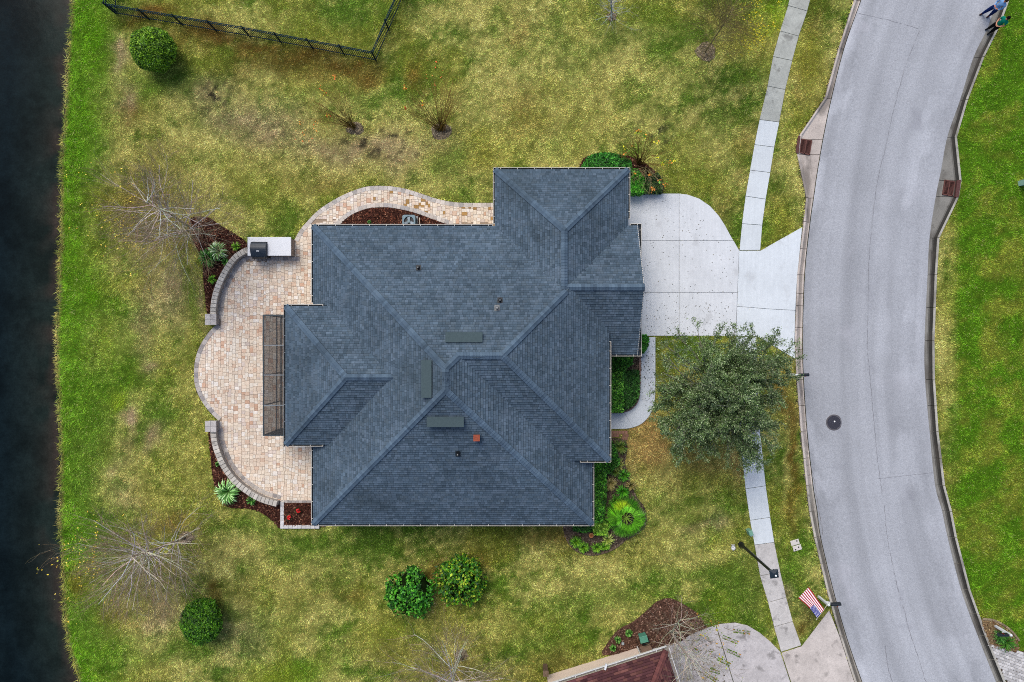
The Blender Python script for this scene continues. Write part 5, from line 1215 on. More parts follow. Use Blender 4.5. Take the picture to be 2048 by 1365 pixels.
hedge([(1292, 352), (1316, 346), (1326, 364), (1324, 384), (1291, 385)], 0, .6, 'low dark leafy shrub under the bare stems by the driveway', [C(52, 78, 36), C(34, 56, 26), C(76, 98, 50), C(24, 40, 18)], 900, .10)
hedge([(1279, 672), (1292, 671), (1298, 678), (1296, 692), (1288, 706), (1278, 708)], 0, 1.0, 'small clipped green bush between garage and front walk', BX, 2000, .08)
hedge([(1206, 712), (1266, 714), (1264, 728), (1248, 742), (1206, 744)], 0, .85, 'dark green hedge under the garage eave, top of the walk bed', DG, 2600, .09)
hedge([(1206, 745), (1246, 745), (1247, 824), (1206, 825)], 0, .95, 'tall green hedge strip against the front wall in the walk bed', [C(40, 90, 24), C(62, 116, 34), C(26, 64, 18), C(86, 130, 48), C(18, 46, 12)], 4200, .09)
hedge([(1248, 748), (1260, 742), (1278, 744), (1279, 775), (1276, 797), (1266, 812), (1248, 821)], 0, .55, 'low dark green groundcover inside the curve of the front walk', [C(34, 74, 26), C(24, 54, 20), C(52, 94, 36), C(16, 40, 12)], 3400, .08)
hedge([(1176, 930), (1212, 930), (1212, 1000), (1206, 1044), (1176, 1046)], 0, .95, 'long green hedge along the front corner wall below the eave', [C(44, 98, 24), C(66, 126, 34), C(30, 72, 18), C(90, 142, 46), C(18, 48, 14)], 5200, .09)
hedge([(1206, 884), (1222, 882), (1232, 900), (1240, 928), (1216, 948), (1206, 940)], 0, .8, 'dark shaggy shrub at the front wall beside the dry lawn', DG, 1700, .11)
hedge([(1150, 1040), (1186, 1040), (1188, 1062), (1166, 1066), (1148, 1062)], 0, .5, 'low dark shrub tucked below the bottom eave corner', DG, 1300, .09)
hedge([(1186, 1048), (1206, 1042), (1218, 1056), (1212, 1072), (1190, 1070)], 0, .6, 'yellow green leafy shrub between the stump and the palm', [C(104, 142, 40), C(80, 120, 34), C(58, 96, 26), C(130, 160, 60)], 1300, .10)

def strap_plant(px, py, r_px, hgt, nl, label, cols, wid=.035, name='strap_leaf_plant', group=None, cat='plant', z=0.03, up=.9):
    cx_, cy_ = W(px, py, .3); R_ = r_px * M_; root = empty(name, (cx_, cy_, 0), label, cat, group)
    Vq, Cq = [], []
    for k in range(nl):
        a_ = random.random() * 2 * pi; l = R_ * random.uniform(.55, 1.08); t0 = random.random(); hh = hgt * random.uniform(.55, 1.1)
        u = np.array([cos(a_), sin(a_)]); s_ = np.array([-u[1], u[0]]); c = pick(cols, 1, .12)[0]
        prev = None
        for i in range(5):
            t = i / 4; rr = l * (t ** .8) * .98; zz = z + hh * (1 - (1.35 * t - .75) ** 2 / .5625 * 1.0) * 1.0 if True else 0
            zz = z + hh * max(0.0, 1 - ((t - .62) / .62) ** 2) * 1.0
            ww = wid * (1 - t ** 2.2) * (.55 + .9 * min(1, t * 3)) * .5 + .001; p = np.array([cx_, cy_]) + u * rr
            cur = (np.array([*(p + s_ * ww), zz]), np.array([*(p - s_ * ww), zz]))
            if prev is not None: Vq += [prev[0], prev[1], cur[1], cur[0]]; Cq.append(c * (.7 + .4 * t))
            prev = cur
    np_mesh('leaf_blades', np.array(Vq), 4, np.clip(np.array(Cq), .003, .9), MAT['leaf'], root)
    m = MB().col(C(70, 84, 40)); m.lathe((cx_, cy_, -.03), [(.05, 0), (.06, .08), (.03, .16)], 8); m.build('crown_base', MAT['leaf'], root)
    return root
VG = [C(150, 186, 120), C(186, 210, 160), C(104, 150, 70), C(70, 122, 44), C(208, 224, 186)]
DGP = [C(60, 118, 36), C(44, 98, 28), C(92, 146, 60), C(34, 80, 22), C(124, 170, 92)]
strap_plant(437, 503, 21, .62, 150, 'white striped spiky plant, upper of the pair near the counter', VG, .04)
strap_plant(418, 516, 22, .58, 160, 'darker green spiky plant, lower of the pair near the counter', DGP, .04)
strap_plant(455, 984, 27, .6, 190, 'pale green spiky plant below the lower seat wall', [C(140, 190, 112), C(168, 208, 140), C(108, 164, 78), C(80, 134, 54), C(190, 220, 166)], .045)
SM = [C(104, 158, 30), C(82, 134, 26), C(128, 178, 48), C(60, 106, 20)]
for px, py, r, lb in ((471, 494, 11, 'small lime green tuft just left of the grill counter'), (423, 559, 11, 'small lime green tuft midway down the upper seat wall bed'), (449, 524, 9, 'small dark green tuft right of the striped plant'), (435, 929, 7, 'tiny green tuft at the top of the lower mulch bed'), (501, 1003, 11, 'small green tuft at the bottom of the lower seat wall'), (738, 444, 4, 'tiny green sprout in the condenser mulch bed')):
    strap_plant(px, py, r, .3, 60, lb, SM if 'lime' in lb else DGP, .03, 'tufted_plant', 'small tufts in the mulch beds')
for px, py, r, lb, cs in ((1246, 985, 17, 'green strappy clump above the palm in the front bed', [C(60, 132, 24), C(84, 154, 34), C(44, 104, 20)]), (1248, 952, 15, 'green strappy clump near the edge of the dry lawn', [C(70, 136, 30), C(50, 110, 24), C(92, 150, 44)]), (1240, 895, 18, 'olive grassy clump beside the brick landing', [C(92, 116, 40), C(70, 98, 34), C(120, 134, 60)]), (1236, 930, 16, 'straw green grassy clump at the end of the shaggy shrub', [C(134, 140, 64), C(108, 124, 52), C(156, 154, 84)]), (1220, 968, 18, 'dry tan grassy clump between hedge and green clumps', [C(140, 130, 76), C(116, 112, 58), C(164, 150, 100)]),
                           (1152, 1084, 15, 'bright green tuft left of the tree stump', SM), (1168, 1096, 14, 'bright green tuft below the tree stump', SM), (1194, 1098, 14, 'bright green tuft at the bottom edge of the stump bed', SM), (1210, 1094, 12, 'bright green tuft right of the stump under the palm', SM), (1216, 1080, 15, 'yellow striped grassy clump beside the palm', [C(164, 176, 84), C(130, 152, 60), C(190, 196, 120)]),
                           (2003, 1272, 20, 'green leafy clump around the mailbox across the street', DGP), (2016, 1288, 22, 'low green leafy clump behind the mailbox across the street', [C(60, 112, 26), C(44, 90, 20), C(84, 134, 40)]),
                           (1232, 1004, 17, 'green strappy clump touching the upper left of the palm', [C(66, 124, 28), C(50, 100, 22), C(92, 146, 44)]), (1216, 1046, 16, 'dark green grassy clump between hedge end and palm', [C(52, 96, 28), C(38, 76, 22), C(80, 122, 42)]), (1262, 972, 13, 'brownish grassy clump at the edge of the dry lawn above the palm', [C(120, 110, 60), C(96, 96, 48), C(146, 132, 84)]), (1230, 944, 14, 'dull green grassy clump against the end of the long hedge', [C(74, 104, 36), C(56, 86, 28), C(100, 124, 52)]),
                           (1236, 1281, 8, 'tiny green plant left of the pipe cap', DGP), (1258, 1268, 9, 'small green plant left of the green utility box', DGP), (1226, 1297, 8, 'small green plant at the corner of the tan wall', DGP)):
    strap_plant(px, py, r, .38, 90, lb, cs, .035, 'strap_leaf_plant')
# red flowers
for px, py, lb in ((596, 1022, 'red flowering plant at the right of the stone bordered bed'), (577, 1036, 'red flowering plant at the left of the stone bordered bed')):
    x, y = W(px, py, .3); root = empty('flowering_plant', (x, y, 0), lb, 'flower')
    n_ = 90; u = rdir(n_); foliage('leaves', root, np.c_[x + u[:, 0] * .2, y + u[:, 1] * .2, .24 + np.abs(u[:, 2]) * .12], u, [C(70, 60, 40), C(90, 44, 40), C(54, 66, 30)], .08)
    n_ = 40; u = rdir(n_); foliage('petals', root, np.c_[x + u[:, 0] * .1 + .04, y + u[:, 1] * .1 + .03, .38 + np.abs(u[:, 2]) * .05], u * .2 + [0, 0, 1], [C(214, 34, 34), C(180, 24, 30)], .09, .8)

# fan palm
px_, py_ = W(1250, 1030, 1.3); px_, py_ = W(1242, 1022); palm = empty('fan_palm', (px_, py_, 0), 'bright green fan palm with broad pleated fronds in the front bed', 'palm')
tz = 1.5; m = MB(); m.col(C(96, 78, 58)); m.tube([(px_, py_, -.05), (px_ + .02, py_ - .02, .7), (px_ + .02, py_ - .03, tz)], [.20, .16, .15], 10)
for k in range(26):
    a_ = k * 2.4; zz = .1 + k * .05; m.bar((px_ + .15 * cos(a_), py_ + .15 * sin(a_), zz), (px_ + .26 * cos(a_), py_ + .26 * sin(a_), zz + .16), .07, .03)
m.build('trunk', MAT['bark'], palm)
def frond(a_, el, stem, rad, cols, nm='frond', nseg=30, sweep=radians(215), droop=.25):
    u = np.array([cos(a_) * cos(el), sin(a_) * cos(el), sin(el)]); o_ = np.array([px_ + .02, py_ - .03, tz]); base = o_ + u * stem
    m = MB().col(C(110, 140, 50)); m.tube([o_, o_ + u * stem * .5, base], [.025, .02, .016], 5); pt_ = m.build('petiole', MAT['leaf'], palm)
    hv = np.array([-sin(a_), cos(a_), 0]); upv = np.cross(u, hv); upv = upv if upv[2] > 0 else -upv
    fw = unit(u + np.array([0, 0, -.35])); upv = unit(np.cross(fw, hv)); upv = upv if upv[2] > 0 else -upv
    Vq, Cq = [], []
    c0 = pick(cols, 1, .08)[0]
    for k in range(nseg):
        t = -sweep / 2 + sweep * (k + .5) / nseg; dth = sweep / nseg * .5
        def pnt(th, r_, lift): q = base + (fw * cos(th) + hv * sin(th)) * r_ + upv * lift; q[2] -= droop * (r_ / rad) ** 2 * rad * .6; return q
        r_ = rad * random.uniform(.9, 1.05) * (1 - .18 * abs(t / (sweep / 2)) ** 3); md = r_ * .58
        A_ = pnt(t, .03, .0); B_ = pnt(t - dth, md, -.012); C_ = pnt(t, md, .02); D_ = pnt(t + dth, md, -.012); T_ = pnt(t + random.uniform(-.01, .01), r_, 0)
        cc_ = c0 * random.choice((.5, .75, 1.0, 1.25, 1.45))
        Vq += [A_, B_, C_, A_, C_, D_, B_, T_, C_, C_, T_, D_]; Cq += [cc_, cc_ * 1.1, cc_ * 1.05, cc_ * 1.2]
    np_mesh(nm, np.array(Vq), 3, np.clip(np.array(Cq), .003, .9), MAT['leaf'], palm)
PG = [C(64, 124, 20), C(88, 150, 28), C(48, 98, 16), C(104, 166, 44)]
for k in range(10):
    a_ = k * 2 * pi / 10 + random.uniform(-.2, .2)
    frond(a_, radians(random.uniform(-8, 34)), random.uniform(.42, .68), random.uniform(.66, .82), [PG[k % 4]] if k != 3 else [C(140, 166, 36)], sweep=radians(random.uniform(170, 210)))
for k in range(7): frond(k * .9 + .5, radians(random.uniform(30, 58)), random.uniform(.30, .5), random.uniform(.48, .62), [C(112, 178, 52), C(84, 146, 30)], nseg=22, sweep=radians(160))
for k in range(5): frond(1.2 + k * .45, radians(-28), .45, .55, [C(150, 140, 104), C(170, 158, 120)], 'dead_frond', 22, radians(150), .5)

# ---------------------------------------------------------------- trees
def polyl(pts, rad, m, c, n=6): m.tube(pts, rad, n, c)
class Tree:
    def __init__(s, seed): s.r = random.Random(seed); s.segs = []; s.tips = []
    def branch(s, p, d, L, r, lev, maxlev, kids, up=.25, wob=.12, ang=(25, 55), ratio=(.45, .75), tmin=.25):
        R_ = s.r; n = 5 if lev < maxlev else 4; P = [np.array(p, float)]; dd = np.array(d, float)
        for i in range(n):
            dd = unit(dd + np.array([R_.gauss(0, wob), R_.gauss(0, wob), R_.gauss(0, wob) + up * .12])); P.append(P[-1] + dd * L / n)
        P = np.array(P); rad = np.linspace(r, r * .35 if lev < maxlev else r * .4, len(P))
        s.segs.append((lev, P, rad))
        if lev >= maxlev: s.tips.append((P[-1], dd)); return
        for k in range(kids[lev]):
            t = R_.uniform(tmin, 1.0); i = min(int(t * n), n - 1); f = t * n - i; q = P[i] * (1 - f) + P[i + 1] * f; ax = unit(P[i + 1] - P[i])
            v = unit(np.cross(ax, [R_.gauss(0, 1), R_.gauss(0, 1), R_.gauss(0, 1)])); a_ = radians(R_.uniform(*ang)); nd_ = unit(ax * cos(a_) + v * sin(a_) + np.array([0, 0, up * .5]))
            if q[2] + nd_[2] * L * .5 < .4: nd_[2] = abs(nd_[2])
            s.branch(q, nd_, L * R_.uniform(*ratio) * (1.15 - .45 * t), max(.005, r * (1 - .5 * t) * .45), lev + 1, maxlev, kids, up, wob * 1.1, ang, ratio)
def emit(root, T, cols, trunk_lev=0, names=('trunk', 'branches'), sides=(8, 5), matn='bark'):
    a, b = MB(), MB()
    for lev, P, rad in T.segs:
        c = cols[min(lev, len(cols) - 1)]; c = tuple(v * T.r.uniform(.85, 1.15) for v in c)
        if lev <= trunk_lev: a.tube(P, rad, sides[0], c)
        else: b.tube(P, rad, sides[1] if lev < 3 else 3, c, cap=False)
    if a.v: a.build(names[0], MAT[matn], root, smooth=True)
    if b.v: b.build(names[1], MAT['twig'], root, smooth=True)
def limb_path(*pts, n=4): return crom(np.array([W3(*p) for p in pts]), n)
def limb_tree(name, label, base, limbs, kids, cols, seed, leaves=None, side_len=1.6, maxlev=2, trunk_r=.13, group='bare deciduous trees', up=.35, cat='tree', nk=14, tw=.016, ang=(30, 62), spread=None):
    """trunk and main limbs follow given points (pixel x, y and height), finer branches grow from them"""
    x, y = W(*base); root = empty(name, (x, y, 0), label, cat, group); T = Tree(seed); R_ = T.r
    for li, (pts, r0, r1) in enumerate(limbs):
        P = limb_path(*pts); P = P + np.array([[R_.gauss(0, .03), R_.gauss(0, .03), 0] for _ in P]); rad = np.linspace(r0, r1, len(P)); T.segs.append((0, P, rad))
        L = np.linalg.norm(np.diff(P, axis=0), axis=1).sum(); k_ = int(nk * L / 5)
        for k in range(k_):
            t = R_.uniform(.22, 1.0) ** .9; i = min(int(t * (len(P) - 1)), len(P) - 2); q = P[i] + (P[i + 1] - P[i]) * R_.random(); ax = unit(P[i + 1] - P[i])
            if q[2] < 1.0: continue
            v = unit(np.cross(ax, [R_.gauss(0, 1), R_.gauss(0, 1), R_.gauss(0, 1)])); a_ = radians(R_.uniform(*ang)); d = unit(ax * cos(a_) + v * sin(a_) + np.array([0, 0, up * .6]))
            if d[2] < -.1: d[2] *= -.3
            T.branch(q, d, side_len * R_.uniform(.6, 1.25) * (1.25 - .6 * t), tw * R_.uniform(.8, 1.4), 1, maxlev, kids, up, .055, (14, 36), (.4, .7))
        T.branch(P[-1], unit(P[-1] - P[-3]), side_len * .9, r1, 1, maxlev, kids, up, .05, (14, 36), (.4, .7))
    emit(root, T, cols)
    if leaves:
        n_, pal, size, near = leaves; tips = np.array([t[0] for t in T.tips])
        if near is not None: tips = tips[near(tips)] if near(tips).any() else tips
        i = rng.integers(0, len(tips), n_); c = tips[i] + rng.normal(0, .22, (n_, 3))
        foliage('leaves', root, c, rdir(n_), pal, size, .6)
    return root
PALE = [C(180, 160, 136), C(212, 206, 194), C(172, 160, 138), C(134, 116, 90)]
YL = [C(222, 194, 66), C(236, 208, 96), C(206, 168, 60), C(170, 180, 66)]
def spread_tree(name, label, base, paths, nprim, length, seed, cols=PALE, leaves=None, r=.016, group='bare deciduous trees', el=(8, 50), kids=(9, 6), zmin=1.3, bias=None, tr=(.10, .022)):
    """bare tree: slim stems (pixel x, y, height), long straight branches radiating all round, fine twigs at their ends"""
    x, y = W(*base); root = empty(name, (x, y, 0), label, 'tree', group); T = Tree(seed); R_ = T.r
    P_ = [limb_path(*p, n=5) for p in paths]
    for k, P in enumerate(P_): T.segs.append((0, P, np.linspace(tr[0] if k == 0 else tr[0] * .7, tr[1], len(P))))
    tot = sum(len(P) for P in P_)
    for P in P_:
        nn = int(nprim * len(P) / tot)
        for k in range(nn):
            t = ((k + R_.random()) / nn); i = min(int(t * (len(P) - 1)), len(P) - 2); q = P[i] + (P[i + 1] - P[i]) * R_.random()
            if q[2] < zmin: q = P[-1] * .5 + P[len(P) // 2] * .5
            az_ = k * 2.4 + R_.uniform(-.5, .5)
            if bias is not None and R_.random() < bias[1]: az_ = bias[0] + R_.gauss(0, .7)
            e_ = radians(R_.uniform(*el)); d = np.array([cos(az_) * cos(e_), sin(az_) * cos(e_), sin(e_)])
            L = length * R_.uniform(.55, 1.15) * (1.1 - .35 * t)
            T.branch(q, d, L, r * R_.uniform(.6, 1.4), 1, 3, [0, kids[0], kids[1], 0], .2, .11, (18, 50), (.45, .8), .2)
    emit(root, T, cols)
    if leaves:
        n_, pal, size, near = leaves; tips = np.array([t[0] for t in T.tips]); m_ = near(tips); tips = tips[m_] if m_.any() else tips
        cl = tips[rng.integers(0, len(tips), max(6, n_ // 3))]; c = cl[rng.integers(0, len(cl), n_)] + rng.normal(0, .10, (n_, 3)); foliage('leaves', root, c, rdir(n_) * .4 + [0, 0, 1], pal, size, .6)
    return root
spread_tree('bare_tree', 'leafless pale branched tree with yellow leaf tips by the upper pond bank', (402, 461),
            [[(402, 461, -.05), (388, 458, .8), (366, 446, 2.0), (344, 430, 3.2), (318, 417, 4.4), (285, 403, 5.8)], [(390, 459, .8), (368, 463, 1.6), (346, 470, 2.5), (318, 476, 3.4)]], 70, 3.1, 3, r=.023, leaves=(330, YL, .085, lambda t: t[:, 0] < W(255, 0, 5)[0]), bias=(2.7, .15), zmin=.9)
spread_tree('bare_tree', 'leafless pale branched tree with yellow leaf tips leaning over the lower pond bank', (368, 1074),
            [[(368, 1074, -.05), (358, 1080, .8), (334, 1090, 2.0), (306, 1100, 3.2), (286, 1108, 4.2), (262, 1113, 5.4)]], 68, 3.0, 8, r=.023, leaves=(300, YL, .085, lambda t: t[:, 0] < W(205, 0, 5)[0]), bias=(4.2, .2), zmin=.8)
spread_tree('bare_tree', 'leafless pale tree cut by the bottom edge of the picture', (920, 1310),
            [[(920, 1310, -.05), (917, 1322, .8), (910, 1342, 2.0), (903, 1370, 3.6), (898, 1392, 4.8)]], 44, 3.0, 12, r=.021)
spread_tree('bare_tree', 'small grey leafless tree at the top edge of the lawn', (1223, 36),
            [[(1223, 36, -.05), (1223, 28, .6), (1223, 14, 1.4), (1222, -10, 2.8)]], 26, 1.15, 21, cols=[C(150, 154, 150), C(176, 178, 176), C(164, 166, 160), C(130, 130, 112)], r=.011, zmin=.3, el=(5, 40), tr=(.06, .02), kids=(4, 2))
spread_tree('bare_tree', 'thin brown leafless tree beside the upper sidewalk', (1410, 106),
            [[(1410, 106, -.05), (1417, 94, .7), (1432, 72, 1.9), (1450, 44, 3.2), (1468, 12, 4.6)]], 60, 2.2, 23, cols=[C(132, 122, 92), C(120, 110, 76), C(116, 106, 70), C(112, 102, 60)], r=.011, leaves=(420, [C(196, 182, 30), C(160, 160, 36), C(206, 184, 50)], .10, lambda t: t[:, 0] > W(1500, 0, 4)[0]), tr=(.05, .015), kids=(7, 4), zmin=.8)
def stem_fan(name, label, base, tips, n, cols, seed, leafs, group=None, tw=.007, h=(1.6, 2.6), cat='shrub'):
    x, y = W(*base); root = empty(name, (x, y, 0), label, cat, group); T = Tree(seed); R_ = T.r
    for k in range(n):
        tx, ty = tips[R_.randrange(len(tips))]; tx += R_.gauss(0, 8); ty += R_.gauss(0, 8); hh = R_.uniform(*h)
        P = np.array([(x + R_.gauss(0, .09), y + R_.gauss(0, .09), -.03), *[(0, 0, 0)] * 3]); tip = np.array(W3(tx, ty, hh))
        for i in (1, 2, 3): t = i / 3; P[i] = P[0] * (1 - t) + tip * t + np.array([R_.gauss(0, .04), R_.gauss(0, .04), .22 * sin(pi * t)])
        T.segs.append((0, P, np.linspace(tw * 1.6, tw * .6, 4)))
        for j in range(4):
            q = P[2] + (P[3] - P[2]) * R_.random(); T.branch(q, unit(P[3] - P[1] + np.array([R_.gauss(0, .5), R_.gauss(0, .5), .2])), .55, tw * .6, 1, 1, [0, 0], .3, .12)
    emit(root, T, cols, names=('stems', 'branches'), sides=(5, 4))
    if leafs:
        n_, pal, sz = leafs; tt = np.array([t[0] for t in T.tips]); cl = tt[rng.integers(0, len(tt), max(3, n_ // 9))]; c = cl[rng.integers(0, len(cl), n_)] + rng.normal(0, .07, (n_, 3)); foliage('leaves', root, c, rdir(n_) * .3 + [0, 0, 1], pal, sz, .6)
ORG = [C(232, 122, 52), C(222, 150, 60), C(214, 92, 44), C(150, 170, 40)]
BRN = [C(142, 116, 62), C(138, 112, 58), C(122, 96, 50)]
stem_fan('crape_myrtle', 'bushy leafless crape myrtle with orange leaves, left of two on the upper lawn', (708, 256), [(632, 210), (648, 182), (668, 185), (690, 178), (645, 225), (626, 240)], 50, BRN, 31, (46, ORG, .11), 'bare crape myrtles on the lawn')
stem_fan('crape_myrtle', 'bushy leafless crape myrtle with wide twig fan, right of two on the upper lawn', (881, 262), [(832, 200), (845, 175), (868, 166), (888, 168), (904, 178), (912, 200), (822, 222)], 80, BRN, 33, (22, ORG, .12), 'bare crape myrtles on the lawn')
stem_fan('bare_shrub', 'brown stemmed shrub with a few orange leaves above the garage hedges', (1279, 328), [(1255, 285), (1275, 275), (1300, 275), (1318, 285), (1310, 305), (1245, 300), (1330, 320)], 32, BRN, 35, (90, [C(214, 140, 60), C(110, 140, 40), C(80, 120, 34), C(196, 190, 40)], .14), tw=.011)
stem_fan('bare_shrub', 'pale stemmed low shrub spilling over the driveway corner hedge', (1293, 338), [(1265, 350), (1285, 365), (1300, 370), (1315, 365), (1310, 350), (1275, 358)], 24, [C(150, 140, 100), C(140, 130, 92)], 37, (60, [C(90, 140, 40), C(196, 120, 50)], .14), tw=.011, h=(.8, 1.4))
sp = spread_tree('bare_tree', 'pale twisted bare tree over the neighbouring driveway with leafy sprays', (1340, 1261),
            [[(1340, 1261, -.05), (1345, 1269, .5), (1356, 1286, 1.4), (1372, 1308, 2.6), (1388, 1326, 3.4)], [(1343, 1266, .4), (1352, 1250, 1.0), (1362, 1238, 1.6)]], 60, 2.1, 41, cols=[C(172, 172, 150), C(190, 186, 166), C(160, 150, 126), C(120, 106, 84)], r=.014, zmin=.35, el=(5, 42), kids=(5, 3), tr=(.09, .02), bias=(-.6, .25),
            leaves=(150, [C(70, 100, 30), C(96, 124, 34), C(176, 130, 50), C(150, 160, 50)], .12, lambda t: t[:, 0] > W(1400, 0, 3)[0]))
# leafy sprays hanging over that driveway
for (x0, y0, x1, y1) in ((1466, 1262, 1500, 1266), (1446, 1274, 1476, 1286), (1452, 1300, 1480, 1312), (1410, 1348, 1432, 1362), (1416, 1246, 1440, 1243), (1436, 1318, 1460, 1330), (1420, 1340, 1440, 1346)):
    P = crom(np.array([W3(x0 - 18, y0 - 6, 2.2), W3(x0, y0, 2.8), W3(x1, y1, 2.9)]), 4); m = MB().col(C(110, 90, 60)); m.tube(P, [.012] * 4 + [.008] * (len(P) - 4), 4); m.build('shoot', MAT['twig'], sp)
    n_ = 70; t = rng.random(n_); q = P[4] * (1 - t[:, None]) + P[-1] * t[:, None]; s_ = np.cross(unit(P[-1] - P[4]), [0, 0, 1]); sg = rng.choice([-1, 1], n_)[:, None]
    foliage('leaves', sp, q + s_ * sg * .07, np.tile([0, 0, 1.0], (n_, 1)) , [C(74, 104, 30), C(56, 84, 26), C(110, 130, 40), C(186, 120, 46)], .11, .5, w=[.4, .3, .2, .1])

# the evergreen street tree
bx_, by_ = W(1402, 772); oak = empty('oak_tree', (bx_, by_, 0), 'leafy grey green evergreen oak between front walk and street', 'tree')
T = Tree(55); R_ = T.r
T.segs.append((0, limb_path((1402, 772, -.05), (1404, 772, .8), (1410, 775, 1.8), (1418, 780, 2.8)), np.linspace(.20, .13, 13)))
tops = []
tgt = [(1330, 690), (1340, 720), (1325, 745), (1350, 670), (1395, 660), (1430, 672), (1470, 662), (1505, 670), (1545, 690), (1570, 705), (1560, 740), (1555, 780), (1535, 810), (1525, 850), (1530, 880), (1505, 905), (1480, 890), (1455, 900), (1430, 895), (1400, 890), (1375, 880), (1350, 868), (1335, 840), (1330, 800), (1345, 775), (1330, 770)] + [(R_.uniform(1355, 1540), R_.uniform(690, 870)) for _ in range(46)] + [(1330, 850), (1345, 895), (1365, 905), (1320, 815), (1585, 720), (1575, 760), (1545, 850), (1520, 925), (1490, 925), (1318, 780), (1500, 720), (1495, 750), (1510, 790), (1495, 825), (1505, 860), (1495, 890), (1515, 845), (1540, 760), (1380, 850), (1400, 865), (1365, 830), (1430, 860)]
leafC, leafD = [], []
for (tx, ty) in tgt:
    edge_ = max(abs(tx - 1445) / 125, abs(ty - 785) / 118); hh = 6.6 - 2.6 * min(1, edge_) ** 2 + R_.uniform(-.5, .5)
    p0 = np.array(W3(1412, 777, 2.2)) if R_.random() < .6 else np.array(W3(1418, 780, 2.8)); tip = np.array(W3(tx, ty, hh)); mid = p0 * .5 + tip * .5 + np.array([R_.gauss(0, .25), R_.gauss(0, .25), .35])
    P = crom(np.array([p0, mid, tip]), 5); T.segs.append((1, P, np.linspace(.06, .014, len(P))))
    for k in range(19):
        t = R_.uniform(.36, 1.0); i = min(int(t * (len(P) - 1)), len(P) - 2); q = P[i] + (P[i + 1] - P[i]) * R_.random(); out = unit(q - np.array([*W(1440, 785, 4), 3.0]))
        d = unit(out * .7 + unit(P[-1] - P[0]) * .5 + np.array([R_.gauss(0, .55), R_.gauss(0, .55), R_.gauss(0, .4) + .15])); L = R_.uniform(.45, .95)
        T.branch(q, d, L, .011, 2, 3, [0, 0, 3], .1, .12, (20, 45), (.45, .7))
emit(oak, T, [C(120, 116, 104), C(128, 126, 112), C(138, 140, 122), C(128, 134, 110)], names=('trunk', 'branches'))
fine = [P for lev, P, r in T.segs if lev >= 2]
for P in fine:
    bare = (P[-1][0] < W(1410, 0, 5)[0] and P[-1][1] > W(0, 775, 5)[1] and R_.random() < .72)
    k_ = 3 if bare else R_.randrange(16, 30)
    for k in range(k_):
        t = R_.uniform(.2, 1.05); i = min(int(t * (len(P) - 1)), len(P) - 2); leafC.append(P[i] + (P[i + 1] - P[i]) * R_.random() + np.array([R_.gauss(0, .06), R_.gauss(0, .06), R_.gauss(0, .05)])); leafD.append(unit(P[-1] - P[0]))
leafC, leafD = np.array(leafC), np.array(leafD); n_ = len(leafC)
D = leafD * 1.1 + rdir(n_) * .7; Nn = rdir(n_) * .7 + [0, 0, 1]; sz = rng.uniform(.06, .12, n_)
cl = pick([C(84, 108, 58), C(66, 90, 44), C(106, 128, 82), C(50, 68, 34), C(138, 152, 116)], n_, .22) * (.45 + 1.1 * fbm(leafC[:, 0], leafC[:, 1], .9, 3, 66))[:, None]
np_mesh('crown', leaf_quads(leafC, D, Nn, sz, sz * .42), 4, np.clip(cl, .003, .9), MAT['leaf'], oak)

# tree stump
x, y = W(1182, 1070); st = empty('tree_stump', (x, y, 0), 'freshly cut orange tree stump in the front corner bed', 'stump')
m = MB().col(C(112, 88, 66)); m.lathe((x, y, -.03), [(.19, 0), (.16, .06), (.15, .18)], 18); m.build('bark', MAT['bark'], st)
m = MB(); 
for r0, r1, c in ((.142, .10, C(206, 142, 92)), (.10, .06, C(192, 122, 72)), (.06, .0, C(158, 92, 54))):
    m.mesh([(x + r0 * cos(k * pi / 9), y + r0 * sin(k * pi / 9), .152) for k in range(18)] + [(x + r1 * cos(k * pi / 9), y + r1 * sin(k * pi / 9), .153) for k in range(18)], [(k, (k + 1) % 18, 18 + (k + 1) % 18, 18 + k) for k in range(18)], c)
m.build('cut_face', MAT['wood'], st)
# stone edging of the stump bed
eb = empty('bed_edging', (*W(1180, 1110), 0), 'rough brown stone edging round the stump bed', 'edging')
for q in soldier(np.array(WP(crom([(1129, 1070), (1137, 1088), (1152, 1103), (1178, 1111), (1206, 1108), (1232, 1097), (1248, 1084)], 5))), .12, .26, .03):
    m = MB(); m.prism(q, -.05, .08 + random.uniform(-.02, .02), J(C(122, 104, 84), .75, 1.2), .02); m.build('edging_stone', MAT['stone'], eb)
eb = empty('bed_edging', (*W(2000, 1250), 0), 'dark stone edging round the mailbox bed across the street', 'edging')
for q in soldier(np.array(WP(crom([(1964, 1240), (1985, 1242), (2006, 1252), (2023, 1266), (2036, 1283)], 5))), .12, .3, .03):
    m = MB(); m.prism(q, -.05, .09, J(C(150, 134, 108), .7, 1.2), .02); m.build('edging_stone', MAT['stone'], eb)

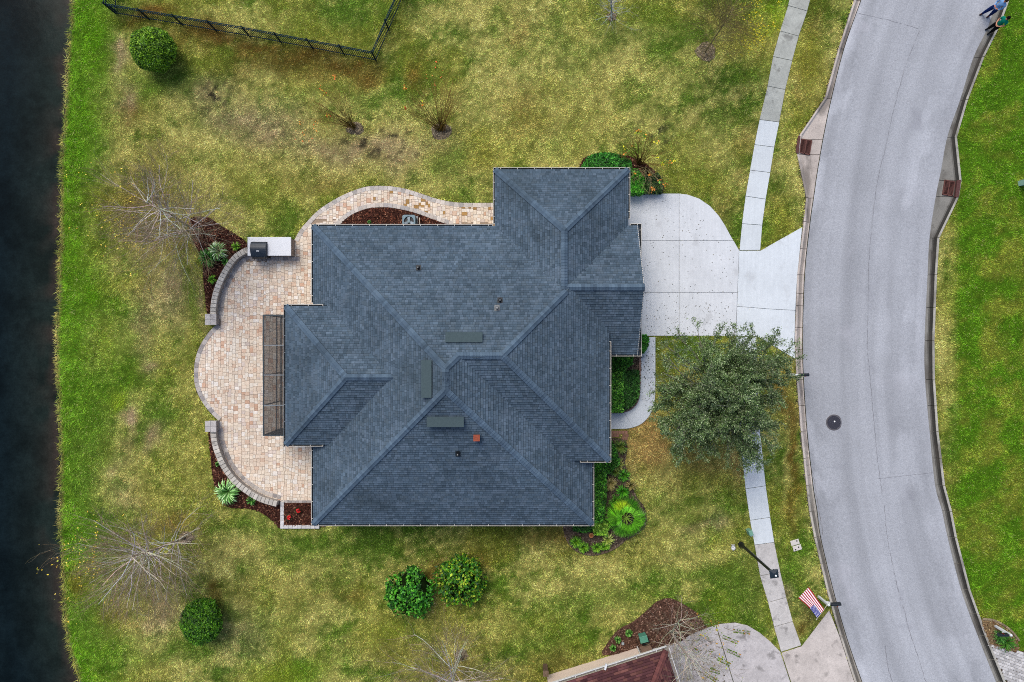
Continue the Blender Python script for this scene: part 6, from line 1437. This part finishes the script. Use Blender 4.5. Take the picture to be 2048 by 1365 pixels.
# fallen leaves
def litter(name, poly_px, n, pal, size, label, z=.05, clump=None):
    P = np.array(WP(poly_px)); mn, mx = P.min(0), P.max(0); q = rng.random((n * 3, 2)) * (mx - mn) + mn; q = q[pip(q[:, 0], q[:, 1], P)][:n]; n_ = len(q)
    D = rdir(n_); D[:, 2] *= .1; Nn = rdir(n_) * .25 + [0, 0, 1]; sz = size * (.5 + rng.random(n_))
    o = np_mesh(name, leaf_quads(np.c_[q, np.full(n_, z)], D, Nn, sz, sz * .45), 4, pick(pal, n_, .2), MAT['leaf']); tag(o, label, 'leaves', kind='stuff')
litter('fallen_leaves', [(1286, 392), (1358, 392), (1420, 420), (1470, 500), (1468, 670), (1288, 670)], 220, [C(70, 64, 52), C(96, 88, 70), C(50, 46, 38)], .065, 'dark fallen leaf specks on the white driveway')
litter('fallen_leaves', [(1286, 620), (1468, 600), (1468, 670), (1288, 670)], 130, [C(70, 64, 52), C(96, 88, 70), C(50, 46, 38)], .065, 'denser dark leaf specks by the tree end of the driveway')
litter('fallen_leaves', [(1283, 676), (1309, 676), (1309, 800), (1300, 830), (1284, 800)], 110, [C(70, 70, 52), C(50, 56, 38)], .075, 'dark fallen leaf specks on the front walk')
litter('fallen_leaves', [(590, 230), (640, 240), (640, 290), (590, 290)], 14, ORG[:3], .11, 'orange leaves lying on the grass left of the crape myrtles', .06)
litter('fallen_leaves', [(856, 120), (890, 120), (890, 175), (850, 170)], 12, ORG[:3], .11, 'orange leaves lying on the grass above the right crape myrtle', .06)
litter('fallen_leaves', [(1345, 1300), (1420, 1275), (1455, 1365), (1370, 1380)], 160, [C(104, 96, 84), C(84, 78, 68), C(128, 116, 98)], .11, 'brown leaf litter on the neighbouring driveway')
litter('fallen_leaves', [(770, 1140), (960, 1100), (975, 1200), (860, 1230), (780, 1235)], 260, [C(150, 124, 84), C(190, 168, 124), C(110, 84, 54)], .09, 'tan leaf litter under the pair of loose shrubs', .06)
# ---------------------------------------------------------------- black picket fence
FENCE = [(238, -34), (232, 28), (500, 74), (752, 122), (804, 0), (818, -34)]
fe = empty('picket_fence', (*W(500, 74), 0), 'black metal picket fence around the upper neighbouring yard', 'fence')
FC = C(36, 54, 66); FH = 1.25
pk = MB().col(FC); pk.box((0, 0, FH / 2), (.026, .026, FH + .04)); pkd = pk.data('picket', MAT['matte'])
ps = MB().col(C(26, 40, 48)); ps.box((0, 0, FH / 2 + .02), (.065, .065, FH + .1)); ps.box((0, 0, FH + .085), (.085, .085, .03)); psd = ps.data('post', MAT['matte'])
cnt = 0
org = fe.location
for a, b in zip(FENCE[:-1], FENCE[1:]):
    A_, B_ = np.array(W(*a)), np.array(W(*b)); L_ = np.linalg.norm(B_ - A_); n_ = max(1, round(L_ / 1.85)); rz = math.atan2(*(B_ - A_)[::-1])
    for z in (.15, FH - .22, FH - .02):
        m = MB().col(C(44, 66, 76) if z > 1 else FC); m.bar((*A_, z), (*B_, z), .036, .04); m.build('rail', MAT['matte'], fe)
    for k in range(n_ + (1 if b == FENCE[-1] else 0)):
        q = A_ + (B_ - A_) * k / n_; o = link('post', psd, fe, (q[0] - org.x, q[1] - org.y, -.02)); o.rotation_euler.z = rz
        if k == n_: break
        npk = 15
        for j in range(1, npk):
            q = A_ + (B_ - A_) * (k + j / npk) / n_; o = link('picket', pkd, fe, (q[0] - org.x, q[1] - org.y, 0)); o.rotation_euler.z = rz; cnt += 1

# ---------------------------------------------------------------- street lamp
x, y = W(1481.5, 1089); lamp = empty('street_lamp', (x, y, 0), 'tall black street lamp with square lantern beside the sidewalk', 'street lamp')
LH = 4.95; BK = C(20, 24, 28)
m = MB().col(BK); m.lathe((x, y, -.05), [(.17, 0), (.17, .18), (.12, .28), (.085, .6), (.07, LH - .35), (.09, LH - .30), (.09, LH - .22)], 14); m.build('pole', MAT['metal'], lamp, smooth=False)
zb = LH - .22; rz = radians(8)
def sq(h, z, r=rz): return [(x + h * math.sqrt(2) * cos(r + pi / 4 + k * pi / 2), y + h * math.sqrt(2) * sin(r + pi / 4 + k * pi / 2), z) for k in range(4)]
m = MB().col((.55, .56, .55)); m.mesh(sq(.10, zb) + sq(.17, zb + .32), [(0, 1, 5, 4), (1, 2, 6, 5), (2, 3, 7, 6), (3, 0, 4, 7), (3, 2, 1, 0)]); m.build('lantern_glass', MAT['paint'], lamp)
m = MB().col(BK)
for k in range(4): m.bar(sq(.105, zb)[k], sq(.175, zb + .32)[k], .02)
m.build('lantern_frame', MAT['metal'], lamp)
m = MB().col(C(24, 40, 52)); m.mesh(sq(.215, zb + .32) + sq(.22, zb + .36) + sq(.06, zb + .46), [(0, 1, 5, 4), (1, 2, 6, 5), (2, 3, 7, 6), (3, 0, 4, 7), (4, 5, 9, 8), (5, 6, 10, 9), (6, 7, 11, 10), (7, 4, 8, 11), (8, 9, 10, 11), (3, 2, 1, 0)]); cap_ = m.build('cap', MAT['metal'], lamp)
m = MB().col((.9, .93, .93)); m.lathe((x + .05, y - .06, zb + .42), [(.05, 0), (.05, .06), (.03, .09)], 12); m.build('photocell', MAT['paint'], cap_)

# ---------------------------------------------------------------- mailboxes
def mailbox(base, aim, label, hgt=1.15, blen=.52, rot_post=None):
    bx, by = W(*base); root = empty('mailbox', (bx, by, 0), label, 'mailbox'); t = np.array(W(*aim, hgt)) - np.array((bx, by)); t = t / np.linalg.norm(t); s_ = np.array([-t[1], t[0]])
    m = MB().col(C(236, 240, 242)); m.box((bx, by, hgt * .5 + .05), (.11, .11, hgt + .2), math.atan2(t[1], t[0])); m.lathe((bx, by, hgt + .15), [(.08, 0), (.06, .03), (.02, .09)], 8); m.build('post', MAT['paint'], root)
    m = MB().col(C(232, 236, 238)); e_ = np.array((bx, by)) + t * .62; m.bar((bx, by, hgt - .04), (*e_, hgt - .04), .10, .07); m.bar((bx, by, hgt - .42), (*(np.array((bx, by)) + t * .34), hgt - .08), .06, .06); m.build('arm', MAT['paint'], root)
    c0 = np.array((bx, by)) + t * .16; prof = [(-.085, 0), (-.085, .13)] + [(-.085 * cos(a_), .13 + .085 * sin(a_)) for a_ in np.linspace(.3, pi - .3, 6)] + [(.085, .13), (.085, 0)]
    m = MB().col(C(22, 30, 38)); A_ = [(*(c0 + s_ * p), hgt + z) for p, z in prof]; B_ = [(*(c0 + t * blen + s_ * p), hgt + z) for p, z in prof]; n_ = len(prof)
    m.mesh(A_ + B_, [(i, (i + 1) % n_, n_ + (i + 1) % n_, n_ + i) for i in range(n_)] + [tuple(range(n_ - 1, -1, -1)), tuple(range(n_, 2 * n_))]); bxo = m.build('box', MAT['metal'], root)
    m = MB().col(C(30, 38, 46)); m.mesh([(*(c0 + t * (blen + .012) + s_ * p * 1.06), hgt + z * 1.03 - .004) for p, z in prof], [tuple(range(n_))]); m.build('door', MAT['metal'], bxo)
    m = MB().col(C(170, 40, 36)); q = c0 + t * blen * .6 - s_ * .095; m.bar((*q, hgt + .06), (*q, hgt + .26), .012, .03); m.build('flag_arm', MAT['paint'], bxo)
    return root
mailbox((1575, 748.5), (1612, 750), 'dark mailbox on white post beside the leafy street tree')
mailbox((1637, 1193.5), (1680, 1207), 'dark mailbox on white post with the striped flag attached')
mailbox((1990, 1252), (1966, 1268), 'dark mailbox on white post in the stone edged bed across the street')

# ---------------------------------------------------------------- flag on a slanted staff
fx, fy = W(1637, 1193.5)
fl = empty('flag', (fx, fy, 0), 'red white and blue flag with stars hanging from the mailbox post', 'flag')
pA, pB = np.array(W3(1650, 1217, 1.35)), np.array(W3(1633, 1239, 1.85))
m = MB().col(C(224, 218, 200)); m.tube([np.array((fx, fy, 1.15)), pA * .9 + pB * .1, pB], [.014, .013, .011], 8); m.lathe(tuple(pB), [(.02, -.01), (.03, .02), (.01, .05)], 8); m.build('staff', MAT['paint'], fl)
A_, B_ = np.array(W3(1634, 1236, 1.80)), np.array(W3(1648, 1221, 1.46)); Cc_, D_ = np.array(W3(1597, 1195.5, .70)), np.array(W3(1617, 1176, .62))
def fpt(u, v, off=0.0):                 # u: hoist to fly, v: canton edge to bottom edge
    p = (A_ * (1 - u) + Cc_ * u) * (1 - v) + (B_ * (1 - u) + D_ * u) * v
    n_ = np.cross(Cc_ - A_, B_ - A_); n_ /= np.linalg.norm(n_); n_ = n_ if n_[2] > 0 else -n_
    bulge = .10 * sin(pi * u) * (1 - .4 * v) + .05 * sin(5.2 * u + 3.0 * v) * (.3 + .7 * u) + .07 * sin(7 * v + 1.2) * (1 - u) * (v > .45) * (v - .45) * 2
    return p + n_ * (bulge + off) + (B_ - A_) * (-.30) * (1 - u) * max(0, v - .6) * .8 * 0
RED, WHT, BLU = C(176, 28, 52), C(240, 240, 244), C(44, 48, 140)
nu = 18
for k in range(13):
    v0, v1 = k / 13, (k + 1) / 13; u0 = 0.0 if k >= 7 else .40
    m = MB().col(RED if k % 2 == 0 else WHT); us = np.linspace(u0, 1, nu)
    for o_, rev in ((0, False), (-.004, True)):
        a_ = [fpt(u, v0, o_) for u in us]; b_ = [fpt(u, v1, o_) for u in us]
        m.mesh(a_ + b_, [((i, i + 1, nu + i + 1, nu + i) if not rev else (nu + i, nu + i + 1, i + 1, i)) for i in range(nu - 1)])
    m.build('stripe', MAT['cloth'], fl, smooth=True)
m = MB().col(BLU); us = np.linspace(0, .40, 9); vs2 = np.linspace(0, 7 / 13, 8)
for o_ in (0, -.004):
    V_ = [fpt(u, v, o_) for u in us for v in vs2]; m.mesh(V_, [(i * 8 + j, i * 8 + j + 1, (i + 1) * 8 + j + 1, (i + 1) * 8 + j) for i in range(8) for j in range(7)])
can = m.build('canton', MAT['cloth'], fl, smooth=True)
m = MB().col((.85, .85, .87))
for r in range(9):
    nst = 6 if r % 2 == 0 else 5
    for c in range(nst):
        u = .40 * ((c + (.5 if nst == 6 else 1.0)) / 6); v = 7 / 13 * (r + .6) / 9.2; c0 = fpt(u, v, .006); eu = unit(fpt(u + .01, v) - fpt(u - .01, v)); ev = unit(fpt(u, v + .01) - fpt(u, v - .01)); pts = []
        for q in range(10): rr = .024 if q % 2 == 0 else .010; a_ = q * pi / 5; pts.append(c0 + eu * rr * cos(a_) + ev * rr * sin(a_))
        m.poly(pts)
m.build('stars', MAT['cloth'], can)

# ---------------------------------------------------------------- utility boxes and small things
def rbox(name, px, py, w, d, h, rz, colr, parent=None, z=0):
    x, y = W(px, py); m = MB().col(colr); hw_, hd = w / 2, d / 2
    m.prism([(x + a * cos(rz) - b * sin(rz), y + a * sin(rz) + b * cos(rz)) for a, b in ((-hw_, -hd), (hw_, -hd), (hw_, hd), (-hw_, hd))], z - (.03 if z == 0 else 0), z + h, None, min(.03, h * .3)); return m.build(name, MAT['paint'], parent)
def thing_at(name, px, py, label, cat, group=None): return empty(name, (*W(px, py), 0), label, cat, group)
r = thing_at('utility_pedestal', 1497, 1065, 'small green and white utility pedestal at the sidewalk edge', 'utility box'); rbox('cabinet', 1496, 1062, .22, .30, .55, radians(20), C(120, 168, 146), r); rbox('front_cover', 1499, 1067, .20, .06, .50, radians(20), C(214, 232, 230), r)
r = thing_at('meter_box', 1592, 1090, 'pair of pale concrete meter lids with dark holes in the grass strip', 'meter lid')
for k, (px, py, holes) in enumerate(((1589.5, 1085, [(3.4, -3.2)]), (1594, 1096, [(2.5, -1.6), (-3.6, 3.4)]))):
    lid = rbox('lid', px, py, .50, .30, .05, radians(16), C(222, 214, 206), r)
    for hx, hy in holes:
        x, y = W(px + hx, py + hy); m = MB().col((.01, .01, .01)); m.lathe((x, y, .046), [(.042, 0), (.042, .010)], 12); m.build('hole', MAT['metal'], lid)
r = thing_at('garden_rabbit', 1464, 1093, 'small white rabbit shaped ornament standing on the lawn', 'ornament'); x, y = W(1464, 1094)
def blob(m, c, rx, ry, rz_): m.mesh([(c[0] + rx * cos(ph) * cos(j * pi / 6), c[1] + ry * cos(ph) * sin(j * pi / 6), c[2] + rz_ * sin(ph)) for ph in np.linspace(-pi / 2, pi / 2, 8) for j in range(12)], [(i * 12 + j, i * 12 + (j + 1) % 12, (i + 1) * 12 + (j + 1) % 12, (i + 1) * 12 + j) for i in range(7) for j in range(12)])
m = MB().col(C(242, 240, 240)); blob(m, (x + .03, y - .03, .13), .13, .15, .14); m.build('body', MAT['paint'], r, smooth=True)
m = MB().col(C(242, 240, 240)); blob(m, (x - .03, y + .12, .27), .075, .085, .08); m.build('head', MAT['paint'], r, smooth=True)
for dx in (-.09, .02): m = MB().col(C(236, 232, 234)); m.tube([(x - .03 + dx * .3, y + .16, .32), (x - .03 + dx, y + .22, .40), (x - .04 + dx * 1.3, y + .27, .44)], [.025, .032, .012], 7); m.build('ear', MAT['paint'], r, smooth=True)
r = thing_at('utility_cabinet', 1285, 1273, 'green utility cabinet in the mulch beside the tan wall', 'utility box'); rbox('cabinet', 1284, 1271, .42, .34, .55, radians(14), C(84, 148, 124), r); rbox('lid', 1284, 1271, .46, .38, .04, radians(14), C(92, 158, 134), r, .55)
r = thing_at('hose_reel', 1289, 1280, 'black garden hose coil below the green utility cabinet', 'hose'); x, y = W(1288, 1280)
for k in range(6): m = MB().col(C(20, 24, 26)); rr = .26 - .02 * (k % 3); m.tube([(x + rr * cos(t), y + rr * .8 * sin(t), .05 + .05 * k) for t in np.linspace(0, 2 * pi, 20)], .028, 6); m.build('coil', MAT['metal'], r, smooth=True)
r = thing_at('wooden_post', 1090, 1338, 'weathered brown wooden post at the corner of the tan wall', 'post'); x, y = W(1090, 1332)
m = MB().col(C(112, 92, 76)); m.box((x, y, .45), (.26, .26, .95)); m.build('shaft', MAT['bark'], r); m = MB().col(C(128, 108, 92)); m.box((x, y, .95), (.32, .32, .06)); m.build('cap', MAT['bark'], r)
r = thing_at('utility_pedestal', 2041, 368, 'pale green utility pedestal on the lawn at the right edge', 'utility box'); rbox('cabinet', 2042, 367, .34, .30, .75, radians(10), C(178, 214, 200), r); rbox('lid', 2042, 367, .38, .34, .05, radians(10), C(196, 226, 214), r, .75)
r = thing_at('white_stake', 839, 440, 'thin white pipe stub beside the condenser unit', 'pipe'); x, y = W(839, 440, .4); m = MB().col(C(224, 214, 196)); m.tube([(x, y + .1, 0), (x, y + .1, .4), (x, y - .1, .42), (x, y - .35, .42)], .022, 8); m.build('pipe', MAT['paint'], r)

# ---------------------------------------------------------------- two people on the street corner
def person(feet, label, yaw, jts, pal, hairc, scale=1.0, fore_skin=True):
    x, y = W(*feet); zf = -.05; root = empty('person', (x, y, zf), label, 'person', 'people standing at the kerb')
    R3 = Matrix.Rotation(yaw, 3, 'Z'); me = bpy.data.meshes.new('skel'); names = list(jts['p'].keys()); ids = {k: i for i, k in enumerate(names)}
    verts = [R3 @ (Vector(jts['p'][k][:3]) * scale) for k in names]
    me.from_pydata(verts, [(ids[a], ids[b]) for a, b in jts['e']], []); ob = bpy.data.objects.new('skel', me); COL.objects.link(ob)
    sk = ob.modifiers.new('skin', 'SKIN'); sb = ob.modifiers.new('sub', 'SUBSURF'); sb.levels = 2; sb.render_levels = 2; sk.use_smooth_shade = True
    for k in names:
        v = me.skin_vertices[0].data[ids[k]]; r_ = jts['p'][k][3:]; v.radius = (r_[0] * scale, (r_[1] if len(r_) > 1 else r_[0]) * scale); v.use_root = (k == 'pelvis')
    dg = bpy.context.evaluated_depsgraph_get(); dg.update(); ev = ob.evaluated_get(dg); bm_ = bpy.data.meshes.new_from_object(ev, depsgraph=dg); bm_.name = 'body'
    V_ = np.empty(len(bm_.vertices) * 3); bm_.vertices.foreach_get('co', V_); V_ = V_.reshape(-1, 3)
    seg = [(np.array(verts[ids[a]]), np.array(verts[ids[b]]), jts['c'].get((a, b)), jts['p'][a][3], jts['p'][b][3]) for a, b in jts['e']]
    cols = np.zeros((len(V_), 4), np.float32); cols[:, 3] = 1
    best = np.full(len(V_), 1e9)
    for a, b, c, ra, rb in seg:
        ab = b - a; t = np.clip(((V_ - a) @ ab) / (ab @ ab + 1e-9), 0, 1); d = np.linalg.norm(V_ - (a + t[:, None] * ab), axis=1) / (ra * (1 - t) + rb * t); m_ = d < best
        best = np.where(m_, d, best); cols[m_, :3] = pal[c]
    if 'col' in bm_.color_attributes: pass
    ca = bm_.color_attributes.new('col', 'FLOAT_COLOR', 'POINT'); ca.data.foreach_set('color', cols.ravel()); bm_.materials.clear(); bm_.materials.append(MAT['cloth']); bm_.polygons.foreach_set('use_smooth', [True] * len(bm_.polygons)); bm_.update()
    bpy.data.objects.remove(ob); link('body', bm_, root)
    T_ = lambda p: tuple(R3 @ (Vector(p) * scale) + Vector((x, y, zf)))
    hx, hy, hz = jts['p']['head'][:3]
    def ball(name, c, r_, colr, mt, cutz=None, flat=(1, 1, 1)):
        m = MB().col(colr); V2 = []
        for ph in np.linspace(-pi / 2, pi / 2, 9):
            for j in range(14): V2.append(T_((c[0] + r_ * flat[0] * cos(ph) * cos(j * pi / 7), c[1] + r_ * flat[1] * cos(ph) * sin(j * pi / 7), c[2] + r_ * flat[2] * sin(ph))))
        m.mesh(V2, [(i * 14 + j, i * 14 + (j + 1) % 14, (i + 1) * 14 + (j + 1) % 14, (i + 1) * 14 + j) for i in range(8) for j in range(14)]); return m.build(name, MAT[mt], root, smooth=True)
    ball('hair', (hx, hy - .035, hz + .035), .108, hairc, 'cloth', flat=(.95, .95, 1.02))
    if jts.get('long'): ball('hair', (hx, hy - .07, hz - .09), .09, hairc, 'cloth', flat=(1.05, .6, 1.3))
    for sx in (-1, 1):
        ball('eye', (hx + sx * .034, hy + .088, hz + .015), .011, (.02, .015, .012), 'skin'); ball('ear', (hx + sx * .088, hy - .01, hz), .022, pal['skin'], 'skin', flat=(.5, 1, 1.3))
    ball('nose', (hx, hy + .103, hz - .012), .015, pal['skin'], 'skin', flat=(.8, 1, 1.3)); ball('mouth', (hx, hy + .088, hz - .048), .018, C(170, 90, 84), 'skin', flat=(1.3, .4, .4))
    return root
def skeleton(arms, stance, head):
    p = dict(pelvis=(0, 0, .93, .15, .12), waist=(0, 0, 1.06, .145, .11), chest=(0, 0, 1.26, .165, .115), upper=(0, -.005, 1.39, .145, .10), neck=(0, .01, 1.49, .05, .05), jaw=(head[0] * .5, head[1] * .6, 1.555, .058, .062), head=(*head[:2], 1.635, .078, .088), crown=(head[0], head[1] - .02, 1.70, .06, .066))
    e = [('pelvis', 'waist'), ('waist', 'chest'), ('chest', 'upper'), ('upper', 'neck'), ('neck', 'jaw'), ('jaw', 'head'), ('head', 'crown')]
    c = {('pelvis', 'waist'): 'shirt', ('waist', 'chest'): 'shirt', ('chest', 'upper'): 'shirt', ('upper', 'neck'): 'skin', ('neck', 'jaw'): 'skin', ('jaw', 'head'): 'skin', ('head', 'crown'): 'skin'}
    for s, sx in (('l', -1), ('r', 1)):
        ft = stance[s]
        p.update({f'hip{s}': (sx * .09, 0, .86, .125, .115), f'thigh{s}': (sx * .10 + ft[0] * .25, ft[1] * .25, .68, .132), f'knee{s}': (sx * .10 + ft[0] * .55, ft[1] * .55 + .02, .49, .098), f'calf{s}': (sx * .10 + ft[0] * .8, ft[1] * .8 - .01, .33, .092), f'ankle{s}': (sx * .10 + ft[0], ft[1] - .03, .09, .058), f'heel{s}': (sx * .10 + ft[0], ft[1] - .05, .045, .052), f'toe{s}': (sx * .115 + ft[0], ft[1] + .15, .035, .044)})
        e += [('pelvis', f'hip{s}'), (f'hip{s}', f'thigh{s}'), (f'thigh{s}', f'knee{s}'), (f'knee{s}', f'calf{s}'), (f'calf{s}', f'ankle{s}'), (f'ankle{s}', f'heel{s}'), (f'heel{s}', f'toe{s}')]
        for a, b in e[-7:]: c[(a, b)] = 'pants'
        c[(f'heel{s}', f'toe{s}')] = 'shoe'; c[(f'ankle{s}', f'heel{s}')] = 'shoe'
        sh, el, wr, hd = arms[s]
        p.update({f'sho{s}': (*sh, .075), f'uarm{s}': (*((np.array(sh) + np.array(el)) / 2), .060), f'elb{s}': (*el, .050), f'wri{s}': (*wr, .032), f'palm{s}': (*hd, .034, .020)})
        e += [('upper', f'sho{s}'), (f'sho{s}', f'uarm{s}'), (f'uarm{s}', f'elb{s}'), (f'elb{s}', f'wri{s}'), (f'wri{s}', f'palm{s}')]
        c.update({('upper', f'sho{s}'): 'shirt', (f'sho{s}', f'uarm{s}'): 'shirt', (f'uarm{s}', f'elb{s}'): 'sleeve', (f'elb{s}', f'wri{s}'): 'sleeve2', (f'wri{s}', f'palm{s}'): 'skin'})
        d = unit(np.array(hd) - np.array(wr)); lat = unit(np.cross(d, [0, 0, 1.0])) ; 
        for k, (o_, l) in enumerate(((-.026, .055), (-.009, .066), (.009, .062), (.026, .048))):
            b0 = np.array(hd) + d * .03 + lat * o_; b1 = b0 + d * l * .6 - np.array([0, 0, .012]); b2 = b1 + d * l * .4 - np.array([0, 0, .02])
            p.update({f'f{k}{s}': (*b0, .0095), f'g{k}{s}': (*b1, .0088), f'h{k}{s}': (*b2, .0075)}); e += [(f'palm{s}', f'f{k}{s}'), (f'f{k}{s}', f'g{k}{s}'), (f'g{k}{s}', f'h{k}{s}')]
            for a, b in e[-3:]: c[(a, b)] = 'skin'
        th = np.array(hd) - d * .01 + lat * .04 * (1 if s == 'l' else -1); p.update({f't0{s}': (*th, .011), f't1{s}': (*(th + d * .045), .009)}); e += [(f'palm{s}', f't0{s}'), (f't0{s}', f't1{s}')]
        for a, b in e[-2:]: c[(a, b)] = 'skin'
    return dict(p=p, e=e, c=c)
yaw = math.atan2(-.54, -.84) - pi / 2
sk1 = skeleton(dict(l=((-.19, 0, 1.41), (-.235, .03, 1.13), (-.13, .25, 1.10), (-.07, .31, 1.12)), r=((.19, 0, 1.41), (.235, .03, 1.13), (.13, .25, 1.10), (.07, .31, 1.12))), dict(l=(-.03, .02), r=(.03, -.02)), (0, .03)); sk1['long'] = True
person((1977, 62), 'person in green shirt and black trousers at the kerb holding both hands forward', yaw, sk1, dict(shirt=C(20, 132, 108), sleeve=C(206, 150, 120), sleeve2=C(210, 152, 122), skin=C(214, 156, 128), pants=C(16, 16, 20), shoe=C(30, 30, 34)), C(24, 18, 18), 1.0)
sk2 = skeleton(dict(l=((-.20, 0, 1.42), (-.235, .0, 1.12), (-.15, .23, 1.14), (-.08, .28, 1.18)), r=((.20, 0, 1.42), (.235, .0, 1.12), (.15, .23, 1.14), (.08, .28, 1.18))), dict(l=(-.05, -.12), r=(.05, .14)), (0, .02))
person((1971, 30), 'person in light blue shirt and jeans walking at the top right corner', yaw, sk2, dict(shirt=C(132, 176, 226), sleeve=C(126, 170, 222), sleeve2=C(130, 174, 224), skin=C(206, 140, 116), pants=C(22, 40, 92), shoe=C(60, 40, 42)), C(60, 44, 36), 1.06)
